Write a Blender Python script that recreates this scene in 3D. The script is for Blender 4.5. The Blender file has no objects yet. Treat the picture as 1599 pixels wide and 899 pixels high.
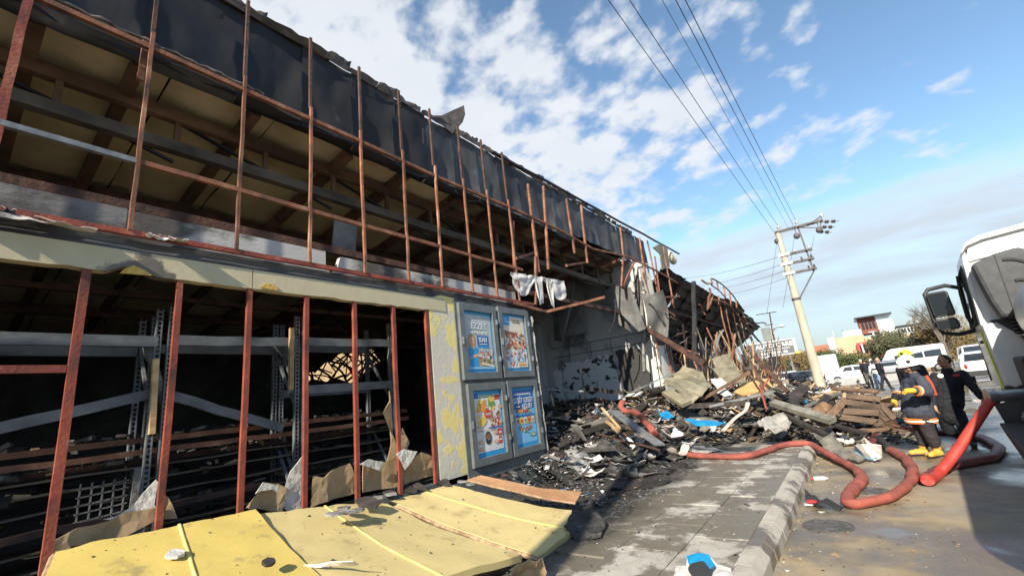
import bpy, bmesh, math, random
import numpy as np
from mathutils import Vector, Matrix, noise as mnoise

SC = bpy.context.scene
COL = SC.collection
rad = math.radians
rnd = random.Random(7)

# ------------------------------------------------------------------ camera
FPX, IW, IH = 684.6, 1599.0, 899.0
YAW, PITCH, ROLL, EYE = rad(36.0), rad(14.32), rad(-6.57), 1.68
_f = Vector((-math.sin(YAW)*math.cos(PITCH), math.cos(YAW)*math.cos(PITCH), math.sin(PITCH)))
_r0 = Vector((math.cos(YAW), math.sin(YAW), 0)); _u0 = _r0.cross(_f)
_r = _r0*math.cos(ROLL) + _u0*math.sin(ROLL)
_u = -_r0*math.sin(ROLL) + _u0*math.cos(ROLL)
cam_d = bpy.data.cameras.new('camera'); cam = bpy.data.objects.new('camera', cam_d); COL.objects.link(cam)
cam.matrix_world = Matrix(((_r.x, _u.x, -_f.x, 0), (_r.y, _u.y, -_f.y, 0), (_r.z, _u.z, -_f.z, EYE), (0, 0, 0, 1)))
cam_d.sensor_width = 36.0; cam_d.lens = 36.0*FPX/IW
cam_d.clip_start = 0.05; cam_d.clip_end = 3000
SC.camera = cam

# survey helpers: a sight line through a point of the photograph meets a plane of the street
def sight(px, py):
    a, b = (px-(IW-1)/2)/FPX, (py-(IH-1)/2)/FPX
    return _r*a - _u*b + _f
def ax(px, py, X): d = sight(px, py); return Vector((0, 0, EYE)) + d*(X/d.x)
def ay(px, py, Y): d = sight(px, py); return Vector((0, 0, EYE)) + d*(Y/d.y)
def az(px, py, Z): d = sight(px, py); return Vector((0, 0, EYE)) + d*((Z-EYE)/d.z)

# ------------------------------------------------------------------ sun, sky, exposure
SUN_EL = rad(31); TO_SUN = Vector((0.20, -1.0, 0)).normalized()*math.cos(SUN_EL) + Vector((0, 0, math.sin(SUN_EL)))
sd = bpy.data.lights.new('sun', 'SUN'); sd.energy = 4.1; sd.angle = rad(0.55); sd.color = (1, 0.90, 0.76)
so = bpy.data.objects.new('sun', sd); COL.objects.link(so); so.location = (0, -20, 30)
so.rotation_euler = TO_SUN.to_track_quat('Z', 'Y').to_euler()
SC.view_settings.view_transform = 'Standard'; SC.view_settings.look = 'None'
SC.view_settings.exposure = 1.08; SC.view_settings.gamma = 1

world = bpy.data.worlds.new('World'); SC.world = world; world.use_nodes = True
def build_sky():
    nt = world.node_tree; nt.nodes.clear(); N = nt.nodes.new; L = nt.links.new
    out = N('ShaderNodeOutputWorld'); bg = N('ShaderNodeBackground'); L(bg.outputs[0], out.inputs[0])
    bg.inputs['Strength'].default_value = 0.1
    sky = N('ShaderNodeTexSky'); sky.sky_type = 'NISHITA'; sky.sun_disc = False
    sky.sun_elevation = SUN_EL; sky.sun_rotation = math.atan2(TO_SUN.x, TO_SUN.y)
    sky.air_density = 1.0; sky.dust_density = 0.15; sky.ozone_density = 2.0
    tc = N('ShaderNodeTexCoord'); sep = N('ShaderNodeSeparateXYZ'); L(tc.outputs['Generated'], sep.inputs[0])
    def m(op, a, b=None, c=None, clamp=False):
        n = N('ShaderNodeMath'); n.operation = op; n.use_clamp = clamp
        for i, v in enumerate((a, b, c)):
            if v is None: continue
            if isinstance(v, (int, float)): n.inputs[i].default_value = v
            else: L(v, n.inputs[i])
        return n.outputs[0]
    zz = m('ADD', m('MAXIMUM', sep.outputs[2], 0.0), 0.30)
    px = m('DIVIDE', sep.outputs[0], zz); py = m('DIVIDE', sep.outputs[1], zz)
    cmb = N('ShaderNodeCombineXYZ'); L(px, cmb.inputs[0]); L(py, cmb.inputs[1])
    def nz(scale, detail, rough, off, dist=0.0, sx=1, sy=1, rot=0):
        mp = N('ShaderNodeMapping'); L(cmb.outputs[0], mp.inputs[0]); mp.inputs['Location'].default_value = off
        mp.inputs['Scale'].default_value = (sx, sy, 1); mp.inputs['Rotation'].default_value = (0, 0, rot)
        n = N('ShaderNodeTexNoise'); L(mp.outputs[0], n.inputs['Vector'])
        n.inputs['Scale'].default_value = scale; n.inputs['Detail'].default_value = detail
        n.inputs['Roughness'].default_value = rough; n.inputs['Distortion'].default_value = dist
        return n.outputs['Fac']
    def ramp(v, a, b):
        n = N('ShaderNodeMapRange'); n.interpolation_type = 'SMOOTHSTEP'; L(v, n.inputs[0])
        n.inputs[1].default_value = a; n.inputs[2].default_value = b
        return n.outputs[0]
    # high small clouds in a thick field over the shop, thinning to the right
    big = nz(2.4, 3, 0.5, (3.1, 1.7, 0.4))
    small = nz(8.0, 8, 0.54, (2.4, 5.1, 2.0), 0.1, 1, 1.15, 0.5)
    side = m('MULTIPLY_ADD', sep.outputs[0], -0.36, -0.105)
    dens = m('ADD', m('ADD', m('MULTIPLY', small, 0.95), m('MULTIPLY', big, 0.32)), side)
    alto = m('MULTIPLY', ramp(dens, 0.52, 0.72), ramp(sep.outputs[2], 0.2, 0.36))
    # a low soft bank near the horizon
    bank = nz(0.55, 6, 0.55, (1.0, 4.2, 1.0), 0.4, 0.5, 1.7, -0.35)
    bank2 = nz(3.0, 6, 0.55, (4.0, 0.2, 3.0), 0.2, 0.6, 1.6, -0.3)
    edge = m('ADD', sep.outputs[2], m('MULTIPLY', m('SUBTRACT', bank, 0.5), 0.34))
    low = m('MULTIPLY', m('SUBTRACT', 1.0, ramp(edge, 0.235, 0.285)), ramp(sep.outputs[2], 0.04, 0.15))
    low = m('MULTIPLY', low, m('MULTIPLY_ADD', ramp(bank2, 0.32, 0.62), 0.42, 0.52))
    cover = m('MAXIMUM', alto, low, clamp=True)
    cover = m('MULTIPLY', cover, 0.93)
    shade = nz(2.2, 5, 0.6, (8.0, 2.0, 5.0))
    cr = N('ShaderNodeMix'); cr.data_type = 'RGBA'; L(shade, cr.inputs[0])
    cr.inputs[6].default_value = (3.4, 3.7, 4.1, 1); cr.inputs[7].default_value = (4.9, 4.95, 5.0, 1)
    lc = N('ShaderNodeMix'); lc.data_type = 'RGBA'; L(m('MULTIPLY', low, m('SUBTRACT', 1.0, alto)), lc.inputs[0])
    L(cr.outputs[2], lc.inputs[6]); lc.inputs[7].default_value = (3.2, 3.4, 3.65, 1)
    tint = N('ShaderNodeMix'); tint.data_type = 'RGBA'; tint.blend_type = 'MULTIPLY'; tint.inputs[0].default_value = 1
    L(sky.outputs[0], tint.inputs[6]); tint.inputs[7].default_value = (1.05, 1.12, 1.08, 1)
    mix = N('ShaderNodeMix'); mix.data_type = 'RGBA'; L(cover, mix.inputs[0])
    L(tint.outputs[2], mix.inputs[6]); L(lc.outputs[2], mix.inputs[7])
    hz = N('ShaderNodeMix'); hz.data_type = 'RGBA'; L(m('SUBTRACT', 0.92, m('MULTIPLY', ramp(sep.outputs[2], 0.0, 0.26), 0.92)), hz.inputs[0])
    L(mix.outputs[2], hz.inputs[6]); hz.inputs[7].default_value = (2.3, 2.7, 3.1, 1); L(hz.outputs[2], bg.inputs['Color'])
build_sky()

# ------------------------------------------------------------------ materials
MATS = {}
def mat(name, c1, c2=None, c3=None, scale=3.0, detail=6, rough=0.8, rough2=None, bump=0.0, bscale=25.0, metal=0.0,
        pos=(0.35, 0.65), stretch=(1, 1, 1), coord='Object', rand=0.0, spec=0.5, trans=0.0, emit=None, coat=0.0, thr=None):
    if name in MATS: return MATS[name]
    M = bpy.data.materials.new(name); M.use_nodes = True; MATS[name] = M
    nt = M.node_tree; N = nt.nodes.new; L = nt.links.new
    b = nt.nodes['Principled BSDF']
    c2 = c2 or c1
    b.inputs['Roughness'].default_value = rough; b.inputs['Metallic'].default_value = metal
    b.inputs['Specular IOR Level'].default_value = spec
    if coat: b.inputs['Coat Weight'].default_value = coat; b.inputs['Coat Roughness'].default_value = 0.08
    if trans: b.inputs['Transmission Weight'].default_value = trans
    if emit: b.inputs['Emission Color'].default_value = (*emit[:3], 1); b.inputs['Emission Strength'].default_value = emit[3]
    if coord == 'World':
        g = N('ShaderNodeNewGeometry'); vec = g.outputs['Position']
    else:
        t = N('ShaderNodeTexCoord'); vec = t.outputs['Object']
        oi = N('ShaderNodeObjectInfo'); ad = N('ShaderNodeVectorMath'); ad.operation = 'ADD'
        ml = N('ShaderNodeMath'); ml.operation = 'MULTIPLY'; ml.inputs[1].default_value = 37.0; L(oi.outputs['Random'], ml.inputs[0])
        L(vec, ad.inputs[0]); L(ml.outputs[0], ad.inputs[1]); vec = ad.outputs[0]
    mp = N('ShaderNodeMapping'); L(vec, mp.inputs[0]); mp.inputs['Scale'].default_value = stretch
    n = N('ShaderNodeTexNoise'); L(mp.outputs[0], n.inputs['Vector'])
    n.inputs['Scale'].default_value = scale; n.inputs['Detail'].default_value = detail; n.inputs['Roughness'].default_value = 0.62
    r = N('ShaderNodeValToRGB'); L(n.outputs['Fac'], r.inputs[0])
    e = r.color_ramp.elements
    e[0].position = pos[0]; e[0].color = (*c1, 1); e[1].position = pos[1]; e[1].color = (*c2, 1)
    if c3:
        k = r.color_ramp.elements.new(min(0.98, pos[1]+0.14)); k.color = (*c3, 1)
    colo = r.outputs[0]
    if rand:
        oi2 = N('ShaderNodeObjectInfo'); hs = N('ShaderNodeHueSaturation')
        mr = N('ShaderNodeMapRange'); L(oi2.outputs['Random'], mr.inputs[0]); mr.inputs[3].default_value = 1-rand; mr.inputs[4].default_value = 1+rand
        L(mr.outputs[0], hs.inputs['Value']); L(colo, hs.inputs['Color']); colo = hs.outputs[0]
    L(colo, b.inputs['Base Color'])
    if rough2 is not None:
        mr = N('ShaderNodeMapRange'); L(n.outputs['Fac'], mr.inputs[0]); mr.inputs[1].default_value = pos[0]; mr.inputs[2].default_value = pos[1]
        mr.inputs[3].default_value = rough; mr.inputs[4].default_value = rough2; L(mr.outputs[0], b.inputs['Roughness'])
    if bump:
        n2 = N('ShaderNodeTexNoise'); L(mp.outputs[0], n2.inputs['Vector']); n2.inputs['Scale'].default_value = bscale; n2.inputs['Detail'].default_value = 5
        bp = N('ShaderNodeBump'); bp.inputs['Strength'].default_value = bump; bp.inputs['Distance'].default_value = 0.02
        L(n2.outputs['Fac'], bp.inputs['Height']); L(bp.outputs[0], b.inputs['Normal'])
    return M

def two_layer(name, base, over, scale, edge, rough=(0.9, 0.6), bump=0.3, stretch=(1, 1, 1), coord='Object', seed=0.0, bscale=20, under=None):
    """a coat that has peeled or burnt off in patches with crisp edges"""
    if name in MATS: return MATS[name]
    M = bpy.data.materials.new(name); M.use_nodes = True; MATS[name] = M
    nt = M.node_tree; N = nt.nodes.new; L = nt.links.new; b = nt.nodes['Principled BSDF']
    if coord == 'World': vec = N('ShaderNodeNewGeometry').outputs['Position']
    else: vec = N('ShaderNodeTexCoord').outputs['Object']
    mp = N('ShaderNodeMapping'); L(vec, mp.inputs[0]); mp.inputs['Scale'].default_value = stretch; mp.inputs['Location'].default_value = (seed, seed*1.7, seed*0.3)
    def nz(s, d):
        n = N('ShaderNodeTexNoise'); L(mp.outputs[0], n.inputs['Vector']); n.inputs['Scale'].default_value = s; n.inputs['Detail'].default_value = d
        n.inputs['Roughness'].default_value = 0.6; return n.outputs['Fac']
    big = nz(scale, 8); fine = nz(scale*5, 6)
    def two(cs, f):
        r = N('ShaderNodeMix'); r.data_type = 'RGBA'; L(f, r.inputs[0]); r.inputs[6].default_value = (*cs[0], 1); r.inputs[7].default_value = (*cs[1], 1); return r.outputs[2]
    mk = N('ShaderNodeMapRange'); mk.interpolation_type = 'SMOOTHSTEP'; L(big, mk.inputs[0]); mk.inputs[1].default_value = edge[0]; mk.inputs[2].default_value = edge[1]
    mx = N('ShaderNodeMix'); mx.data_type = 'RGBA'; L(mk.outputs[0], mx.inputs[0]); L(two(base, fine), mx.inputs[6]); L(two(over, fine), mx.inputs[7])
    L(mx.outputs[2], b.inputs['Base Color'])
    mr = N('ShaderNodeMapRange'); L(mk.outputs[0], mr.inputs[0]); mr.inputs[3].default_value = rough[0]; mr.inputs[4].default_value = rough[1]; L(mr.outputs[0], b.inputs['Roughness'])
    if bump:
        ad = N('ShaderNodeMath'); ad.operation = 'MULTIPLY_ADD'; L(mk.outputs[0], ad.inputs[0]); ad.inputs[1].default_value = 0.6; L(nz(bscale, 5), ad.inputs[2])
        bp = N('ShaderNodeBump'); bp.inputs['Strength'].default_value = bump; bp.inputs['Distance'].default_value = 0.015
        L(ad.outputs[0], bp.inputs['Height']); L(bp.outputs[0], b.inputs['Normal'])
    return M

red_steel = mat('red_oxide_steel', (0.07, 0.022, 0.016), (0.24, 0.05, 0.026), (0.30, 0.10, 0.055), scale=3.0, detail=9, rough=0.65, bump=0.25, bscale=40, pos=(0.28, 0.56), rand=0.15)
rust_steel = mat('rusted_frame_steel', (0.045, 0.03, 0.024), (0.26, 0.105, 0.055), (0.36, 0.22, 0.15), scale=3.4, detail=9, rough=0.85, bump=0.3, bscale=60, pos=(0.3, 0.56), rand=0.25)
dark_rust = mat('dark_rusted_steel', (0.035, 0.022, 0.018), (0.12, 0.055, 0.035), (0.2, 0.1, 0.06), scale=5, rough=0.9, bump=0.4, rand=0.25)
brown_beam = mat('heat_browned_beam', (0.05, 0.034, 0.024), (0.17, 0.10, 0.06), (0.25, 0.18, 0.12), scale=2.5, rough=0.9, bump=0.3, stretch=(1, 0.5, 1))
grey_beam = mat('ash_grey_beam', (0.05, 0.045, 0.04), (0.15, 0.125, 0.095), (0.06, 0.04, 0.03), scale=3, rough=0.9, bump=0.3, stretch=(1, 0.5, 1))
soot_metal = mat('sooted_sheet_metal', (0.007, 0.007, 0.009), (0.022, 0.022, 0.024), (0.10, 0.10, 0.10), scale=1.3, rough=0.55, rough2=0.8, bump=0.25, bscale=6, metal=0.1, stretch=(1, 1, 0.6), coord='World', pos=(0.36, 0.64))
soot_metal_pale = mat('smoked_grey_sheet_metal', (0.02, 0.022, 0.026), (0.085, 0.09, 0.095), (0.24, 0.25, 0.25), scale=1.1, rough=0.65, bump=0.2, bscale=6, metal=0.1, stretch=(1, 1, 0.5), rand=0.15, coord='World', pos=(0.33, 0.62))
trim_metal = mat('crumpled_bare_metal', (0.10, 0.10, 0.10), (0.42, 0.42, 0.42), (0.6, 0.6, 0.58), scale=9, rough=0.45, bump=0.5, metal=0.6)
insul = mat('smoke_stained_insulation', (0.44, 0.36, 0.21), (0.72, 0.62, 0.40), (0.78, 0.70, 0.50), scale=0.8, detail=9, rough=0.95, bump=0.5, bscale=14, coord='World', pos=(0.3, 0.6))
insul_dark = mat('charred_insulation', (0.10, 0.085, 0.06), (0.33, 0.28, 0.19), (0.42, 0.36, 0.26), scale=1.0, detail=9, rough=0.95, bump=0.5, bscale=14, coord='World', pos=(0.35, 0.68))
black_int = mat('soot_black_plaster', (0.02, 0.019, 0.018), (0.06, 0.056, 0.05), scale=1.5, rough=0.95, bump=0.3, coord='World')
strip_conc = two_layer('sooted_grey_plaster', ((0.40, 0.39, 0.37), (0.56, 0.54, 0.51)), ((0.05, 0.045, 0.042), (0.13, 0.115, 0.105)), 1.1, (0.46, 0.6), rough=(0.9, 0.95), coord='World', seed=4.0, stretch=(1, 0.8, 1.6))
strip_black = two_layer('sooted_plaster_dark_end', ((0.13, 0.125, 0.12), (0.27, 0.26, 0.25)), ((0.035, 0.032, 0.03), (0.10, 0.09, 0.08)), 1.4, (0.36, 0.56), rough=(0.9, 0.95), coord='World', seed=2.0, stretch=(1, 0.8, 1.6))
beam_paint = two_layer('cream_paint_beam', ((0.42, 0.37, 0.24), (0.56, 0.50, 0.34)), ((0.07, 0.06, 0.05), (0.20, 0.175, 0.14)), 1.0, (0.555, 0.60), coord='World', seed=1.2, bump=0.15)
soot_band = mat('sooted_membrane', (0.03, 0.03, 0.033), (0.10, 0.10, 0.105), (0.30, 0.30, 0.30), scale=1.7, rough=0.6, bump=0.6, bscale=12, stretch=(1, 0.35, 1), coord='World')
peel_yellow = two_layer('peeling_yellow_plaster', ((0.50, 0.475, 0.39), (0.62, 0.585, 0.49)), ((0.66, 0.54, 0.18), (0.78, 0.67, 0.29)), 2.1, (0.515, 0.535), rough=(0.9, 0.75), coord='World', seed=8.3, bump=0.3)
board_green = mat('grey_green_board', (0.075, 0.088, 0.085), (0.135, 0.15, 0.145), scale=4, rough=0.6, bump=0.1, coord='World')
board_frame = mat('grey_frame_metal', (0.105, 0.118, 0.115), (0.16, 0.175, 0.17), scale=5, rough=0.45, bump=0.05, metal=0.2, coord='World')
yellow_near = two_layer('yellow_panel_near', ((0.55, 0.415, 0.10), (0.63, 0.495, 0.16)), ((0.22, 0.17, 0.08), (0.42, 0.33, 0.13)), 3.2, (0.56, 0.72), rough=(0.5, 0.8), coord='World', seed=3.1, bump=0.12, bscale=60)
yellow_far = two_layer('yellow_panel_bleached', ((0.55, 0.44, 0.18), (0.65, 0.54, 0.26)), ((0.30, 0.22, 0.10), (0.50, 0.38, 0.18)), 3.0, (0.54, 0.72), rough=(0.5, 0.8), coord='World', seed=7.7, bump=0.12, bscale=60)
yellow_panel = mat('faded_yellow_panel', (0.47, 0.315, 0.10), (0.62, 0.455, 0.18), (0.68, 0.53, 0.26), scale=1.4, detail=10, rough=0.5, rough2=0.65, bump=0.08, bscale=60, coord='World', pos=(0.3, 0.6))
yellow_edge = mat('yellow_rib_paint', (0.72, 0.56, 0.17), (0.84, 0.70, 0.27), scale=5, rough=0.5)
foam_edge = mat('foam_core_edge', (0.20, 0.12, 0.07), (0.42, 0.30, 0.18), scale=12, rough=0.95, bump=0.6)
orange_board = mat('scorched_orange_board', (0.30, 0.15, 0.07), (0.46, 0.26, 0.13), (0.40, 0.33, 0.27), scale=3, rough=0.85, bump=0.2)
kraft = mat('brown_board_paper', (0.26, 0.18, 0.095), (0.42, 0.30, 0.165), scale=3, rough=0.9, bump=0.25, bscale=12, rand=0.12)
gypsum = mat('broken_gypsum', (0.42, 0.41, 0.38), (0.62, 0.61, 0.57), scale=9, rough=0.95, bump=0.5, rand=0.15)
gypsum_dark = mat('smoked_gypsum', (0.10, 0.098, 0.093), (0.25, 0.245, 0.23), scale=7, rough=0.95, bump=0.5, rand=0.25)
white_sheet = mat('white_membrane', (0.46, 0.43, 0.40), (0.74, 0.72, 0.69), scale=5, rough=0.8, bump=0.4, bscale=14, rand=0.15)
membrane_tan = mat('singed_membrane', (0.34, 0.29, 0.24), (0.62, 0.57, 0.51), (0.5, 0.4, 0.34), scale=2.2, rough=0.85, bump=0.5, bscale=10)
char_wood = mat('charred_timber', (0.014, 0.012, 0.011), (0.05, 0.04, 0.034), (0.13, 0.095, 0.07), scale=7, rough=0.85, bump=0.7, bscale=30, stretch=(1, 0.2, 1), rand=0.35)
brown_wood = mat('scorched_brown_timber', (0.07, 0.042, 0.026), (0.19, 0.115, 0.066), (0.27, 0.18, 0.11), scale=6, rough=0.85, bump=0.5, bscale=30, stretch=(1, 0.2, 1), rand=0.3)
pale_wood = mat('raw_broken_timber', (0.30, 0.19, 0.09), (0.52, 0.37, 0.20), scale=6, rough=0.8, bump=0.4, stretch=(1, 0.2, 1), rand=0.2)
grey_wood = mat('ash_grey_timber', (0.10, 0.095, 0.08), (0.22, 0.21, 0.17), scale=6, rough=0.85, bump=0.4, stretch=(1, 0.2, 1), rand=0.25)
olive_sheet = mat('olive_grey_sheet', (0.14, 0.125, 0.08), (0.26, 0.235, 0.16), (0.33, 0.30, 0.22), scale=2.0, rough=0.6, bump=0.25, bscale=10, rand=0.15)
grey_metal = mat('grey_galvanised_metal', (0.16, 0.165, 0.165), (0.31, 0.315, 0.31), scale=6, rough=0.5, bump=0.15, metal=0.35, rand=0.15)
shelf_steel = mat('smoked_shelf_steel', (0.075, 0.085, 0.095), (0.17, 0.185, 0.195), (0.24, 0.25, 0.25), scale=4, rough=0.55, bump=0.15, metal=0.2, stretch=(1, 0.5, 1))
blue_sheet = mat('bright_blue_sheet', (0.005, 0.19, 0.42), (0.012, 0.30, 0.60), scale=5, rough=0.45, bump=0.2)
red_scrap = mat('red_scrap', (0.42, 0.02, 0.02), (0.55, 0.04, 0.03), scale=5, rough=0.6)
black_rubber = mat('black_rubber', (0.012, 0.012, 0.012), (0.03, 0.03, 0.03), scale=8, rough=0.7, bump=0.2)
litter_black = mat('wet_black_ash', (0.012, 0.012, 0.012), (0.05, 0.046, 0.042), (0.20, 0.185, 0.165), scale=7, detail=12, rough=0.5, rough2=0.9, bump=1.0, bscale=35, coord='World', pos=(0.36, 0.58))
ash_grey = mat('grey_ash', (0.03, 0.029, 0.027), (0.11, 0.105, 0.097), scale=9, rough=0.95, bump=0.5)
concrete = mat('cast_concrete', (0.36, 0.32, 0.24), (0.50, 0.45, 0.35), scale=3, rough=0.9, bump=0.2, bscale=40, stretch=(1, 1, 0.4))
hose_red = mat('faded_red_hose', (0.20, 0.055, 0.042), (0.38, 0.10, 0.07), (0.40, 0.20, 0.15), scale=4, detail=9, rough=0.8, bump=0.5, bscale=90, coord='World')
hose_wet = mat('wet_dark_red_hose', (0.10, 0.022, 0.022), (0.20, 0.05, 0.045), scale=6, rough=0.5, bump=0.2, bscale=70, coord='World')
hose_bright = mat('bright_red_hose', (0.34, 0.03, 0.022), (0.50, 0.06, 0.038), (0.46, 0.09, 0.06), scale=4, rough=0.6, bump=0.12, bscale=60, coord='World')
steel_bright = mat('bright_coupling', (0.45, 0.46, 0.47), (0.62, 0.63, 0.64), scale=9, rough=0.3, metal=0.9)
dirty_window = mat('dark_glass', (0.015, 0.02, 0.024), (0.03, 0.036, 0.042), scale=2, rough=0.06, spec=0.6)

# ------------------------------------------------------------------ mesh building
ORG = {}
def tag(o, label=None, cat=None, group=None, kind=None):
    if label: o['label'] = label
    if cat: o['category'] = cat
    if group: o['group'] = group
    if kind: o['kind'] = kind
    return o
def thing(name, label, cat, loc=(0, 0, 0), rz=0.0, group=None):
    o = bpy.data.objects.new(name, None); COL.objects.link(o); o.empty_display_size = 0.2
    o.location = loc; o.rotation_euler = (0, 0, rz)
    ORG[o] = Matrix.Translation(Vector(loc)) @ Matrix.Rotation(rz, 4, 'Z')
    return tag(o, label, cat, group)

class MB:
    def __init__(s): s.v = []; s.f = []; s.m = []
    def add(s, vs, fs, mi=0):
        o = len(s.v); s.v += [Vector(v) for v in vs]; s.f += [tuple(i+o for i in f) for f in fs]; s.m += [mi]*len(fs); return s
    def hexa(s, a, b, mi=0):           # two quads, bottom and top
        return s.add(list(a)+list(b), [(3, 2, 1, 0), (4, 5, 6, 7), (0, 1, 5, 4), (1, 2, 6, 5), (2, 3, 7, 6), (3, 0, 4, 7)], mi)
    def box(s, x0, x1, y0, y1, z0, z1, mi=0):
        return s.hexa([(x0, y0, z0), (x1, y0, z0), (x1, y1, z0), (x0, y1, z0)], [(x0, y0, z1), (x1, y0, z1), (x1, y1, z1), (x0, y1, z1)], mi)
    def bar(s, p, q, w, h, up=(0, 0, 1), segs=1, wob=0.0, rng=None, mi=0, sag=0.0):
        p, q = Vector(p), Vector(q); d = (q-p).normalized(); up = Vector(up)
        if abs(d.dot(up)) > 0.97: up = Vector((1, 0, 0))
        x = d.cross(up).normalized(); z = x.cross(d).normalized(); rng = rng or rnd
        rings = []
        for k in range(segs+1):
            t = k/segs; c = p.lerp(q, t) - Vector((0, 0, sag*4*t*(1-t)))
            if wob and 0 < k < segs: c = c + x*rng.uniform(-wob, wob) + z*rng.uniform(-wob, wob)
            rings.append([c-x*w/2-z*h/2, c+x*w/2-z*h/2, c+x*w/2+z*h/2, c-x*w/2+z*h/2])
        vs = [v for r in rings for v in r]; fs = [(3, 2, 1, 0)]
        for k in range(segs):
            for j in range(4): fs.append((k*4+j, k*4+(j+1) % 4, k*4+4+(j+1) % 4, k*4+4+j))
        n = segs*4; fs.append((n, n+1, n+2, n+3))
        return s.add(vs, fs, mi)
    def tube(s, pts, r, n=8, mi=0, flat=1.0):
        pts = [Vector(p) for p in pts]; rs = r if isinstance(r, (list, tuple)) else [r]*len(pts)
        vs = []; fs = []; prev = None
        for k, p in enumerate(pts):
            d = (pts[min(k+1, len(pts)-1)]-pts[max(k-1, 0)])
            d = d.normalized() if d.length > 1e-6 else Vector((0, 0, 1))
            if prev is None:
                up = Vector((0, 0, 1)) if abs(d.z) < 0.9 else Vector((1, 0, 0)); x = d.cross(up).normalized()
            else:
                x = prev - d*prev.dot(d); x = x.normalized() if x.length > 1e-5 else d.orthogonal().normalized()
            prev = x; z = x.cross(d)
            for j in range(n):
                a = 2*math.pi*j/n; vs.append(p + x*math.cos(a)*rs[k] + z*math.sin(a)*rs[k]*flat)
        for k in range(len(pts)-1):
            for j in range(n): fs.append((k*n+j, k*n+(j+1) % n, (k+1)*n+(j+1) % n, (k+1)*n+j))
        fs.append(tuple(range(n-1, -1, -1))); o = (len(pts)-1)*n; fs.append(tuple(o+j for j in range(n)))
        return s.add(vs, fs, mi)
    def lathe(s, c, prof, n=16, axis=(0, 0, 1), mi=0):
        c = Vector(c); A = Vector(axis).normalized(); X = A.orthogonal().normalized(); Y = A.cross(X)
        vs = []; fs = []
        for r, h in prof:
            for j in range(n):
                a = 2*math.pi*j/n; vs.append(c + A*h + X*math.cos(a)*r + Y*math.sin(a)*r)
        for k in range(len(prof)-1):
            for j in range(n): fs.append((k*n+j, k*n+(j+1) % n, (k+1)*n+(j+1) % n, (k+1)*n+j))
        fs.append(tuple(range(n-1, -1, -1))); o = (len(prof)-1)*n; fs.append(tuple(o+j for j in range(n)))
        return s.add(vs, fs, mi)
    def prism(s, poly, ext, mi=0):     # a flat outline given thickness
        poly = [Vector(p) for p in poly]; n = len(poly); e = Vector(ext)
        vs = poly + [p+e for p in poly]
        fs = [tuple(range(n-1, -1, -1)), tuple(range(n, 2*n))] + [(j, (j+1) % n, n+(j+1) % n, n+j) for j in range(n)]
        return s.add(vs, fs, mi)
    def grid(s, fn, nu, nv, th=None, mi=0):   # a bent sheet; th = thickness
        top = [[Vector(fn(i/nu, j/nv)) for j in range(nv+1)] for i in range(nu+1)]
        W = nv+1; vs = [p for r in top for p in r]; fs = []
        for i in range(nu):
            for j in range(nv): fs.append((i*W+j, (i+1)*W+j, (i+1)*W+j+1, i*W+j+1))
        if th:
            off = len(vs); nrm = [Vector() for _ in vs]
            for f in fs:
                a = (vs[f[1]]-vs[f[0]]).cross(vs[f[3]]-vs[f[0]])
                for i in f: nrm[i] += a
            vs += [vs[i]-(nrm[i].normalized() if nrm[i].length > 0 else Vector((0, 0, 1)))*th for i in range(off)]
            fs += [tuple(i+off for i in reversed(f)) for f in fs]
            for i in range(nu):
                for a, b in (((i+1)*W, i*W), (i*W+nv, (i+1)*W+nv)): fs.append((a, b, b+off, a+off))
            for j in range(nv):
                for a, b in ((j, j+1), (nu*W+j+1, nu*W+j)): fs.append((a, b, b+off, a+off))
        return s.add(vs, fs, mi)
    def ball(s, c, r, nu=8, nv=6, mi=0):
        r = Vector(r) if isinstance(r, (tuple, list, Vector)) else Vector((r, r, r)); c = Vector(c); vs = []; fs = []
        for i in range(nv+1):
            t = math.pi*i/nv
            for j in range(nu):
                a = 2*math.pi*j/nu; vs.append(c + Vector((math.sin(t)*math.cos(a)*r.x, math.sin(t)*math.sin(a)*r.y, math.cos(t)*r.z)))
        for i in range(nv):
            for j in range(nu): fs.append((i*nu+j, (i+1)*nu+j, (i+1)*nu+(j+1) % nu, i*nu+(j+1) % nu))
        return s.add(vs, fs, mi)
    def mesh(s, name, mats, M=None, smooth=False):
        me = bpy.data.meshes.new(name); inv = M.inverted() if M else None
        me.from_pydata([tuple(inv @ v) if inv else tuple(v) for v in s.v], [], s.f)
        mats = mats if isinstance(mats, (list, tuple)) else [mats]
        for m_ in mats: me.materials.append(m_)
        if len(mats) > 1: me.polygons.foreach_set('material_index', s.m)
        me.validate(); me.update()
        if smooth:
            me.polygons.foreach_set('use_smooth', [True]*len(me.polygons)); me.set_sharp_from_angle(angle=rad(48))
        return me
    def build(s, name, mats, parent=None, smooth=False, bevel=0.0, at=None):
        if parent is not None: M = ORG.get(parent)
        else:
            if at is None:
                c = sum(s.v, Vector())/len(s.v); at = (c.x, c.y, min(v.z for v in s.v))
            M = Matrix.Translation(Vector(at))
        o = bpy.data.objects.new(name, s.mesh(name, mats, M, smooth)); COL.objects.link(o)
        if parent is not None: o.parent = parent
        else: o.location = M.translation
        ORG[o] = M if M is not None else Matrix()
        if bevel:
            md = o.modifiers.new('bevel', 'BEVEL'); md.width = bevel; md.segments = 2; md.limit_method = 'ANGLE'
        return o

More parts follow.
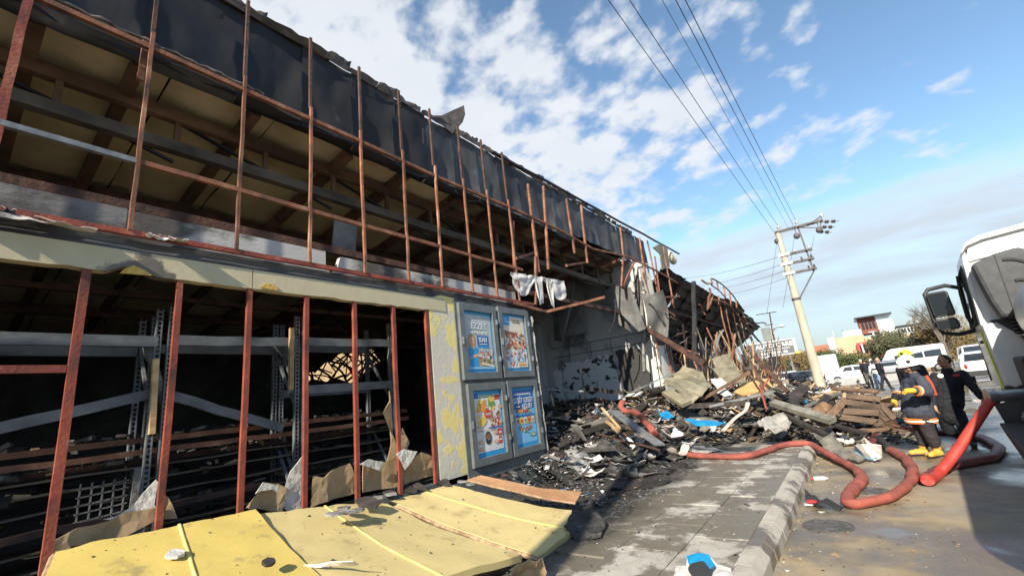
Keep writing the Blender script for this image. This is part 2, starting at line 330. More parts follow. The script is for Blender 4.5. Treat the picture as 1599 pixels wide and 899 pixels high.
def copy_tree(o, parent=None):
    c = o.copy(); COL.objects.link(c)
    if parent is not None: c.parent = parent
    for ch in list(o.children): copy_tree(ch, c)
    return c
def struct(name, mb, m, parent=None, smooth=False):
    o = mb.build(name, m, parent, smooth)
    if parent is None: o['kind'] = 'structure'
    return o
def nz(p, s=1.0): return mnoise.noise(Vector(p)*s)
def smooth_path(pts, sub=6):
    pts = [Vector(p) for p in pts]; out = []
    for i in range(len(pts)-1):
        p0, p1, p2, p3 = pts[max(i-1, 0)], pts[i], pts[i+1], pts[min(i+2, len(pts)-1)]
        for k in range(sub):
            t = k/sub
            out.append(0.5*((2*p1)+(p2-p0)*t+(2*p0-5*p1+4*p2-p3)*t*t+(3*p1-p0-3*p2+p3)*t**3))
    out.append(pts[-1]); return out
def text_mesh(txt, size, squash=1.0):
    cu = bpy.data.curves.new('lettering', 'FONT'); cu.body = txt; cu.size = size; cu.extrude = 0.001; cu.align_x = 'CENTER'; cu.align_y = 'CENTER'
    cu.offset = size*0.018; cu.resolution_u = 3
    o = bpy.data.objects.new('lettering', cu); COL.objects.link(o)
    dg = bpy.context.evaluated_depsgraph_get(); me = bpy.data.meshes.new_from_object(o.evaluated_get(dg))
    bpy.data.objects.remove(o); bpy.data.curves.remove(cu)
    for v in me.vertices: v.co.x *= squash
    return me
def place_text(txt, size, m, parent, origin, xdir, zdir, squash=1.0, name='lettering'):
    me = text_mesh(txt, size, squash); me.materials.clear(); me.materials.append(m)
    X = Vector(xdir).normalized(); Z = Vector(zdir).normalized(); Nn = X.cross(Z)
    R = Matrix(((X.x, Z.x, Nn.x, origin[0]), (X.y, Z.y, Nn.y, origin[1]), (X.z, Z.z, Nn.z, origin[2]), (0, 0, 0, 1)))
    P = ORG.get(parent, Matrix()); me.transform(P.inverted() @ R)
    o = bpy.data.objects.new(name, me); COL.objects.link(o); o.parent = parent; return o

# ------------------------------------------------------------------ road, pavement, kerb
def wet_ground(name, dry, dry2, wet, scale, wpos, muddy=None, rough=(0.75, 0.12), puddle_seed=0.0, bump=0.35, soot=False):
    """ground with water lying in patches: dry colour, wet colour, pools with a smooth surface"""
    M = bpy.data.materials.new(name); M.use_nodes = True; nt = M.node_tree; N = nt.nodes.new; L = nt.links.new; b = nt.nodes['Principled BSDF']
    vec = N('ShaderNodeNewGeometry').outputs['Position']
    def noise(s, d, off=0.0, st=(1, 1, 1), rg=0.6):
        mp = N('ShaderNodeMapping'); L(vec, mp.inputs[0]); mp.inputs['Location'].default_value = (off, off*0.7, 0); mp.inputs['Scale'].default_value = st
        n = N('ShaderNodeTexNoise'); L(mp.outputs[0], n.inputs['Vector']); n.inputs['Scale'].default_value = s; n.inputs['Detail'].default_value = d; n.inputs['Roughness'].default_value = rg
        return n.outputs['Fac']
    def rng(v, a, b_, c=0.0, d=1.0):
        n = N('ShaderNodeMapRange'); n.interpolation_type = 'SMOOTHSTEP'; L(v, n.inputs[0]); n.inputs[1].default_value = a; n.inputs[2].default_value = b_; n.inputs[3].default_value = c; n.inputs[4].default_value = d; return n.outputs[0]
    def mix(f, a, b_):
        n = N('ShaderNodeMix'); n.data_type = 'RGBA'; L(f, n.inputs[0])
        for i, v in ((6, a), (7, b_)):
            if isinstance(v, tuple): n.inputs[i].default_value = (*v, 1)
            else: L(v, n.inputs[i])
        return n.outputs[2]
    def mth(op, a, b_):
        n = N('ShaderNodeMath'); n.operation = op; n.use_clamp = True
        for i, v in enumerate((a, b_)):
            if isinstance(v, (int, float)): n.inputs[i].default_value = v
            else: L(v, n.inputs[i])
        return n.outputs[0]
    grain = noise(60, 4); mid = noise(4, 7, 3.0); wetn = noise(scale, 7, puddle_seed)
    c = mix(rng(mid, 0.35, 0.65), dry, dry2)
    if muddy:
        sp = N('ShaderNodeSeparateXYZ'); L(vec, sp.inputs[0])
        near = rng(mth('ADD', mth('MULTIPLY', sp.outputs[0], 0.33), mth('MULTIPLY', mid, 0.6)), 0.05, 0.85, 1.0, 0.0)
        c = mix(mth('MULTIPLY', near, rng(noise(1.3, 8, 9.0), 0.3, 0.6)), c, muddy)
    w = rng(wetn, wpos[0], wpos[1])
    if muddy:
        far = rng(sp.outputs[0], 0.4, 2.6, 0.0, 0.13); sh = N('ShaderNodeMath'); sh.operation = 'ADD'; L(wetn, sh.inputs[0]); L(far, sh.inputs[1]); wetn = sh.outputs[0]
        w = rng(wetn, wpos[0], wpos[1])
    c = mix(w, c, wet)
    c = mix(rng(grain, 0.55, 0.75, 0.0, 0.35), c, mix(w, (0.35, 0.33, 0.3), (0.09, 0.085, 0.08)))
    if soot:   # ash and soot trodden out of the burnt shop
        sp2 = N('ShaderNodeSeparateXYZ'); L(vec, sp2.inputs[0])
        ash = rng(mth('ADD', mth('MULTIPLY', mth('ADD', sp2.outputs[0], 3.05), 0.6), mth('MULTIPLY', noise(1.2, 9, 4.4), 0.75)), 0.45, 0.85, 1.0, 0.0)
        c = mix(ash, c, mix(rng(noise(14, 8, 2.0), 0.45, 0.62), (0.028, 0.027, 0.025), (0.10, 0.095, 0.085)))
        spill = rng(noise(2.3, 9, 7.7), 0.56, 0.68, 0.0, 0.6); c = mix(spill, c, (0.11, 0.098, 0.075))
    L(c, b.inputs['Base Color'])
    pool = rng(wetn, wpos[1]-0.02, wpos[1]+0.06)
    rr = N('ShaderNodeMapRange'); L(w, rr.inputs[0]); rr.inputs[3].default_value = rough[0]; rr.inputs[4].default_value = rough[1]+0.16
    r2 = N('ShaderNodeMix'); L(pool, r2.inputs[0]); L(rr.outputs[0], r2.inputs[2]); r2.inputs[3].default_value = rough[1]
    L(r2.outputs[0], b.inputs['Roughness'])
    bp = N('ShaderNodeBump'); bp.inputs['Distance'].default_value = 0.012
    L(mth('MULTIPLY', mth('SUBTRACT', 1.0, mth('MULTIPLY', pool, 0.93)), bump), bp.inputs['Strength'])
    L(noise(70, 7, 1.0), bp.inputs['Height']); L(bp.outputs[0], b.inputs['Normal'])
    b.inputs['Specular IOR Level'].default_value = 0.5
    return M
road_m = wet_ground('wet_muddy_asphalt', (0.20, 0.182, 0.152), (0.27, 0.247, 0.208), (0.135, 0.115, 0.085), 0.5, (0.45, 0.60), muddy=(0.40, 0.295, 0.15), puddle_seed=5.2, rough=(0.8, 0.08))
paver_m = wet_ground('damp_sooty_pavers', (0.36, 0.34, 0.295), (0.46, 0.435, 0.375), (0.175, 0.157, 0.122), 1.6, (0.42, 0.50), rough=(0.85, 0.33), puddle_seed=2.6, soot=True)
kerb_m = wet_ground('damp_kerb_concrete', (0.36, 0.335, 0.285), (0.44, 0.415, 0.36), (0.14, 0.125, 0.10), 1.7, (0.47, 0.55), rough=(0.85, 0.3), puddle_seed=11.0)
joint_m = mat('dirty_joint_sand', (0.03, 0.027, 0.022), (0.06, 0.055, 0.045), scale=9, rough=0.95, coord='World')

rb = MB()
rb.grid(lambda u, v: (-700+1400*u, -700+1400*v, 0.0), 10, 10)
struct('road', rb, road_m)
pave = MB().box(-16.4, -1.16, -8, 60, -0.2, 0.128)
pave.box(-1.16, -1.02, -8, 60, -0.2, 0.05)
PAVE = struct('pavement', pave, joint_m)
# pavers: rows read from the long joints of the photograph
rows = [(-1.165, -1.685), (-1.69, -2.275), (-2.28, -2.855), (-2.86, -3.43), (-3.435, -4.0), (-4.005, -4.57)]
pr = random.Random(3)
for ri, (xa, xb) in enumerate(rows):
    y = 1.6 + (ri % 2)*0.35
    while y < 15.5:
        ln = 0.84
        z = 0.15 + pr.uniform(-0.004, 0.004); t = [pr.uniform(-0.004, 0.004) for _ in range(4)]
        a = [(xb, y, 0.125), (xa-0.004, y, 0.125), (xa-0.004, y+ln-0.004, 0.125), (xb, y+ln-0.004, 0.125)]
        c = 0.008
        t0 = [(xb+0, y+0, z-c), (xa-0.004, y, z-c), (xa-0.004, y+ln-0.004, z-c), (xb, y+ln-0.004, z-c)]
        t1 = [(xb+c, y+c, z+t[0]), (xa-0.004-c, y+c, z+t[1]), (xa-0.004-c, y+ln-0.004-c, z+t[2]), (xb+c, y+ln-0.004-c, z+t[3])]
        m = MB(); m.add(a+t0+t1, [(0, 1, 5, 4), (1, 2, 6, 5), (2, 3, 7, 6), (3, 0, 4, 7), (4, 5, 9, 8), (5, 6, 10, 9), (6, 7, 11, 10), (7, 4, 8, 11), (8, 9, 10, 11)])
        m.build('paver', paver_m, PAVE); y += ln
def kerb_stone(y0, y1, top=0.17, drop=0.0):
    m = MB(); pts = [(-1.165, -0.02), (-0.955, -0.02), (-0.965, top-0.075), (-1.03, top-0.006), (-1.15, top), (-1.165, top-0.012)]
    j = pr.uniform(-0.006, 0.006)
    m.prism([(x+j, y0+0.006, z - drop) for x, z in pts], (0, y1-y0-0.012, 0)); return m
y = 1.2
while y < 30:
    if not (10.5 < y < 12.2): kerb_stone(y, y+0.62).build('kerb_stone', kerb_m, PAVE)
    else: kerb_stone(y, y+0.62, top=0.06).build('kerb_stone', kerb_m, PAVE)
    y += 0.62
# manhole covers in the carriageway
iron = mat('worn_cast_iron', (0.05, 0.048, 0.045), (0.12, 0.11, 0.10), scale=12, rough=0.6, bump=0.3)
def manhole(x, y, r, label):
    t = thing('manhole_cover', label, 'manhole cover', (x, y, 0))
    m = MB(); m.lathe((x, y, 0.001), [(r*1.0, 0), (r*1.0, 0.006), (r*0.93, 0.008), (r*0.925, 0.004)], 28); m.build('frame', iron, t)
    m = MB(); m.lathe((x, y, 0.001), [(r*0.9, 0), (r*0.9, 0.007), (r*0.6, 0.008), (r*0.595, 0.005), (r*0.5, 0.005), (r*0.495, 0.008), (0.01, 0.008)], 28)
    for k in range(8):
        a = k*math.pi/4; m.bar((x+math.cos(a)*r*0.64, y+math.sin(a)*r*0.64, 0.012), (x+math.cos(a)*r*0.86, y+math.sin(a)*r*0.86, 0.012), 0.03, 0.008)
    m.build('lid', iron, t)
manhole(-0.62, 6.12, 0.24, 'round iron manhole cover in the road beside the kerb')
manhole(-0.2, 7.8, 0.2, 'small dark manhole cover inside the loop of red hose')

# ------------------------------------------------------------------ the burnt shop
SHOP = thing('burnt_shop', 'long burnt out single storey shop with bare red steel frame and sooted fascia', 'building', (-5, 0, 0.15))
def sp(name, mb, m, smooth=False, bevel=0): return mb.build(name, m, SHOP, smooth, bevel)
floor_m = mat('ash_covered_floor', (0.03, 0.027, 0.024), (0.10, 0.09, 0.075), (0.20, 0.18, 0.15), scale=3, rough=0.9, bump=0.5, coord='World')
sp('floor_slab', MB().box(-16.3, -5.05, -6, 14.4, 0.1, 0.56), floor_m)
sp('plinth', MB().box(-5.16, -5.0, -6, 7.3, 0.12, 0.68), board_green)
# back wall with a burnt-through hole, and the sunlit yard wall behind it
bw = MB(); _h0, _h1 = ax(480, 600, -16.3), ax(600, 541, -16.3); HOLE = (_h0.y, _h1.y, _h0.z, _h1.z)
bw.box(-16.6, -16.3, -6, HOLE[0], 0.1, 6.4); bw.box(-16.6, -16.3, HOLE[1], 16, 0.1, 6.4)
bw.box(-16.6, -16.3, HOLE[0], HOLE[1], 0.1, HOLE[2]); bw.box(-16.6, -16.3, HOLE[0], HOLE[1], HOLE[3], 6.4)
sp('back_wall', bw, black_int)
for poly in ([(0, 0.28), (0, 1.02), (0.62, 1.02), (0.40, 0.86), (0.30, 0.62), (0.16, 0.52), (0.10, 0.34)], [(0.52, -0.02), (1.0, -0.02), (1.0, 0.62), (0.86, 0.5), (0.80, 0.3), (0.66, 0.22)], [(-0.02, -0.02), (0.53, -0.02), (0.36, 0.12), (0.2, 0.06), (0.05, 0.14)], [(0.72, 1.02), (1.0, 1.02), (1.0, 0.64), (0.9, 0.72), (0.86, 0.9)]):
    sp('wall_remnant', MB().prism([(-16.28, HOLE[0]+(HOLE[1]-HOLE[0])*a, HOLE[2]+(HOLE[3]-HOLE[2])*b) for a, b in poly], (-0.15, 0, 0)), black_int)
sp('side_wall', MB().box(-16.3, -5.1, -6.3, -6.0, 0.1, 6.4), black_int)
# partition wall at the far end, burnt plaster
part_m = two_layer('smoked_partition_plaster', ((0.30, 0.31, 0.31), (0.44, 0.45, 0.45)), ((0.07, 0.07, 0.072), (0.17, 0.172, 0.175)), 0.9, (0.47, 0.65), coord='World', seed=3.3, stretch=(1, 1, 0.8), bump=0.4)
part_low = two_layer('blistered_white_paint', ((0.48, 0.50, 0.50), (0.60, 0.62, 0.62)), ((0.012, 0.012, 0.012), (0.05, 0.05, 0.05)), 2.4, (0.545, 0.575), coord='World', seed=6.1, stretch=(1, 1, 1.5), bump=0.5)
part_char = two_layer('charred_plaster_patch', ((0.02, 0.02, 0.02), (0.06, 0.058, 0.055)), ((0.28, 0.28, 0.27), (0.4, 0.4, 0.39)), 2.3, (0.63, 0.66), coord='World', seed=1.1, bump=0.6)
PY = 14.4
sp('partition_wall', MB().box(-16.2, -5.3, PY, PY+0.22, 0.1, 6.0), part_m)
def ragged(x0, x1, z0, z1, seed, y, amp=0.09):
    rg = random.Random(seed); pts = []
    for k in range(15): pts.append((x0+(x1-x0)*k/14, z1+rg.uniform(-amp, amp)))
    for k in range(13): pts.append((x1+rg.uniform(-amp, amp), z1-(z1-z0)*(k+1)/14))
    pts.append((x1, z0)); pts.append((x0, z0))
    for k in range(13): pts.append((x0+rg.uniform(-amp, amp), z0+(z1-z0)*(k+1)/14))
    return MB().prism([(x, y, z) for x, z in pts], (0, 0.018, 0))
sp('wall_paint', ragged(-8.5, -6.45, 0.4, 2.82, 3, PY-0.019), part_low); sp('wall_paint', ragged(-8.98, -8.66, 0.4, 2.6, 4, PY-0.019, 0.04), part_low)
sp('wall_char', ragged(-6.38, -5.34, 0.4, 2.9, 5, PY-0.0195), part_char)
m = MB()
for zz in (3.4, 3.05): m.box(-8.9, -5.32, PY-0.012, PY, zz, zz+0.02)
for xx in (-8.2, -7.3, -6.5, -5.9): m.box(xx, xx+0.018, PY-0.012, PY, 2.9, 3.4)
sp('wall_joint', m, black_int)
sp('inner_wall', MB().box(-9.5, -9.3, 9.5, PY, 0.1, 4.4), part_m)
sp('doorway', MB().box(-9.3, -9.27, 11.6, 12.6, 0.5, 2.9), black_int)
# white broken pier between the two buildings
pier_m = two_layer('scorched_white_render', ((0.60, 0.56, 0.47), (0.72, 0.68, 0.58)), ((0.04, 0.037, 0.033), (0.14, 0.125, 0.11)), 1.5, (0.56, 0.6), coord='World', seed=9.0, stretch=(1, 1, 0.7), bump=0.4)
m = MB()
def pier(u, v): return None
pts = [(-5.3, PY+0.0), (-4.86, PY+0.0), (-4.86, PY+0.9), (-5.3, PY+0.9)]
m.hexa([(x, y, 0.1) for x, y in pts], [(-5.3, PY, 5.9), (-5.0, PY, 5.6), (-4.95, PY+0.9, 5.9), (-5.3, PY+0.9, 6.1)])
sp('end_pier', m, pier_m)
# roof: deck, stained insulation bays, rafters, truss
sp('unseen_roof_deck', MB().box(-16.6, -5.3, -6.3, 14.6, 6.12, 6.3), black_int)  # out of view, added to shade the interior and stop light leaks
YB = [-6 + 1.22*k for k in range(18)]
for k in range(17):
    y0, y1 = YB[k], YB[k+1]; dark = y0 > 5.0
    for xa, xb in ((-5.42, -9.2), (-9.22, -15.9)):
        def fn(u, v, xa=xa, xb=xb, y0=y0, y1=y1, k=k):
            x = xa+(xb-xa)*u; yy = y0+0.01+(y1-y0-0.02)*v
            return (x, yy, 5.93 - 0.13*(-5.42-x) - 0.10*math.sin(math.pi*v)*(0.5+0.8*abs(nz((x, yy, k), 0.6))) + 0.05*nz((x*1.7, yy*1.7, k)) + 0.02*nz((x*6, yy*6, 3)))
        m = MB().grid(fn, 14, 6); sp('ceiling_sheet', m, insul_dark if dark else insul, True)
for yy in (0.2, 0.97, 2.18, 3.55, 4.69, 5.9, 7.1, 8.3, 9.5, 10.7, 11.9, 13.1):
    z0 = 5.72 + 0.04*math.sin(yy*3)
    sp('rafter', MB().bar((-5.4, yy, z0), (-15.8, yy+0.1, z0-1.35), 0.12, 0.16), brown_beam if yy < 5 else dark_rust)
XT = -5.95
sp('truss_chord', MB().bar((XT, -6, 5.5), (XT, 14.3, 5.72), 0.1, 0.16, segs=14, wob=0.012), brown_beam)
sp('truss_chord', MB().bar((XT, -6, 5.17), (XT, 14.3, 5.13), 0.12, 0.14, segs=14, wob=0.012), grey_beam)
ys = [-0.6 + 1.05*k for k in range(15)]
for k, yy in enumerate(ys):
    sp('truss_post', MB().bar((XT, yy, 5.2), (XT, yy, 5.55), 0.06, 0.06), brown_beam)
for k, yy in enumerate(ys[:-1]):
    if k % 2 == 0: sp('brace_rod', MB().bar((XT-0.06, yy, 5.55), (XT-0.06, yy+2.1, 4.98), 0.035, 0.035), soot_metal)
for X2, z2 in ((-8.2, 5.3), (-10.6, 5.0), (-13.2, 4.65)):
    sp('purlin', MB().bar((X2, -6, z2), (X2, 14.3, z2), 0.1, 0.2, segs=10, wob=0.02), dark_rust)
    for yy in range(-4, 14, 3): sp('purlin_brace', MB().bar((X2, yy, z2-0.5), (X2, yy+1.5, z2), 0.04, 0.05), dark_rust)
    sp('purlin', MB().bar((X2, -6, z2-0.55), (X2, 14.3, z2-0.55), 0.08, 0.1, segs=10, wob=0.02), dark_rust)
# first-floor strip of plaster, in lengths, with a broken step at its right part
def strip(y0, y1, zt, mm, brk=False):
    m = MB()
    if brk: m.prism([(-5.32, y0, 3.42), (-5.32, y1, 3.42), (-5.32, y1, zt), (-5.32, y0+0.22, zt), (-5.32, y0+0.16, 3.66), (-5.32, y0+0.05, 3.6), (-5.32, y0, 3.7)], (0.1, 0, 0))
    else: m.box(-5.32, -5.22, y0, y1, 3.42, zt)
    sp('plaster_strip', m, mm)
strip(-6, 0.98, 3.9, strip_black); strip(0.985, 3.04, 3.89, strip_conc); strip(3.05, 4.95, 3.86, strip_conc, True); strip(4.96, 7.28, 3.87, strip_conc)
sp('sill_rail', MB().bar((-5.42, -6, 4.02), (-5.42, 14.2, 4.0), 0.08, 0.1), dark_rust)
# cream edge beam, split at a joint, chipped below
def beam(y0, y1):
    m = MB(); n = max(3, int((y1-y0)/0.12)); rg = random.Random(int(y0*100)+9)
    lo = [(y0+(y1-y0)*k/n, 3.18 + rg.choice((0, 0, 0, 0.006, 0.012)) + (0.05 if 0.93 < (y0+(y1-y0)*k/n) < 1.12 else 0)) for k in range(n+1)]
    poly = [(-5.1, yy, zz) for yy, zz in lo] + [(-5.1, y1, 3.4), (-5.1, y0, 3.4)]
    m.prism(poly, (0.11, 0, 0)); sp('edge_beam', m, beam_paint)
beam(-6, 2.04); beam(2.05, 4.98)
m = MB().grid(lambda u, v: (-5.035 + 0.012*math.sin(v*9)+0.012*nz((u*40, v*3, 1)), -6+13.3*u, 3.39 + 0.155*v + 0.014*nz((u*60, v*2, 5))), 90, 5, 0.008)
sp('scorched_flashing', m, soot_band, True)
# chipped foam pocket in the beam
sp('foam_patch', MB().prism([(-4.985, 0.93, 3.17), (-4.985, 1.16, 3.185), (-4.985, 1.1, 3.23), (-4.985, 1.02, 3.26), (-4.985, 0.96, 3.22)], (0.012, 0, 0)), mat('ochre_foam', (0.45, 0.27, 0.05), (0.6, 0.42, 0.12), scale=20, rough=0.95, bump=0.6))
sp('foam_patch', MB().prism([(-4.985, 2.12, 3.2), (-4.985, 2.32, 3.19), (-4.985, 2.28, 3.25), (-4.985, 2.18, 3.26)], (0.012, 0, 0)), MATS['ochre_foam'])
# peeled yellow wall panel beside the window wall
m = MB(); m.prism([(-5.1, 4.63, 0.6), (-5.1, 5.2, 0.6), (-5.1, 5.2, 3.44), (-5.1, 4.9, 3.46), (-5.1, 4.63, 3.38)], (0.1, 0, 0)); sp('wall_panel', m, peel_yellow)
# red posts of the shop window
for k, yy in enumerate((-0.6, 0.05, 0.72, 1.39, 2.03, 2.67, 3.32, 3.95, 4.57)):
    if yy == 0.05: continue
    w = 0.06 if yy < 1 else 0.05
    sp('steel_post', MB().bar((-5.02, yy-0.01, 0.66), (-5.02, yy, 3.19), w, 0.045, up=(1, 0, 0), segs=6, wob=0.003), red_steel)
sp('steel_rail', MB().bar((-5.04, -0.6, 2.33), (-5.04, 0.68, 2.33), 0.05, 0.06), red_steel)
# upper frame: rails and posts
FX = -4.96
sp('frame_rail', MB().bar((FX, -6, 3.55), (FX, 7.5, 3.57), 0.05, 0.05, segs=20, wob=0.004), red_steel)
sp('frame_rail', MB().bar((FX+0.01, -6, 4.31), (FX+0.01, 0.95, 4.29), 0.05, 0.05, segs=6, wob=0.004), grey_metal)
sp('frame_rail', MB().bar((FX+0.01, 0.95, 4.29), (FX+0.01, 7.25, 4.28), 0.045, 0.05, segs=10, wob=0.005), rust_steel)
top = [ax(*p, FX) for p in ((380, 140), (550, 215), (675, 273), (800, 325), (870, 357), (925, 388), (980, 400), (1030, 425), (1058, 442))]
top = [Vector((FX, -6, 5.6)), Vector((FX, 0.84, 5.62))] + top
m = MB()
for a, b in zip(top[:-1], top[1:]): m.bar(a, b, 0.05, 0.05)
sp('frame_rail', m, rust_steel)
UP = [(-1.6, 0), (-0.75, 0), (0.08, 0.03), (0.97, 0), (1.86, 0), (2.68, 0), (3.46, -0.02), (4.22, 0), (4.91, 0.02), (5.64, 0), (6.32, 0), (7.02, 0)]
for yy, ln in UP:
    w = 0.06 if yy < 0.5 else 0.033
    m = MB().bar((FX+0.02, yy-0.01, 3.58 if yy > 0.5 else 3.4), (FX+0.02, yy+ln, 5.80), w, 0.034, up=(1, 0, 0), segs=8, wob=0.005)
    sp('frame_post', m, rust_steel if yy > 0.3 else red_steel)
    sp('fascia_post', MB().bar((FX, yy, 5.80), (FX, yy, 6.95), 0.035, 0.035, up=(1, 0, 0)), dark_rust)
# stub hanging from the fascia
sp('bent_stub', MB().bar(ax(218, 125, -5.08), ax(228, 60, -5.08), 0.05, 0.05, up=(1, 0, 0)), rust_steel)
# fascia sheets
edges = [-6, -4.6, -3.2, -1.6, -0.75, 0.08, 0.97, 1.86, 2.68, 3.46, 4.22, 4.91, 5.64, 6.32, 7.02, 7.75, 8.5, 9.3, 10.1, 10.9, 11.7, 12.5, 13.3, 14.1, 14.9, 15.8]
fr = random.Random(11)
for k in range(len(edges)-1):
    y0, y1 = edges[k], edges[k+1]; zb = 5.64 + fr.uniform(-0.03, 0.03) + (0.25 if y0 > 10 else 0); zt = 6.93 + fr.uniform(-0.02, 0.02); ph = fr.random()*9
    bul = fr.uniform(0.0, 0.11); lean = fr.uniform(-0.02, 0.03)
    def fn(u, v, y0=y0, y1=y1, zb=zb, zt=zt, ph=ph, bul=bul, lean=lean*0.4, k=k):
        yy = y0-0.03+(y1-y0+0.06)*u
        return (-5.13 - 0.008*(k % 2) + lean*(1-v) - bul*math.sin(math.pi*u)*(1-v) + 0.035*nz((yy*3, v*3+ph, ph)) + 0.012*nz((yy*9, v*9, ph)), yy, zb+(zt-zb)*v + (1-v)*(0.03*nz((yy*5, 0, 0))+0.05*nz((yy*1.7, 4, 0))))
    sp('fascia_sheet', MB().grid(fn, 12, 12, 0.004), soot_metal if y0 < 4.9 else soot_metal_pale, True)
# soffit behind the fascia, its lip curled down
for k in range(len(edges)-3):
    y0, y1 = edges[k], edges[k+1]; ph = fr.random()*9; dr = fr.uniform(0.0, 0.06)
    if y0 > 12: continue
    def fn(u, v, y0=y0, y1=y1, ph=ph, dr=dr):
        yy = y0+(y1-y0)*u
        return (-5.12-0.2*v, yy, 5.68 - dr*math.sin(math.pi*v) - 0.05*v + 0.03*nz((yy*2.5, v*2, ph)))
    sp('soffit_sheet', MB().grid(fn, 6, 4, 0.004), soot_metal_pale if y0 < 1 else soot_metal, True)  # left lengths coloured paler, painting in the light on the underside
pts = []
for k in range(60):
    yy = -2 + 4.1*k/59; pts.append((-5.0+0.04*nz((yy*6, 0, 0)), yy, 5.72+0.035*nz((yy*9, 3, 1))))
sp('edge_trim', MB().tube(pts, [0.022+0.014*nz((k*0.7, 1, 1)) for k in range(60)], 6, flat=0.6), trim_metal)
# ragged roof edge: torn flashing lengths above the fascia
rr = random.Random(21); y = -5.0
while y < 14.5:
    ln = rr.uniform(0.35, 0.9); h = rr.uniform(0.05, 0.14) + (0.22 if -1 < y < 1.6 else 0); n = 8
    jag = [rr.uniform(-0.03, 0.03) for _ in range(n+1)]; lean = rr.uniform(-0.02, 0.08); ph = rr.random()*7
    def fn(u, v, y=y, ln=ln, h=h, jag=jag, lean=lean, ph=ph):
        i = min(int(u*8), 8); hh = h + jag[i]
        return (-5.1 + lean*v + 0.02*nz((y+u*3, v, ph)), y+ln*u + 0.03*v, 6.9 + hh*v + 0.05*u*v)
    sp('torn_flashing', MB().grid(fn, 8, 2, 0.004), mat('browned_roof_edge', (0.05, 0.042, 0.038), (0.16, 0.13, 0.11), (0.22, 0.19, 0.16), scale=4, rough=0.7, bump=0.2, rand=0.3)); y += ln*rr.uniform(0.8, 1.0)
# the big curled sheet at the top left and the fin that stands up from the roof edge
def curl(u, v):
    yy = -2.4 + 5.4*u; b = max(0.0, 1-abs(u-0.42)/0.6)
    return (-5.12 - 0.5*v*v + 0.12*math.sin(v*3), yy + 0.12*v, 6.9 + 0.45*b*math.sin(v*1.6) + 0.03*nz((yy*3, v*3, 0)))
sp('curled_sheet', MB().grid(curl, 24, 8, 0.005), MATS['browned_roof_edge'], True)
fin = [ax(*p, -5.1) for p in ((672, 180), (690, 180), (706, 172), (724, 164), (726, 178), (722, 190), (706, 208))]
m = MB(); m.prism(fin, (-0.012, 0.01, 0.0)); sp('upturned_flashing', m, MATS['browned_roof_edge'])
sp('top_rail', MB().bar((-5.06, 6.8, 6.93), tuple(ax(1060, 396, -5.06)), 0.05, 0.05, segs=12, wob=0.01), soot_metal)

# bent frame ends over the burnt-out entrance
def px_bar(name, a, b, X, w, m_, Xb=None, parent=None):
    p, q = ax(*a, X), ax(*b, X if Xb is None else Xb)
    return MB().bar(p, q, w, w, up=(1, 0, 0), segs=3, wob=0.008).build(name, m_, parent or SHOP)
for a, b in [((800, 345), (804, 440)), ((824, 287), (841, 425)), ((848, 290), (856, 420)), ((884, 310), (897, 395)), ((907, 320), (917, 410)), ((836, 400), (836, 475)), ((968, 355), (974, 408)), ((972, 402), (970, 447)), ((990, 408), (972, 447)), ((998, 370), (1008, 440)), ((1010, 375), (1030, 470)), ((1022, 400), (1040, 540)), ((1035, 385), (1052, 480)), ((1018, 445), (1040, 585)), ((1003, 425), (1024, 500))]:
    px_bar('bent_post', a, b, -4.96, 0.05, rust_steel)
for a, b, X, Xb in [((884, 414), (917, 408), -4.9, -5.5), ((805, 403), (838, 393), -4.9, -5.5), ((938, 417), (968, 404), -5.6, -4.9), ((1000, 443), (1022, 437), -5.5, -4.9), ((800, 472), (852, 486), -4.96, -4.9), ((852, 486), (943, 463), -4.9, -4.2), ((970, 447), (990, 458), -5, -5.2), ((1010, 465), (1060, 462), -5, -4.8)]:
    px_bar('hanging_bar', a, b, X, 0.055, rust_steel, Xb)
def hang(u, v):
    p = ax(797+83*u, 424+14*u, -4.93); d = (0.16 + 0.14*math.sin(u*9) + (0.35 if 0.44 < u < 0.56 else 0) + (0.25 if 0.66 < u < 0.74 else 0))*v
    return (p.x + 0.05*nz((u*8, v*3, 2)), p.y + 0.03*v, p.z - d*1.6 + 0.03*nz((u*20, v, 1)))
sp('torn_membrane', MB().grid(hang, 40, 5, 0.004), white_sheet)
def curled(px0, px1, w):
    def fn(u, v):
        a, b = px0, px1; p = ax(a[0]+(b[0]-a[0])*u, a[1]+(b[1]-a[1])*u, -4.9)
        return (p.x+0.06*math.sin(v*4+u*3), p.y, p.z + w*(v-0.5)*math.sin(math.pi*min(1, u*1.2+0.1)) + 0.02*nz((u*9, v*2, 4)))
    return MB().grid(fn, 24, 4, 0.005)
sp('torn_membrane', curled((-60, 318), (150, 360), 0.11), membrane_tan, True)
sp('torn_membrane', curled((228, 366), (292, 376), 0.09), white_sheet, True)
sp('torn_membrane', curled((-30, 318), (24, 330), 0.10), grey_metal, True)

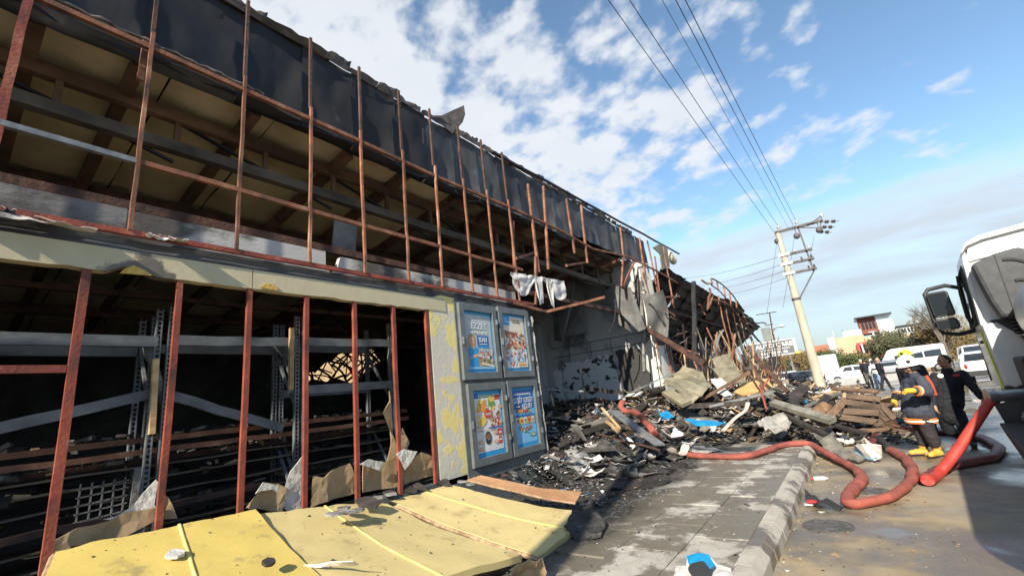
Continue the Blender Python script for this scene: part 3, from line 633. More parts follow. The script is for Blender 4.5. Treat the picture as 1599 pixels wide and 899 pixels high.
# hanging ceiling boards and dangling cables inside the entrance
hung_m = mat('hanging_smoked_board', (0.085, 0.085, 0.082), (0.19, 0.19, 0.182), scale=2, rough=0.85, bump=0.25, rand=0.2)
for poly, Y in [([(862, 440), (897, 440), (893, 477), (877, 533), (865, 531)], 13.2), ([(893, 478), (912, 470), (916, 518), (880, 526)], 13.6), ([(915, 472), (963, 478), (986, 518), (972, 510)], 13.4), ([(955, 445), (984, 448), (1008, 512), (997, 517), (962, 482)], 13.0), ([(898, 440), (960, 446), (950, 474), (914, 468)], 13.9)]:
    sp('hanging_board', MB().prism([ay(*p, Y + 0.15*math.sin(p[0]*0.7)) for p in poly], (0, 0.02, 0)), hung_m)
for (a, b, Y) in [((868, 500), (845, 470), 12), ((905, 575), (912, 645), 10.5), ((858, 610), (866, 668), 10), ((930, 430), (948, 470), 12.5), ((960, 470), (950, 520), 12)]:
    sp('hanging_cable', MB().tube(smooth_path([ay(*a, Y), (ay(*a, Y)+ay(*b, Y))/2+Vector((0.08, 0, -0.05)), ay(*b, Y)], 4), 0.02, 5), black_rubber)
sp('hanging_board', MB().prism([(-6.0, 3.6, 4.3), (-6.02, 4.02, 4.22), (-6.05, 4.1, 4.85), (-6.03, 3.68, 4.9)], (-0.02, 0.0, 0)), hung_m)

# ------------------------------------------------------------------ poster board on the wall
PB = thing('poster_board', 'grey board with four framed supermarket posters on the shop wall', 'notice board', (-4.95, 6.2, 0.6))
XB = -4.98
m = MB(); m.prism([(XB-0.1, 5.19, 0.55), (XB-0.1, 7.32, 0.55), (XB-0.1, 7.3, 3.42), (XB-0.1, 5.17, 3.40)], (0.1, 0, 0)); m.build('backing_board', board_green, PB)
m = MB(); m.prism([(XB-0.3, 7.33, 0.5), (XB-0.02, 7.33, 0.5), (XB-0.02, 7.3, 3.4), (XB-0.3, 7.3, 3.4)], (0, 0.05, 0)); m.build('side_board', board_green, PB)
rgp = random.Random(5)
def torn_edge(u, v): return (XB-0.02+0.07*v+0.03*nz((u*14, v, 0)), 7.33+0.05*nz((u*16, v*2, 3))+0.03*v, 3.3-2.6*u)
MB().grid(torn_edge, 30, 2, 0.006).build('peeling_edge', gypsum_dark, PB)
P_ = {}
def flat(name, c, rough=0.5): 
    return mat('print_'+name, c, tuple(min(1, x*1.12) for x in c), scale=4, rough=rough, coord='World')
pb_blue = flat('blue', (0.02, 0.26, 0.52)); pb_deep = flat('deep_blue', (0.01, 0.12, 0.36)); pb_white = flat('white', (0.62, 0.62, 0.60)); pb_grey = flat('grey', (0.36, 0.40, 0.41))
pb_skin = flat('skin', (0.55, 0.33, 0.22)); pb_hair = flat('hair', (0.36, 0.22, 0.09)); pb_red = flat('red', (0.52, 0.04, 0.03)); pb_orange = flat('orange', (0.62, 0.26, 0.04)); pb_yel = flat('yellow', (0.68, 0.5, 0.07))
pb_green = flat('green', (0.12, 0.28, 0.06)); pb_brown = flat('brown', (0.20, 0.10, 0.05)); pb_black = flat('black', (0.03, 0.03, 0.03)); pb_cream = flat('cream', (0.62, 0.56, 0.44)); pb_pale = flat('pale_blue', (0.16, 0.42, 0.62)); pb_wood = flat('tan', (0.42, 0.28, 0.15))
def poster(y0, y1, z0, z1, kind):
    fw = 0.12; X = XB+0.0
    fr_ = thing('poster_frame', None, None, (X, y0, z0)); fr_.parent = PB; del_ = ORG[PB]
    fr_.location = del_.inverted() @ Vector((X, y0, z0)); ORG[fr_] = Matrix.Translation((X, y0, z0))
    m = MB()
    for a, b, c, d in ((y0, y0+fw, z0, z1), (y1-fw, y1, z0, z1), (y0+fw, y1-fw, z0, z0+fw), (y0+fw, y1-fw, z1-fw, z1)): m.box(X, X+0.055, a, b, c, d)
    m.build('frame', board_frame, fr_, bevel=0.006)
    m = MB()
    for zz in (z0+0.3, z1-0.32): m.box(X+0.055, X+0.075, y1-0.045, y1-0.015, zz, zz+0.09)
    m.box(X+0.055, X+0.07, y0+0.02, y0+0.05, (z0+z1)/2-0.06, (z0+z1)/2+0.06); m.build('hinge', steel_bright, fr_)
    a0, a1, b0, b1 = y0+fw, y1-fw, z0+fw, z1-fw; W, Hh = a1-a0, b1-b0
    xs = [X+0.010]
    MB().box(X, xs[0], a0, a1, b0, b1).build('poster', pb_blue, fr_)
    prints = {}; cnt = [0]
    def lift(lay): cnt[0] += 1; return X+0.010+0.0015*lay+0.00004*cnt[0]
    def rect(u0, u1, v0, v1, mt, lay=1, sk=0.0):
        x = lift(lay); mb = prints.setdefault(mt, MB())
        A = lambda u, v: (x, a0+W*u, b0+Hh*v)
        mb.add([A(u0, v0), A(u1, v0+sk), A(u1, v1+sk), A(u0, v1)], [(0, 1, 2, 3)])
    def disc(u, v, ru, rv, mt, lay=1, n=12, a_0=0, a_1=2*math.pi):
        x = lift(lay); mb = prints.setdefault(mt, MB())
        mb.add([(x, a0+W*(u+ru*math.cos(a_0+(a_1-a_0)*k/n)), b0+Hh*(v+rv*math.sin(a_0+(a_1-a_0)*k/n))) for k in range(n)], [tuple(range(n))])
    def txt(s, u, v, size, mt, lay=4, sq=1.0): place_text(s, size, mt, fr_, (lift(lay)+0.001, a0+W*u, b0+Hh*v), (0, 1, 0), (0, 0, 1), sq)
    g = random.Random(kind*13+1)
    if kind == 1:
        rect(0.05, 0.95, 0.05, 0.95, pb_grey); rect(0.05, 0.95, 0.05, 0.22, pb_wood, 2); rect(0.12, 0.6, 0.905, 0.915, pb_white, 3); rect(0.1, 0.8, 0.835, 0.845, pb_white, 3)
        txt('LEZZET', 0.47, 0.76, 0.155, pb_white, 4, 0.92); txt('HER MUTFAKTA', 0.47, 0.645, 0.075, pb_white, 4, 0.9)
        rect(0.42, 0.82, 0.42, 0.60, pb_deep, 3); rect(0.42, 0.82, 0.40, 0.43, pb_blue, 4); txt('%101', 0.62, 0.53, 0.115, pb_white, 6, 0.95); rect(0.48, 0.76, 0.455, 0.47, pb_white, 6)
        disc(0.23, 0.51, 0.13, 0.12, pb_hair, 3, 14); disc(0.15, 0.44, 0.06, 0.08, pb_hair, 3); disc(0.24, 0.50, 0.08, 0.075, pb_skin, 4, 14)
        disc(0.215, 0.515, 0.012, 0.008, pb_black, 5, 8); disc(0.27, 0.515, 0.012, 0.008, pb_black, 5, 8); disc(0.245, 0.463, 0.03, 0.009, pb_red, 5, 8)
        rect(0.10, 0.42, 0.05, 0.38, pb_blue, 3); disc(0.25, 0.36, 0.19, 0.06, pb_blue, 3, 14); rect(0.20, 0.30, 0.38, 0.43, pb_skin, 3)
        rect(0.14, 0.55, 0.22, 0.27, pb_skin, 5, 0.05); rect(0.10, 0.24, 0.25, 0.34, pb_blue, 6)
        for k in range(46): disc(g.uniform(0.46, 0.92), g.uniform(0.17, 0.38), g.uniform(0.015, 0.04), g.uniform(0.01, 0.03), g.choice((pb_green, pb_brown, pb_red, pb_cream, pb_white, pb_black, pb_wood)), 3+k % 3, 8)
        rect(0.5, 0.95, 0.13, 0.16, pb_cream, 5, -0.05); rect(0.05, 0.95, 0.05, 0.09, pb_pale, 5)
    elif kind == 2:
        rect(0.04, 0.96, 0.05, 0.96, pb_cream); rect(0.04, 0.34, 0.80, 0.96, pb_blue, 2); rect(0.1, 0.28, 0.86, 0.875, pb_white, 3); rect(0.1, 0.24, 0.91, 0.92, pb_white, 3)
        txt('LOCAL', 0.62, 0.88, 0.10, pb_brown, 3, 0.8)
        for k in range(120):
            row = g.choice((0.66, 0.60, 0.54, 0.47, 0.42)); disc(g.uniform(0.1, 0.94), row+g.uniform(-0.03, 0.03), g.uniform(0.02, 0.04), g.uniform(0.012, 0.025), g.choice((pb_red, pb_red, pb_brown, pb_black, pb_orange, pb_white)), 2+k % 3, 8)
        rect(0.1, 0.5, 0.62, 0.70, pb_brown, 2, -0.02); rect(0.04, 0.96, 0.05, 0.36, pb_white, 2)
        for k in range(60): disc(g.uniform(0.08, 0.92), g.uniform(0.09, 0.37), g.uniform(0.02, 0.05), g.uniform(0.015, 0.045), g.choice((pb_red, pb_grey, pb_grey, pb_brown, pb_cream, pb_pale)), 3+k % 3, 8)
        rect(0.5, 0.93, 0.07, 0.14, pb_cream, 6); rect(0.55, 0.88, 0.09, 0.12, pb_orange, 7)
    elif kind == 3:
        rect(0.05, 0.95, 0.07, 0.93, pb_white); rect(0.05, 0.2, 0.88, 0.96, pb_deep, 2); rect(0.22, 0.72, 0.885, 0.925, pb_green, 2); rect(0.25, 0.68, 0.898, 0.91, pb_white, 3); rect(0.76, 0.94, 0.84, 0.92, pb_red, 2)
        for k in range(26): disc(g.uniform(0.1, 0.46), g.uniform(0.68, 0.84), g.uniform(0.04, 0.075), g.uniform(0.025, 0.045), g.choice((pb_orange, pb_orange, pb_yel)), 2+k % 3, 10)
        for k in range(16): disc(g.uniform(0.56, 0.74), g.uniform(0.70, 0.86), g.uniform(0.04, 0.07), g.uniform(0.03, 0.05), g.choice((pb_yel, pb_yel, pb_cream, pb_green)), 2+k % 3, 10)
        for k in range(18): disc(g.uniform(0.12, 0.42), g.uniform(0.46, 0.62), g.uniform(0.05, 0.09), g.uniform(0.02, 0.035), g.choice((pb_yel, pb_yel, pb_cream)), 2+k % 3, 10)
        for k in range(40): disc(g.uniform(0.56, 0.93), g.uniform(0.42, 0.64), g.uniform(0.03, 0.05), g.uniform(0.02, 0.04), g.choice((pb_cream, pb_brown, pb_wood, pb_red)), 2+k % 3, 8)
        disc(0.48, 0.63, 0.14, 0.06, pb_red, 6, 16); rect(0.38, 0.58, 0.635, 0.645, pb_white, 7); rect(0.38, 0.58, 0.615, 0.625, pb_white, 7)
        rect(0.46, 0.93, 0.40, 0.425, pb_deep, 6); rect(0.05, 0.95, 0.385, 0.39, pb_red, 5)
        disc(0.42, 0.27, 0.11, 0.10, pb_black, 2, 14); disc(0.42, 0.29, 0.09, 0.05, pb_brown, 3, 12); rect(0.3, 0.32, 0.2, 0.34, pb_grey, 3)
        rect(0.76, 0.93, 0.28, 0.37, pb_red, 2); rect(0.78, 0.9, 0.16, 0.26, pb_red, 2); rect(0.8, 0.88, 0.2, 0.23, pb_white, 3); rect(0.8, 0.9, 0.31, 0.34, pb_white, 3)
        for (u, v) in ((0.1, 0.43), (0.86, 0.70), (0.36, 0.71), (0.09, 0.2), (0.09, 0.10), (0.6, 0.31), (0.62, 0.17), (0.82, 0.46)):
            rect(u, u+0.13, v, v+0.045, pb_orange, 5); rect(u+0.02, u+0.11, v+0.015, v+0.03, pb_white, 6)
        for k in range(22): u, v = g.uniform(0.08, 0.85), g.choice((0.395, 0.37, 0.24, 0.13, 0.10, 0.67)); rect(u, u+g.uniform(0.04, 0.1), v, v+0.008, pb_grey, 4)
    else:
        rect(0.05, 0.95, 0.06, 0.95, pb_pale); rect(0.05, 0.95, 0.62, 0.95, pb_deep, 2); rect(0.14, 0.86, 0.865, 0.895, pb_white, 3)
        for k in range(9): rect(0.17+k*0.075, 0.18+k*0.075, 0.86, 0.90, pb_deep, 4)
        txt('ÇEŞİT ÇEŞİT', 0.5, 0.77, 0.115, pb_white, 4, 0.9); txt('LEZZET', 0.66, 0.665, 0.105, pb_white, 4, 0.9); rect(0.14, 0.38, 0.64, 0.70, pb_black, 3); rect(0.18, 0.34, 0.66, 0.68, pb_white, 4)
        for k in range(26): disc(g.uniform(0.14, 0.76), g.uniform(0.57, 0.62), g.uniform(0.03, 0.06), g.uniform(0.015, 0.03), g.choice((pb_green, pb_orange, pb_red, pb_brown, pb_cream)), 4+k % 3, 9)
        for k in range(5):
            u = 0.1+k*0.165; rect(u, u+0.15, 0.37, 0.53, (pb_cream, pb_yel, pb_white, pb_orange, pb_cream)[k], 3); rect(u, u+0.15, 0.49, 0.53, pb_deep, 4); disc(u+0.075, 0.43, 0.05, 0.03, (pb_brown, pb_red, pb_green, pb_red, pb_orange)[k], 4, 10); rect(u+0.02, u+0.13, 0.38, 0.395, pb_wood, 4)
        for k in range(34):
            a = g.uniform(0, 1); disc(0.22+0.5*a, 0.32-0.10*math.sin(math.pi*a)*g.random(), g.uniform(0.02, 0.05), g.uniform(0.012, 0.028), g.choice((pb_green, pb_red, pb_orange, pb_brown, pb_cream)), 3+k % 3, 9)
        rect(0.66, 0.9, 0.15, 0.21, pb_green, 3); rect(0.70, 0.86, 0.17, 0.19, pb_white, 4)
    for mt, mb in prints.items():
        if len(mb.f): mb.build('print', mt, fr_)['kind'] = 'stuff'
poster(5.22, 6.20, 2.08, 3.36, 1); poster(6.26, 7.22, 2.09, 3.40, 2); poster(5.28, 6.25, 0.74, 2.02, 3); poster(6.30, 7.25, 0.74, 2.03, 4)

# ------------------------------------------------------------------ fallen yellow wall panels on the pavement
def yellow(name_label, A, B, C, D, sag, ribs, seed, edge=0.06, dark=None):
    """A,B along the building (near end, far end), C,D along the pavement (far end, near end)"""
    A, B, C, D = map(Vector, (A, B, C, D)); o_ = (A+B+C+D)/4
    t = thing('wall_panel', name_label, 'wall panel', (o_.x, o_.y, 0.15), 0, 'yellow wall panels fallen on the pavement')
    def fn(u, v, lift=0.0):
        p = A.lerp(B, v).lerp(D.lerp(C, v), u)
        return Vector((p.x, p.y, p.z - sag*math.sin(math.pi*u)*(0.6+0.4*v) + 0.014*nz((p.x*1.6, p.y*1.6, seed)) + 0.010*nz((p.x*4, p.y*4, seed))+0.003*nz((p.x*13, p.y*13, seed)) + lift))
    def jag(u, v):
        e = 0.02*nz((v*9, seed, 0)) if u < 0.02 else 0
        return fn(u + e, v)
    MB().grid(jag, 34, 22, edge).build('face_sheet', [yellow_near if seed == 1 else yellow_far], t, True)
    for rv in ribs:
        m = MB(); m.tube([fn(k/16, rv, 0.004) for k in range(17)], 0.014, 6, flat=0.6); m.build('rib', yellow_edge, t, True)
    m = MB(); m.tube([fn(k/16, 0.0, -edge*0.5) for k in range(17)], edge*0.52, 6, flat=0.8); m.build('core_edge', foam_edge, t)
    return fn
A1, B1 = (-4.9, 0.74, 0.99), (-4.9, 2.11, 0.95)
f1 = yellow('yellow wall panel nearest the camera with pieces of plaster lying on it', A1, B1, (-3.5, 2.0, 0.555), (-3.4, 0.35, 0.6), 0.02, (0.55,), 1)
f2 = yellow('yellow wall panel second from the camera with a white tear in it', (-4.9, 2.15, 0.9), (-4.9, 3.56, 0.68), (-2.9, 3.66, 0.27), (-3.1, 1.9, 0.47), 0.05, (0.48,), 2)
f3 = yellow('yellow wall panel at the far end, beside the poster board', (-4.9, 3.68, 0.66), (-4.9, 4.72, 0.64), (-2.95, 5.3, 0.21), (-2.85, 3.85, 0.20), 0.05, (0.54,), 3)
f4 = yellow('scorched orange strip of board sticking out beyond the yellow panels', (-4.7, 4.86, 0.68), (-4.65, 5.1, 0.69), (-3.4, 5.78, 0.34), (-3.3, 5.4, 0.30), 0.03, (), 4, 0.03)
for ch in list(COL.objects):
    if ch.name.startswith('face_sheet') and ch.parent and 'orange' in ch.parent['label']: ch.data.materials[0] = orange_board
for o in list(COL.objects):
    if o.get('label', '').startswith('scorched orange'): o.name = 'board_strip'; o['category'] = 'board'; del o['group']

def sheet_thing(name, label, cat, poly, mt, th=0.012, bend=0.03, seed=0, group=None, sub=5, at=None):
    """a torn sheet: outline given as points in space, filled, crumpled and given thickness"""
    bm = bmesh.new(); poly = [Vector(p) for p in poly]; n = len(poly)
    rg = random.Random(seed); pts = []
    for i in range(n):
        a, b = poly[i], poly[(i+1) % n]; L_ = (b-a).length; k = max(1, min(5, int(L_/0.09)))
        for j in range(k):
            p = a.lerp(b, j/k)
            if j: p = p + Vector((rg.uniform(-1, 1), rg.uniform(-1, 1), rg.uniform(-1, 1)))*L_*0.025
            pts.append(p)
    vs = [bm.verts.new(p) for p in pts]; f = bm.faces.new(vs); bm.normal_update(); nr = f.normal.copy()
    bmesh.ops.triangulate(bm, faces=[f])
    size = max((p-poly[0]).length for p in poly)
    for _ in range(2):
        es = [e for e in bm.edges if e.calc_length() > size/sub]
        if es: bmesh.ops.subdivide_edges(bm, edges=es, cuts=1)
        bmesh.ops.triangulate(bm, faces=[q for q in bm.faces if len(q.verts) > 3])
    for v in bm.verts:
        q = v.co/size*3.0; v.co += nr*bend*size*(nz((q.x+seed, q.y, q.z)) + 0.45*nz((q.x*2.7, q.y*2.7+seed, q.z*2.7)))
    ret = bmesh.ops.solidify(bm, geom=bm.faces[:], thickness=th)
    c = sum(pts, Vector())/len(pts); zmin = min(v.co.z for v in bm.verts); org = Vector((c.x, c.y, zmin))
    for v in bm.verts: v.co -= org
    bmesh.ops.recalc_face_normals(bm, faces=bm.faces[:])
    me = bpy.data.meshes.new(name); bm.to_mesh(me); bm.free(); me.materials.append(mt)
    o = bpy.data.objects.new(name, me); COL.objects.link(o); o.location = org; ORG[o] = Matrix.Translation(org)
    return tag(o, label, cat, group)
# torn plasterboard left standing between the posts
brd = [
 ([(60, 899), (80, 845), (120, 823), (170, 812), (192, 800), (250, 790), (252, 806), (188, 840), (110, 852), (100, 899)], 'long low brown strip of torn wallboard behind the left red posts', kraft),
 ([(160, 810), (180, 805), (205, 790), (242, 748), (246, 752), (240, 786), (248, 803), (200, 812)], 'pale torn flap of wallboard leaning against the second red post', gypsum),
 ([(248, 810), (255, 770), (262, 776), (276, 808)], 'narrow brown sliver of wallboard right of the second red post', kraft),
 ([(384, 792), (402, 768), (412, 752), (432, 754), (445, 760), (440, 798)], 'brown torn wallboard right of the third red post', kraft),
 ([(440, 790), (443, 760), (452, 735), (470, 712), (474, 726), (472, 796), (452, 800)], 'tall pale torn wallboard left of the fourth red post', gypsum),
 ([(484, 792), (488, 742), (505, 745), (518, 733), (545, 722), (553, 745), (556, 768), (520, 778)], 'brown torn wallboard between the fourth and fifth red posts', kraft),
 ([(565, 768), (567, 724), (582, 722), (602, 720), (610, 695), (612, 640), (608, 610), (614, 668), (618, 700), (628, 757), (600, 762)], 'tall brown wallboard spike beside the sixth red post', kraft),
 ([(620, 690), (628, 668), (638, 690), (632, 705), (640, 718), (655, 705), (675, 712), (684, 716), (688, 738), (640, 752), (630, 756)], 'brown torn wallboard between the sixth and last red posts', kraft)]
for i, (poly, lab, mt) in enumerate(brd):
    sheet_thing('torn_wallboard', lab, 'wallboard', [ax(*p, -5.08-0.02*(i % 3)) for p in poly], mt, 0.013, 0.035, i+3, 'torn wallboard left between the red posts', 7)
pale = [([(398, 770), (410, 752), (434, 757), (432, 768), (425, 763), (404, 766)], 4.99), ([(618, 708), (630, 700), (650, 704), (640, 722), (632, 732)], 4.98), ([(560, 724), (575, 716), (598, 720), (592, 734), (575, 728)], 4.98)]
for i, (poly, X) in enumerate(pale):
    sheet_thing('gypsum_scrap', ('grey gypsum scrap clinging to wallboard right of the third red post', 'grey gypsum scrap beside the last red post', 'white gypsum scrap stuck beside the fifth red post')[i], 'plaster scrap', [ax(*p, -X) for p in poly], gypsum, 0.012, 0.03, 40+i, None, 5)
# plaster pieces on the yellow panels
def on_panel(fn, u, v): return fn(u, v)
def chunk(label, c, r, mt, seed, th=0.02, tilt=(0, 0), cat='plaster scrap', grp=None):
    rg = random.Random(seed); n = 7; c = Vector(c)
    poly = []
    for k in range(n):
        a = 2*math.pi*k/n+rg.uniform(-0.3, 0.3); rr_ = r*rg.uniform(0.65, 1.2); x, y = rr_*math.cos(a)*1.2, rr_*math.sin(a)*0.8
        poly.append(c+Vector((x, y, 0.02+x*tilt[0]+y*tilt[1])))
    return sheet_thing('plaster_piece', label, cat, poly, mt, th, 0.03, seed, grp, 5)
chunk('large grey plaster piece in the middle of the nearest yellow panel', az(200, 873, 0.82), 0.11, gypsum_dark, 61, tilt=(-0.17, 0))
chunk('plaster piece near the top edge of the nearest yellow panel', az(207, 833, 0.95), 0.075, gypsum_dark, 62, tilt=(-0.17, 0))
chunk('broken pair of plaster pieces right of the large one, left half', az(249, 857, 0.86), 0.08, gypsum, 63, tilt=(-0.17, 0.1))
chunk('broken pair of plaster pieces right of the large one, right half', az(271, 866, 0.84), 0.07, gypsum, 64, tilt=(-0.17, 0))
chunk('black burnt scrap on the nearest yellow panel', az(418, 879, 0.72), 0.065, char_wood, 65, cat='burnt scrap', tilt=(-0.2, 0))
chunk('small scrap of plaster at the bottom edge of the photo', az(205, 897, 0.77), 0.05, gypsum, 66, tilt=(-0.17, 0))
sheet_thing('torn_flap', 'white torn flap of facing lifting off the second yellow panel', 'torn facing', [az(462, 881, 0.62), az(500, 879, 0.62), (az(535, 876, 0.65)), az(550, 876, 0.65), az(560, 880, 0.60), az(530, 882, 0.6), az(500, 884, 0.6)], white_sheet, 0.006, 0.03, 67)
for i, (px, py, z, r) in enumerate([(545, 800, 0.78, 0.10), (520, 803, 0.8, 0.09), (560, 797, 0.76, 0.08), (535, 794, 0.79, 0.09), (610, 772, 0.72, 0.09), (590, 777, 0.74, 0.08), (720, 752, 0.66, 0.08), (735, 756, 0.64, 0.07)]):
    chunk(['broad grey plaster piece below the fifth red post', 'grey plaster piece left of the fifth red post foot', 'grey plaster piece right of the fifth red post foot', 'grey plaster piece touching the foot of the fifth red post', 'grey plaster piece left of the sixth red post foot', 'grey plaster piece midway between fifth and sixth red posts', 'grey plaster piece below the peeling yellow wall', 'small grey plaster piece nearest the orange board'][i], az(px, py, z), r, gypsum_dark, 70+i, grp='plaster pieces along the top of the yellow panels')
for i, (px, py, z, r) in enumerate([(575, 785, 0.76, 0.13), (640, 764, 0.7, 0.12), (605, 770, 0.72, 0.10), (690, 752, 0.68, 0.12), (655, 760, 0.7, 0.1)]):
    chunk(['large burnt scrap right of the fifth red post', 'burnt scrap right of the sixth red post', 'burnt scrap left of the sixth red post', 'burnt scrap at the foot of the last red post', 'burnt scrap between the sixth and last red posts'][i], az(px, py, z), r, char_wood, 80+i, cat='burnt scrap', grp='burnt scraps along the top of the yellow panels', tilt=(-0.3, 0.1))

m = MB(); rg = random.Random(12)
for k in range(520):
    fn = rg.choice((f1, f2, f2, f3, f3)); u = rg.random()**(1.6 if rg.random() < 0.6 else 0.8); v = rg.random(); s_ = 0.0032*math.exp(rg.gauss(0, 0.65)); c = fn(u, v, 0.004)
    d = Vector((rg.uniform(-1, 1), rg.uniform(-1, 1), 0)).normalized()*s_; e = Vector((-d.y, d.x, 0))*rg.uniform(0.3, 1); m.hexa([c-d-e, c+d-e*.6, c+d*.8+e, c-d+e*.7], [c-d*.8-e+Vector((0, 0, s_*.6)), c+d*.8-e*.6+Vector((0, 0, s_*.5)), c+d*.6+e*.8+Vector((0, 0, s_*.6)), c-d*.7+e*.5+Vector((0, 0, s_*.5))], rg.choice((0, 0, 1, 2, 3)))
tag(m.build('grit', [char_wood, gypsum_dark, grey_wood, pale_wood]), 'soot crumbs and grit sprinkled over the fallen yellow panels', 'grit', kind='stuff')
sheet_thing('charred_sheet', 'charred crumpled sheet at the far corner of the yellow panels', 'burnt sheet', [az(*p, z) for p, z in [((893, 796), 0.3), ((918, 792), 0.32), ((944, 812), 0.24), ((938, 838), 0.18), ((905, 842), 0.17), ((880, 826), 0.22)]], litter_black, 0.006, 0.07, 141, None, 12)
sheet_thing('crumpled_bag', 'crumpled brown paper bag at the near corner of the yellow panels', 'paper bag', [az(*p, z) for p, z in [((795, 888), 0.36), ((820, 874), 0.4), ((848, 872), 0.34), ((852, 890), 0.25), ((838, 903), 0.2), ((806, 903), 0.26)]], kraft, 0.012, 0.14, 142, None, 12)

# ------------------------------------------------------------------ burnt shop fittings seen through the window wall
def rack(label, y0, y1, x, zt, zsh, seed):
    t = thing('shelf_rack', label, 'shelf rack', (x, (y0+y1)/2, 0.56), 0, 'burnt shelf racks inside the shop')
    for yy in (y0, y1):
        for dx in (0.0, -0.6):
            m = MB(); zb = 0.56
            m.bar((x+dx, yy-0.022, zb), (x+dx, yy-0.022, zt), 0.012, 0.05, up=(1, 0, 0)); m.bar((x+dx, yy+0.022, zb), (x+dx, yy+0.022, zt), 0.012, 0.05, up=(1, 0, 0))
            k = zb+0.05
            while k < zt-0.03: m.box(x+dx-0.02, x+dx+0.02, yy-0.016, yy+0.016, k, k+0.02); k += 0.05
            m.build('upright', shelf_steel, t)
        for k in range(2): MB().bar((x, yy, 0.8+k*1.1), (x-0.6, yy, 1.6+k*1.1), 0.03, 0.03).build('brace', shelf_steel, t)
    for zz in zsh:
        MB().bar((x, y0, zz), (x, y1, zz+0.02), 0.05, 0.11, segs=6, wob=0.006).build('shelf_beam', shelf_steel, t); MB().bar((x-0.6, y0, zz), (x-0.6, y1, zz), 0.05, 0.1).build('shelf_beam', shelf_steel, t)
    return t
RX = -5.75
rack('tall grey shelf rack behind the first three red posts', -1.6, 1.44, RX, 3.05, (2.68,), 1)
rack('tall grey shelf rack behind the middle red posts', 1.55, 2.93, RX, 3.1, (2.72,), 2)
rack('grey shelf rack with two cross beams behind the last red posts', 3.02, 4.42, RX, 3.1, (2.76, 2.12), 3)
def fallen(label, p, q, w, h, mt, name='fallen_beam', cat='beam', grp=None, segs=5, wob=0.008):
    o = MB().bar(p, q, w, h, segs=segs, wob=wob).build(name, mt); return tag(o, label, cat, grp)
fallen('fallen grey shelf beam sloping down to the left behind the first red post', ax(-20, 672, -5.85), ax(243, 612, -5.85), 0.06, 0.10, shelf_steel)
fallen('fallen grey shelf beam sloping down to the right behind the third red post', ax(262, 616, -5.85), ax(440, 668, -5.85), 0.06, 0.10, shelf_steel)
fallen('slanting grey brace behind the second red post', ax(228, 540, -5.95), ax(252, 610, -5.95), 0.06, 0.06, shelf_steel)
fallen('slanting grey brace behind the fourth red post', ax(425, 528, -5.95), ax(462, 578, -5.95), 0.06, 0.06, shelf_steel)
# counter rail with charred shelving below it
shelf_char = mat('scorched_shelf_board', (0.04, 0.03, 0.022), (0.17, 0.125, 0.085), (0.26, 0.21, 0.155), scale=2.0, detail=9, rough=0.85, bump=0.4, stretch=(1, 0.4, 1), coord='World', pos=(0.32, 0.62))
cn = thing('burnt_counter', 'charred counter with rusty orange rails running along inside the window wall', 'counter', (-6.0, 1.8, 0.56))
for z0, z1, dx in ((1.70, 1.72, 0), (1.58, 1.60, 0.03), (1.50, 1.50, -0.2)):
    m = MB().bar((-6.0+dx, -2.5, z0), (-6.0+dx, 4.9, z1), 0.055, 0.055, segs=24, wob=0.006); m.build('rail', rust_steel if dx >= 0 else dark_rust, cn)
for k in range(5): MB().bar((-5.95, -1.4+k*1.5, 0.56), (-5.95, -1.4+k*1.5, 1.7), 0.06, 0.06, up=(1, 0, 0)).build('leg', dark_rust, cn)
MB().bar((-5.85, -2, 1.0), (-5.85, 2.6, 1.04), 0.05, 0.06, segs=10, wob=0.015).build('rail', dark_rust, cn)
for z in (0.7, 0.86, 1.02, 1.18, 1.33, 1.46):
    MB().grid(lambda u, v, z=z: (-6.05-0.7*v, -2.5+7.4*u, z+0.018*nz((u*14, v*3, z*5))-0.05*v), 40, 4, 0.02).build('shelf', shelf_char, cn)
m = MB(); rg = random.Random(4)
for k in range(900):
    c = Vector((-6.0-rg.random()*0.9, -2.4+7.2*rg.random(), rg.choice((0.8, 1.05, 1.3, 1.5, 1.72)) + rg.uniform(0, 0.06))); s_ = rg.uniform(0.02, 0.09)
    d = Vector((rg.uniform(-1, 1), rg.uniform(-1, 1), rg.uniform(-0.3, 0.3))).normalized()
    m.bar(c-d*s_, c+d*s_, s_*rg.uniform(0.3, 1.2), s_*rg.uniform(0.1, 0.6), mi=rg.choice((0, 0, 1, 1, 1, 2, 3)))
tag(m.build('burnt_goods', [char_wood, ash_grey, gypsum_dark, pale_wood]), 'mass of burnt goods and ash lying on the charred shelves', 'burnt goods', kind='stuff')
bk = thing('wire_basket', 'grey wire display grid standing burnt behind the first two red posts', 'wire grid', (-6.1, 1.2, 0.9))
m = MB()
for k in range(6): m.bar((-5.9, 0.98, 0.98+0.07*k), (-5.9, 1.35, 1.0+0.07*k), 0.012, 0.012)
for k in range(5): m.bar((-5.9, 1.0+0.08*k, 0.95), (-5.9, 1.0+0.08*k, 1.38), 0.012, 0.012, up=(1, 0, 0))
m.build('grid', gypsum_dark, bk); MB().bar((-5.9, 1.4, 0.9), (-5.9, 1.42, 1.45), 0.07, 0.02, up=(1, 0, 0)).build('side_panel', gypsum_dark, bk)
tag(MB().bar(ax(455, 500, -5.7)+Vector((0, 0, -0.9)), ax(455, 500, -5.7)+Vector((0, 0, -0.1)), 0.05, 0.05, up=(1, 0, 0)).build('timber_post', pale_wood), 'raw timber post tied to the middle shelf upright', 'post')
tag(MB().bar(ax(243, 560, -5.7)+Vector((0, 0.02, -0.75)), ax(243, 560, -5.7), 0.05, 0.05, up=(1, 0, 0)).build('timber_post', pale_wood), 'raw timber post tied to the left shelf upright', 'post')
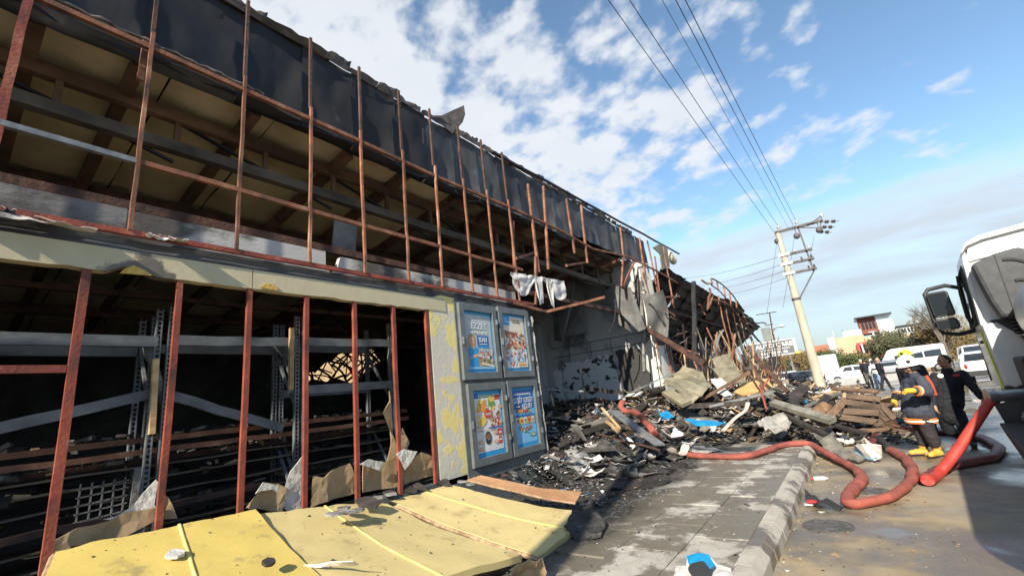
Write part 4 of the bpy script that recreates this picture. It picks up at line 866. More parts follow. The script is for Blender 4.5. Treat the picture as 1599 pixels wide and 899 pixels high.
# yard wall behind the hole, in sunlight, with twisted roof steel in front
tag(MB().box(-30, -17.6, HOLE[1]+2.2, HOLE[1]+2.5, 0, 8).build('yard_wall', mat('sunlit_yard_render', (0.22, 0.15, 0.08), (0.33, 0.25, 0.14), scale=2, rough=0.9)), 'sunlit ochre yard wall seen through the hole in the shop back', 'wall')
rg = random.Random(31); m = MB()
for k in range(64):
    a = Vector((-16.0, rg.uniform(HOLE[0]-0.2, HOLE[1]+0.2), HOLE[2]+(HOLE[3]-HOLE[2])*rg.random())); d = Vector((rg.uniform(-0.3, 0.3), rg.uniform(-1, 1), rg.uniform(-0.9, 0.9))).normalized()*rg.uniform(0.4, 1.3)
    m.tube(smooth_path([a-d, a+Vector((0, 0.1, 0.12)), a+d], 3), 0.022+0.03*rg.random(), 5)
tag(m.build('twisted_steel', dark_rust), 'tangle of twisted roof steel in front of the bright hole at the back', 'steel tangle', kind='stuff')

# ------------------------------------------------------------------ the second, collapsed building
B2 = thing('collapsed_shop', 'collapsed burnt shop with black corrugated roof hanging over the rubble', 'building', (-5, 18, 0.15))
def s2(name, mb, m, smooth=False): return mb.build(name, m, B2, smooth)
corr = mat('black_corrugated_sheet', (0.010, 0.010, 0.011), (0.03, 0.03, 0.03), (0.06, 0.057, 0.053), scale=2, rough=0.75, bump=0.2, rand=0.35)
roofpx = [(1040, 415), (1046, 420), (1060, 430), (1072, 437), (1086, 441), (1098, 449), (1112, 458), (1126, 465), (1140, 469), (1152, 475), (1163, 486), (1172, 495), (1180, 503), (1187, 510)]
front = [ax(*p, -5.2) for p in roofpx]
rg = random.Random(17)
for i in range(len(front)-1):
    a, b = front[i], front[i+1]; zb = 2.5 + rg.uniform(-0.2, 0.5); ph = rg.random()*9; off = rg.uniform(-0.12, 0.12); xb = -9.4+rg.uniform(-0.3, 0.3)
    n = 4
    for j in range(3):
        u0, u1 = j/3, (j+1)/3; z0, z1 = rg.uniform(-0.05, 0.08), rg.uniform(-0.05, 0.08)
        def fn(u, v, a=a, b=b, zb=zb, ph=ph, off=off, xb=xb, u0=u0, u1=u1, z0=z0):
            w = v
            w = -0.12+1.24*v; y = a.y+(b.y-a.y)*w; z = a.z+(b.z-a.z)*w
            uu = u0+(u1+0.02-u0)*u
            x = -5.2+(xb+5.2)*uu
            zz = z + off*(1-uu) + (zb-z)*uu + z0*u + 0.045*math.sin(uu*2*math.pi*11) + 0.16*nz((y*0.9, uu*4, ph)) + 0.05*nz((y*3, uu*12, ph))
            return (x + (0.10*nz((y*4, ph, 1)) if uu < 0.05 else 0), y+0.02, zz)
        s2('roof_sheet', MB().grid(fn, 18, 3, 0.006), corr)
for k, (px, py) in enumerate([(1065, 436), (1105, 456), (1135, 470), (1160, 488)]):
    p = ax(px, py, -5.3); s2('rafter', MB().bar(p+Vector((0, 0, -0.14)), (-9.4, p.y, 2.5), 0.1, 0.16), dark_rust)
for x, z in ((-6.4, 5.1), (-7.6, 4.0), (-8.6, 3.2)): s2('purlin', MB().bar((x, 15.3, z), (x, 41, z-0.2), 0.08, 0.12, segs=9, wob=0.06), dark_rust)
s2('side_wall', MB().box(-16, -5.6, 15.4, 15.55, 0.1, 3.2), part_m)
s2('back_wall', MB().box(-11.2, -11.0, 15.5, 23.0, 0.1, 3.4).box(-11.2, -11.0, 24.6, 44, 0.1, 3.4), black_int)
pale_wall = mat('pale_block_wall', (0.45, 0.43, 0.38), (0.6, 0.58, 0.52), scale=3, rough=0.9)
bx = thing('rear_shed', 'pale shed wall glimpsed under the black collapsed roof', 'shed', (-20, 34, 0))
MB().box(-24, -12.5, 33, 36, 0, 4.2).build('wall', pale_wall, bx); MB().box(-24.3, -12.2, 32.7, 36.3, 4.2, 4.4).build('roof', corr, bx)
# interior column and standing remains
for (a, b, w, mt) in [((1083, 440), (1084, 556), 0.16, corr), ((1125, 480), (1140, 545), 0.06, rust_steel), ((1131, 470), (1150, 560), 0.05, rust_steel), ((1141, 478), (1160, 545), 0.05, dark_rust), ((1149, 473), (1168, 545), 0.05, rust_steel), ((1156, 480), (1178, 540), 0.045, dark_rust), ((1108, 450), (1105, 480), 0.09, rust_steel), ((1121, 462), (1125, 482), 0.08, rust_steel)]:
    p, q = ax(*a, -5.05), ax(*b, -5.05); s2('bent_post', MB().bar(q, p, w, w, up=(1, 0, 0), segs=4, wob=0.05), mt)
def arc(name, pts, X, r, mt): s2(name, MB().tube(smooth_path([ax(*p, X) for p in pts], 5), r, 6), mt)
arc('arched_rail', [(1110, 434), (1119, 438), (1130, 446), (1142, 458), (1152, 472), (1160, 483)], -5.0, 0.04, dark_rust)
arc('arched_rail', [(1111, 445), (1122, 453), (1132, 464), (1142, 480)], -5.0, 0.035, dark_rust)
for a, b in [((1110, 434), (1111, 445)), ((1119, 438), (1121, 452)), ((1130, 446), (1132, 464)), ((1139, 455), (1141, 477)), ((1148, 466), (1150, 480))]: arc('arch_strut', [a, ((a[0]+b[0])/2, (a[1]+b[1])/2), b], -5.0, 0.045, rust_steel)
arc('bent_rail', [(1111, 467), (1128, 471), (1142, 480), (1155, 496), (1166, 508), (1180, 526), (1188, 535)], -5.0, 0.05, rust_steel)
arc('bent_rail', [(1104, 482), (1108, 474), (1112, 462)], -5.0, 0.06, rust_steel)
arc('bent_rail', [(1094, 436), (1104, 442), (1112, 440)], -5.0, 0.05, pale_wood)
arc('drooping_pipe', [(1129, 515), (1122, 525), (1117, 545), (1114, 558)], -4.6, 0.06, grey_metal)
arc('drooping_pipe', [(1172, 500), (1180, 504), (1190, 503), (1196, 505)], -5.0, 0.05, char_wood)
for a, b in [((1162, 494), (1175, 500)), ((1166, 504), (1176, 509)), ((1164, 512), (1184, 532)), ((1150, 505), (1172, 528))]: arc('torn_batten', [a, ((a[0]+b[0])/2, (a[1]+b[1])/2-1), b], -4.9, 0.05, grey_wood)
# torn end panel and foam stub beside the pier
s2('end_panel', MB().prism([ax(*p, -5.0) for p in ((1018, 386), (1028, 380), (1040, 386), (1044, 416), (1032, 420), (1029, 396))], (0.03, 0.05, 0)), olive_sheet)
m = MB(); m.ball(ax(1050, 405, -5.2), (0.16, 0.3, 0.22), 10, 7); m.ball(ax(1046, 400, -5.2), (0.16, 0.25, 0.25), 9, 6); s2('foam_stub', m, mat('cream_foam', (0.5, 0.42, 0.3), (0.62, 0.54, 0.42), scale=6, rough=0.95, bump=0.6))
for a, b, X, w, mt in [((1002, 470), (1006, 580), -5.1, 0.12, gypsum_dark), ((1010, 470), (1024, 585), -4.9, 0.05, gypsum), ((1016, 460), (1028, 560), -4.85, 0.04, rust_steel), ((1028, 470), (1050, 585), -4.8, 0.09, red_steel), ((1036, 480), (1052, 582), -4.8, 0.05, olive_sheet)]:
    s2('wall_post', MB().bar(ax(*b, X), ax(*a, X), w, w*0.6, up=(1, 0, 0), segs=3, wob=0.01), mt)
s2('hanging_sheet', MB().grid(lambda u, v: tuple(ay(1000+34*u+4*v+8*math.sin(v*3), 455+85*v+4*math.sin(u*4), 14.2-0.3*math.sin(u*3+v*4))), 8, 10, 0.01), hung_m, True)
for k in range(26):
    y = 13.6+rg.random()*5; x = -5.1+rg.uniform(-0.3, 1.2); z = rg.uniform(1.4, 4.6); d = Vector((rg.uniform(-0.5, 0.5), rg.uniform(-0.8, 0.8), rg.uniform(-1, 0.6)))*rg.uniform(0.5, 1.3)
    a = Vector((x, y, z)); s2('bent_rod', MB().tube(smooth_path([a, a+d*0.4+Vector((rg.uniform(-.2, .2), rg.uniform(-.2, .2), rg.uniform(-.1, .2))), a+d*0.75+Vector((rg.uniform(-.2, .2), rg.uniform(-.2, .2), 0)), a+d], 4), rg.uniform(0.012, 0.03), 5), rg.choice((dark_rust, rust_steel, char_wood, grey_wood)))
# far gable of the row
s2('gable_panel', MB().box(ay(1189, 520, 47).x, ay(1201.5, 515, 47).x, 47.0, 47.3, 0, ay(1195, 511, 47).z), mat('grey_green_gable', (0.13, 0.15, 0.14), (0.22, 0.24, 0.225), scale=1, rough=0.8))
for k in range(16):
    y0 = 16.2+k*1.55; ph = rg.random()*9; zt = rg.uniform(2.4, 3.9)
    s2('wall_remnant', MB().grid(lambda u, v: (-5.9+0.25*nz((y0+u*2, v*3, ph)), y0+2.2*u+0.15*nz((u*5, v*4, ph)), 0.4+zt*v*(0.8+0.35*nz((u*4+y0, ph, 2)))), 8, 8, 0.01), rg.choice((soot_metal_pale, hung_m, corr, soot_metal)), True)
for k in range(130):
    y = 15.5+rg.random()*21; x = -4.9+rg.uniform(-0.7, 1.0); h = rg.uniform(0.8, 3.2)
    s2('broken_batten', MB().bar((x, y, 0.6), (x+rg.uniform(-1.1, 1.1), y+rg.uniform(-1.8, 1.8), 0.6+h), rg.uniform(0.03, 0.08), 0.04, segs=4, wob=0.12), rg.choice((dark_rust, char_wood, dark_rust, pale_wood, rust_steel, grey_wood, grey_wood)))

# ------------------------------------------------------------------ rubble
BL = [(-5.8, 9.6, 1.5, 2.2, 0.5), (-7.6, 12.4, 2.4, 2.0, 0.9), (-4.4, 10.6, 0.9, 1.4, 0.34), (-4.7, 13.2, 1.1, 1.8, 0.85), (-3.6, 15.0, 1.2, 2.2, 0.85), (-2.4, 16.6, 1.6, 2.4, 0.62), (-1.6, 18.2, 1.6, 2.4, 0.62), (-5.0, 18.5, 1.5, 3.5, 1.0), (-4.4, 24.5, 1.6, 5.0, 0.9), (-1.2, 13.5, 1.0, 1.2, 0.32), (-0.3, 15.5, 1.0, 1.4, 0.45), (-1.4, 21.5, 1.5, 2.4, 0.5), (-3.6, 31, 2, 5, 0.7), (-5.2, 7.9, 0.9, 0.8, 0.12)]
def heap(x, y):
    z = 0.0
    for cx, cy, sx, sy, h in BL: z = max(z, h*math.exp(-((x-cx)/sx)**2-((y-cy)/sy)**2)) + 0.25*min(z, h*math.exp(-((x-cx)/sx)**2-((y-cy)/sy)**2))
    base = 0.15 if x < -1.0 else 0.0
    if x < -5.05: base = 0.56
    elif x < -4.3: base = 0.15+(0.41*(-4.3-x)/0.75)
    return base + z
def heap_n(x, y): return heap(x, y) + (0.10*nz((x*2.1, y*2.1, 4)) + 0.05*nz((x*6, y*6, 1)) + 0.03*nz((x*15, y*15, 7))) * min(1, (heap(x, y)-0.1)*2)
NX, NY = 190, 380
hb = MB()
X0, X1, Y0_, Y1_ = -9.2, 0.9, 6.9, 40.0
vs = []; keep = {}
for i in range(NX+1):
    for j in range(NY+1):
        x = X0+(X1-X0)*i/NX; y = Y0_+(Y1_-Y0_)*(j/NY)**1.5
        vs.append((x, y, heap_n(x, y)-0.03))
fs = []
for i in range(NX):
    for j in range(NY):
        q = (i*(NY+1)+j, (i+1)*(NY+1)+j, (i+1)*(NY+1)+j+1, i*(NY+1)+j+1)
        c = vs[q[0]]; b0 = 0.15 if c[0] < -1.0 else 0.0
        if heap(c[0], c[1]) > (0.57+0.06 if c[0] < -5.05 else b0+0.05) and not (9.2 < 0): fs.append(q)
used = sorted({i for f in fs for i in f}); idx = {k: n for n, k in enumerate(used)}
hb.add([vs[k] for k in used], [tuple(idx[i] for i in f) for f in fs])
ho = hb.build('rubble_heap', litter_black, smooth=True, at=(-3, 14, 0)); tag(ho, 'dark mound of ash and rubble spilling from the shops over the pavement', 'rubble heap', kind='stuff')

# fine rubble: thousands of scraps, too small to tell apart
rg = random.Random(101)
PAL = [char_wood, char_wood, ash_grey, gypsum_dark, grey_wood, brown_wood, gypsum, white_sheet, dark_rust, blue_sheet, olive_sheet, pale_wood]
def scrap(m, c, s_, mi, rg, flatness=0.25):
    d = Vector((rg.uniform(-1, 1), rg.uniform(-1, 1), rg.uniform(-flatness, flatness))).normalized()
    e = d.cross(Vector((rg.uniform(-.4, .4), rg.uniform(-.4, .4), 1))).normalized(); n = d.cross(e)
    a, b, h = s_, s_*rg.uniform(0.25, 0.8), s_*rg.uniform(0.04, 0.2)
    k = rg.uniform(0.5, 1.0); bendv = n*s_*rg.uniform(-0.35, 0.35)
    q = [c-d*a-e*b, c+d*a*k-e*b*rg.uniform(0.4, 1), c+d*a+e*b*k, c-d*a*rg.uniform(0.3, 1)+e*b]
    q[0] = q[0]+bendv; q[2] = q[2]+bendv
    m.hexa(q, [p+n*h for p in q], mi)
def scatter(name, label, n, region, size, weights, dz=0.0, seed=0, flatness=0.3):
    rg = random.Random(seed); m = MB(); k = 0; tries = 0
    while k < n and tries < n*40:
        tries += 1
        x0, x1, y0, y1 = region; x = rg.uniform(x0, x1); y = y0+(y1-y0)*rg.random()**1.3
        zt = heap(x, y); base = 0.15 if x < -1.0 else 0.0
        if x < -5.05: base = 0.56
        dens = min(1, (zt-base)*3 + 0.12)
        if rg.random() > dens: continue
        s_ = size*math.exp(rg.gauss(0, 0.55))
        scrap(m, Vector((x, y, heap_n(x, y)+dz+rg.uniform(0, 0.5)*s_)), s_, rg.choices(range(len(PAL)), weights)[0], rg, flatness); k += 1
    return tag(m.build(name, PAL), label, 'rubble', kind='stuff')
scatter('rubble', 'burnt scraps and plaster crumbs strewn through the entrance', 2600, (-9, -3.0, 7.2, 15), 0.06, (12, 10, 9, 5, 2, 2, 2.5, 1.4, 2, 0.2, 1, 0.8), seed=5)
scatter('rubble', 'fine ash and plaster crumbs filling the entrance', 9000, (-9, -2.9, 6.6, 15), 0.018, (10, 8, 14, 9, 3, 3, 6, 2, 2, 0.2, 1, 1), seed=15)
scatter('rubble', 'fine ash and splinters filling the main heap', 9000, (-5.5, 0.8, 11.6, 24), 0.032, (8, 7, 10, 6, 6, 7, 4, 1.5, 3, 0.1, 3, 3), seed=16, flatness=0.6)
scatter('rubble', 'splintered wood, foam and metal scraps over the main heap', 4200, (-6, 0.8, 11.8, 26), 0.085, (9, 7, 5, 4, 6, 7, 2.5, 2, 4, 0.35, 4, 3.5), seed=6, flatness=0.6)
scatter('rubble', 'distant scraps scattered on the far part of the heap', 2600, (-6, 0.4, 20, 40), 0.12, (9, 7, 5, 4, 6, 7, 3, 3, 4, 0.3, 4, 3), seed=7, flatness=0.6)
# thin scatter of ash on the pavement in front of the entrance
m = MB(); rg = random.Random(55)
for k in range(2600):
    t = rg.random(); x = -2.6-2.4*rg.random()**0.8; y = 5.6+6.5*rg.random()
    if x > -3.1 and rg.random() < 0.7: continue
    s_ = 0.018*math.exp(rg.gauss(0, 0.6)); scrap(m, Vector((x, y, (0.165 if x > -4.3 else heap(x, y))+s_*0.2)), s_, rg.choices(range(len(PAL)), (10, 9, 8, 6, 1, 1, 4, 2, 1, 1.6 if y < 7.5 else 0.2, 0.3, 0.5))[0], rg)
for k in range(1300):
    x = -3.4+2.5*rg.random(); y = 2.6+8*rg.random(); s_ = 0.0065*math.exp(rg.gauss(0, 0.5)); scrap(m, Vector((x, y, 0.163 if x < -1.0 else 0.006)), s_, rg.choices(range(len(PAL)), (4, 3, 5, 4, 1, 1, 5, 4, 1, 0.3, 0.5, 2))[0], rg, 0.1)
for k in range(900):
    x = -0.92+1.3*rg.random()**2.2; y = 3+8*rg.random(); s_ = 0.0075*math.exp(rg.gauss(0, 0.5)); scrap(m, Vector((x, y, 0.006)), s_, rg.choice((5, 11, 2, 4, 6, 11)), rg, 0.1)
tag(m.build('litter', PAL), 'fine ash, straw and paper crumbs on the pavement and gutter', 'litter', kind='stuff')

# curled scraps big enough to see singly
LM = [('the poster board', -4.7, 7.4), ('the crumpled whitish sheet', -4.0, 7.4), ('the flat white board', -3.9, 8.6), ('the long grey metal strip', -4.0, 8.9), ('the hose coupling', -3.5, 9.9), ('the small blue sheet', -4.2, 10.6), ('the long blue sheet', -3.2, 11.4), ('the crumpled olive sheet', -4.0, 13.0), ('the white pier', -5.0, 14.2), ('the smoked partition wall', -7.2, 13.6), ('the doorway in the entrance', -8.6, 11.8), ('the middle of the burnt entrance', -6.2, 10.0), ('the orange brown board', -2.8, 14.1), ('the grey paper sack', -2.0, 11.2), ('the long ash grey plank', -1.2, 12.0), ('the slatted crate', 0.1, 12.9), ('the broken crate', -1.0, 12.5), ('the concrete pole', -1.5, 27.0), ('the khaki boards', -3.6, 15.8), ('the bent black bars', -2.4, 13.6), ('the road edge of the heap', 0.0, 16.0), ('the arched rail', -4.6, 24.0), ('the back of the heap', -2.6, 18.5), ('the middle of the heap', -1.6, 15.5)]
def landmark(x, y): return 'near '+min(LM, key=lambda q: (q[1]-x)**2+(q[2]-y)**2)[0]
SEEN = {}
def unique(lab):
    SEEN[lab] = SEEN.get(lab, 0)+1; return lab
rg = random.Random(77); SCR = [(white_sheet, 'white'), (gypsum, 'pale grey'), (gypsum_dark, 'smoked grey'), (char_wood, 'charred black'), (membrane_tan, 'singed tan'), (grey_metal, 'grey metal'), (olive_sheet, 'olive grey'), (litter_black, 'soot black')]
for k in range(128):
    if k < 92: x, y = rg.uniform(-5.6, -3.1), rg.uniform(7.3, 13.0)
    else: x, y = rg.uniform(-4.6, 0.4), rg.uniform(12.5, 19)
    if heap(x, y) < 0.19 and x > -3.4: x -= 1.0
    s_ = (rg.uniform(0.10, 0.22) if rg.random() < 0.6 else rg.uniform(0.22, 0.42))*(1 if y < 12.5 else 1.25); mt, cn_ = SCR[rg.choices(range(8), (4, 3, 5, 4, 2, 1.5, 2, 4))[0]]
    yaw = rg.random()*6.28; c = Vector((x, y, heap_n(x, y)+0.03)); cu = rg.uniform(0.6, 2.8); tilt = rg.uniform(-0.35, 0.6); w = rg.uniform(0.35, 0.8); ph = rg.random()*20
    def fn(u, v):
        a = cu*(u-0.5); X = math.sin(a)/max(0.3, cu)*2*s_; Z = (1-math.cos(a))/max(0.3, cu)*2*s_
        wy = (v-0.5)*2*s_*w*(0.7+0.5*nz((u*3, ph, 0))+0.3*nz((u*11, ph, 5)))
        Z += wy*tilt + 0.10*s_*nz((u*4, v*4, ph)) + abs(wy*tilt)*0.6
        return c + Vector((X*math.cos(yaw)-wy*math.sin(yaw), X*math.sin(yaw)+wy*math.cos(yaw), Z))
    o = MB().grid(fn, 9, 6, 0.006).build('sheet_scrap', mt, smooth=True)
    tag(o, '%s %s %s scrap of sheeting %s' % ('large' if s_ > 0.24 else 'small', cn_, 'tightly curled' if cu > 1.7 else 'flattish', landmark(x, y)), 'sheet scrap', 'curled sheet scraps in the rubble')
rg = random.Random(78)
for k in range(46):
    x, y = rg.uniform(-5.4, -2.9), rg.uniform(6.7, 12.5); s_ = rg.uniform(0.22, 0.5); yaw = rg.random()*6.28; ph = rg.random()*30; mt, cn_ = rg.choice([(litter_black, 'soot black'), (litter_black, 'soot black'), (char_wood, 'charred black'), (gypsum_dark, 'smoked grey'), (litter_black, 'soot black'), (ash_grey, 'ash grey'), (char_wood, 'charred black'), (membrane_tan, 'singed tan')])
    def fn(u, v):
        a = (u-0.5)*2*s_*(1+0.25*nz((v*3, ph, 1))+0.18*nz((v*9, ph, 2))); b = (v-0.5)*1.3*s_*(1+0.25*nz((u*3, ph, 3))+0.18*nz((u*9, ph, 4)))
        X = x+a*math.cos(yaw)-b*math.sin(yaw); Yv = y+a*math.sin(yaw)+b*math.cos(yaw)
        return Vector((X, Yv, heap_n(X, Yv)+0.02+0.03*nz((X*4, Yv*4, ph))+0.02*nz((X*11, Yv*11, ph))))
    tag(MB().grid(fn, 14, 12, 0.006).build('burnt_sheet', mt, smooth=True), '%s burnt sheet lying flat %s' % (cn_, landmark(x, y)), 'burnt sheet', 'flat burnt sheets in the rubble')
for lab, a, Ya, b, Yb, w, h, mt in [('long charred beam lying along the back of the entrance, uppermost', (862, 646), 9.6, (948, 652), 10.4, 0.16, 0.12, char_wood), ('long charred beam lying along the entrance, second from the top', (866, 656), 9.2, (952, 660), 10.0, 0.16, 0.10, char_wood), ('grey bent beam slanting up across the entrance rubble', (888, 672), 8.6, (952, 652), 9.6, 0.14, 0.08, grey_wood), ('charred beam slanting under the grey bent beam', (880, 682), 8.3, (950, 662), 9.3, 0.14, 0.10, char_wood), ('pale stick standing out of the rubble beside the red hose', (939, 636), 9.6, (967, 668), 9.0, 0.05, 0.04, pale_wood), ('raw broken stick under the grey metal strip', (946, 657), 9.0, (966, 672), 8.8, 0.06, 0.05, pale_wood), ('thin pale rail across the dark back of the entrance', (848, 607), 11.0, (912, 610), 11.6, 0.04, 0.04, grey_metal), ('black table edge in the dark back of the entrance', (912, 605), 12.2, (974, 613), 12.2, 0.08, 0.10, char_wood), ('thin dark bar lying across the entrance rubble', (930, 676), 8.6, (1030, 702), 8.1, 0.03, 0.03, dark_rust)]:
    tag(MB().bar(ay(*a, Ya), ay(*b, Yb), w, h, segs=5, wob=0.012).build('burnt_beam', mt), lab, 'beam')
# planks and bars thrown over the heap
PLK = [(char_wood, 'charred black plank'), (brown_wood, 'scorched brown plank'), (grey_wood, 'ash grey plank'), (pale_wood, 'raw pale plank'), (dark_rust, 'rusted dark bar'), (grey_metal, 'bent grey metal strip')]
rg = random.Random(88)
for k in range(150):
    if k < 34: x, y = rg.uniform(-8.5, -3.8), rg.uniform(8.6, 13.5)
    elif k < 120: x, y = rg.uniform(-4.4, 0.5), rg.uniform(12.4, 20)
    else: x, y = rg.uniform(-4.5, -0.2), rg.uniform(19, 30)
    i = rg.choices(range(6), (7, 5, 4, 2, 4, 2) if k >= 34 else (8, 1, 2, 0.6, 4, 2))[0]; mt, nm = PLK[i]
    L_ = rg.uniform(0.35, 1.1)*(1.0 if k < 34 else 1.25); yaw = rg.random()*6.28; d = Vector((math.cos(yaw), math.sin(yaw), 0))
    a = Vector((x, y, 0))-d*L_/2; b = Vector((x, y, 0))+d*L_/2
    a.z = heap_n(a.x, a.y)+rg.uniform(0.01, 0.10); b.z = heap_n(b.x, b.y)+rg.uniform(0.01, 0.25)
    mid = heap_n(x, y); 
    if (a.z+b.z)/2 < mid: a.z += mid-(a.z+b.z)/2; b.z += mid-(a.z+b.z)/2
    w, h = (rg.uniform(0.08, 0.18), rg.uniform(0.025, 0.05)) if i < 4 else (rg.uniform(0.03, 0.06), rg.uniform(0.02, 0.04))
    up = Vector((rg.uniform(-0.5, 0.5), rg.uniform(-0.5, 0.5), 1))
    o = MB().bar(a, b, w, h, up=up, segs=4, wob=0.012 if i < 4 else 0.04, rng=rg).build('plank' if i < 4 else 'metal_bar', mt)
    tag(o, '%s %s %s %s' % ('long' if L_ > 0.8 else 'short', nm, 'sloping' if abs(a.z-b.z) > 0.12 else 'lying flat', landmark(x, y)), 'plank' if i < 4 else 'metal bar', 'planks and bars thrown over the rubble')

# single pieces one can point to
def pz(px, py, Y): return ay(px, py, Y)
def plank(name, label, cat, a, Ya, b, Yb, w, h, mt, up=(0, 0, 1), wob=0.006, segs=3): return tag(MB().bar(ay(*a, Ya), ay(*b, Yb), w, h, up=up, segs=segs, wob=wob).build(name, mt), label, cat)
sheet_thing('crumpled_sheet', 'large crumpled whitish sheet beside the poster board', 'sheet', [az(*p, z) for p, z in [((822, 737), 0.22), ((868, 744), 0.2), ((897, 724), 0.33), ((930, 692), 0.32), ((912, 682), 0.44), ((880, 693), 0.52), ((850, 707), 0.42)]], membrane_tan, 0.012, 0.05, 91, None, 12)
sheet_thing('white_board', 'flat white board lying on the ash of the entrance', 'board', [az(*p, z) for p, z in [((914, 709), 0.30), ((959, 708), 0.28), ((947, 723), 0.2), ((908, 717), 0.24)]], white_sheet, 0.03, 0.01, 92)
sheet_thing('blue_litter', 'shredded blue poster scraps at the foot of the poster board', 'poster scrap', [az(*p, z) for p, z in [((782, 738), 0.3), ((800, 722), 0.36), ((825, 712), 0.38), ((842, 716), 0.32), ((822, 730), 0.27), ((800, 740), 0.25)]], blue_sheet, 0.006, 0.08, 93, None, 14)
plank('metal_strip', 'long flat grey metal strip leaning on the rubble beside the red hose', 'metal strip', (956, 640), 9.3, (1030, 694), 8.3, 0.22, 0.03, grey_metal, up=(0.5, -0.2, 1))
sheet_thing('blue_sheet', 'small bright blue sheet on the rubble', 'sheet', [pz(*p, Y) for p, Y in [((1028, 645), 10.6), ((1040, 641), 10.9), ((1053, 651), 10.7), ((1038, 654), 10.4)]], blue_sheet, 0.012, 0.05, 94)
sheet_thing('blue_sheet', 'long bright blue sheet lying along the rubble', 'sheet', [pz(*p, Y) for p, Y in [((1068, 653), 11.3), ((1100, 655), 11.5), ((1135, 660), 11.6), ((1120, 664), 11.2), ((1085, 664), 11.0)]], blue_sheet, 0.012, 0.03, 95)
sheet_thing('crumpled_sheet', 'large crumpled olive grey sheet in front of the white pier', 'sheet', [pz(*p, Y) for p, Y in [((1033, 601), 12.6), ((1050, 583), 13.2), ((1066, 571), 13.6), ((1097, 581), 13.6), ((1110, 602), 13.2), ((1096, 617), 12.6), ((1077, 630), 12.2), ((1055, 612), 12.3)]], olive_sheet, 0.02, 0.13, 96, None, 14)
sheet_thing('khaki_board', 'khaki board standing askew behind the crumpled olive sheet', 'board', [pz(*p, Y) for p, Y in [((1112, 575), 15.5), ((1148, 573), 15.8), ((1166, 596), 15.2), ((1130, 602), 15.0)]], olive_sheet, 0.04, 0.03, 97)
sheet_thing('khaki_board', 'khaki board above the orange brown board', 'board', [pz(*p, Y) for p, Y in [((1110, 560), 16.5), ((1135, 553), 16.8), ((1150, 572), 16.4), ((1120, 580), 16.2)]], olive_sheet, 0.04, 0.03, 98)
plank('foam_plank', 'thick olive plank sticking out under the crumpled olive sheet', 'plank', (1040, 611), 12.3, (1072, 630), 11.9, 0.30, 0.10, olive_sheet, up=(0.2, -0.5, 1))
sheet_thing('white_board', 'white board scrap right of the crumpled olive sheet', 'board', [pz(*p, Y) for p, Y in [((1108, 592), 14.2), ((1126, 590), 14.3), ((1137, 601), 14.0), ((1121, 608), 13.8)]], white_sheet, 0.02, 0.03, 99)
sheet_thing('white_board', 'white board scrap beneath the brown leaning rail', 'board', [pz(*p, Y) for p, Y in [((1118, 612), 13.6), ((1131, 606), 13.8), ((1143, 616), 13.4), ((1130, 619), 13.3)]], white_sheet, 0.02, 0.03, 100)
sheet_thing('orange_board', 'bright orange brown board lying on the heap', 'board', [pz(*p, Y) for p, Y in [((1146, 613), 14.0), ((1158, 600), 14.4), ((1198, 592), 14.6), ((1206, 604), 14.2), ((1180, 614), 13.8), ((1160, 617), 13.7)]], mat('bright_plywood', (0.40, 0.22, 0.08), (0.62, 0.37, 0.15), (0.3, 0.14, 0.05), scale=2.5, rough=0.8, bump=0.2), 0.03, 0.03, 101)
plank('brown_rail', 'dark brown rail leaning up across the white scraps', 'rail', (1093, 624), 12.8, (1170, 580), 14.2, 0.07, 0.07, brown_wood)
plank('metal_channel', 'long pale grey metal channel lying across the heap', 'metal channel', (1106, 634), 12.2, (1204, 611), 13.0, 0.14, 0.06, grey_metal)
plank('charred_beam', 'black charred beam under the pale metal channel', 'beam', (1057, 634), 12.0, (1170, 628), 12.6, 0.14, 0.12, char_wood)
plank('red_bar', 'thin red bar standing crooked in front of the orange brown board', 'bar', (1186, 600), 12.9, (1197, 640), 12.4, 0.04, 0.04, red_steel, up=(0, 1, 0))
plank('red_bar', 'thin red bar slanting beside the orange brown board', 'bar', (1186, 612), 13.0, (1203, 585), 13.4, 0.04, 0.04, red_steel, up=(0, 1, 0))
plank('black_bar', 'long black bar leaning from the collapsed roof down to the heap', 'bar', (1178, 556), 13.6, (1230, 612), 12.9, 0.09, 0.09, dark_rust, up=(0, 1, 0))
plank('black_bar', 'thin dark bar leaning left of the red bars', 'bar', (1168, 556), 13.6, (1194, 611), 13.0, 0.05, 0.05, dark_rust, up=(0, 1, 0))
plank('grey_beam', 'long dark beam slanting from the pier down to the heap', 'beam', (1010, 512), 14.1, (1100, 568), 13.4, 0.14, 0.16, dark_rust, up=(0, 1, 0))
plank('metal_strip', 'thin grey metal strip slanting below the pier', 'metal strip', (985, 612), 12.0, (1050, 582), 13.0, 0.05, 0.03, grey_metal)
tag(MB().tube(smooth_path([ay(1167, 628, 11.6), ay(1163, 640, 11.4), ay(1147, 652, 11.1), ay(1128, 672, 10.6)], 5), [0.05]*16, 6, flat=0.4).build('curved_strip', mat('pale_plastic_strip', (0.36, 0.30, 0.25), (0.5, 0.44, 0.38), scale=5)), 'curved pale strip ending at the edge of the pavement', 'strip')
chunk('small orange scrap at the end of the curved strip', az(1135, 677, 0.2), 0.10, pb_orange, 111, 0.06, cat='scrap')
sheet_thing('crumpled_paper', 'crumpled grey paper sack lying on the pavement with red scraps beneath', 'paper sack', [pz(*p, Y) for p, Y in [((1182, 655), 10.9), ((1200, 650), 11.2), ((1219, 641), 11.5), ((1235, 661), 11.2), ((1228, 673), 10.8), ((1200, 674), 10.6), ((1190, 664), 10.8)]], mat('grey_sack_paper', (0.17, 0.165, 0.15), (0.33, 0.32, 0.295), scale=6, rough=0.9, bump=0.5), 0.012, 0.16, 112, None, 16)
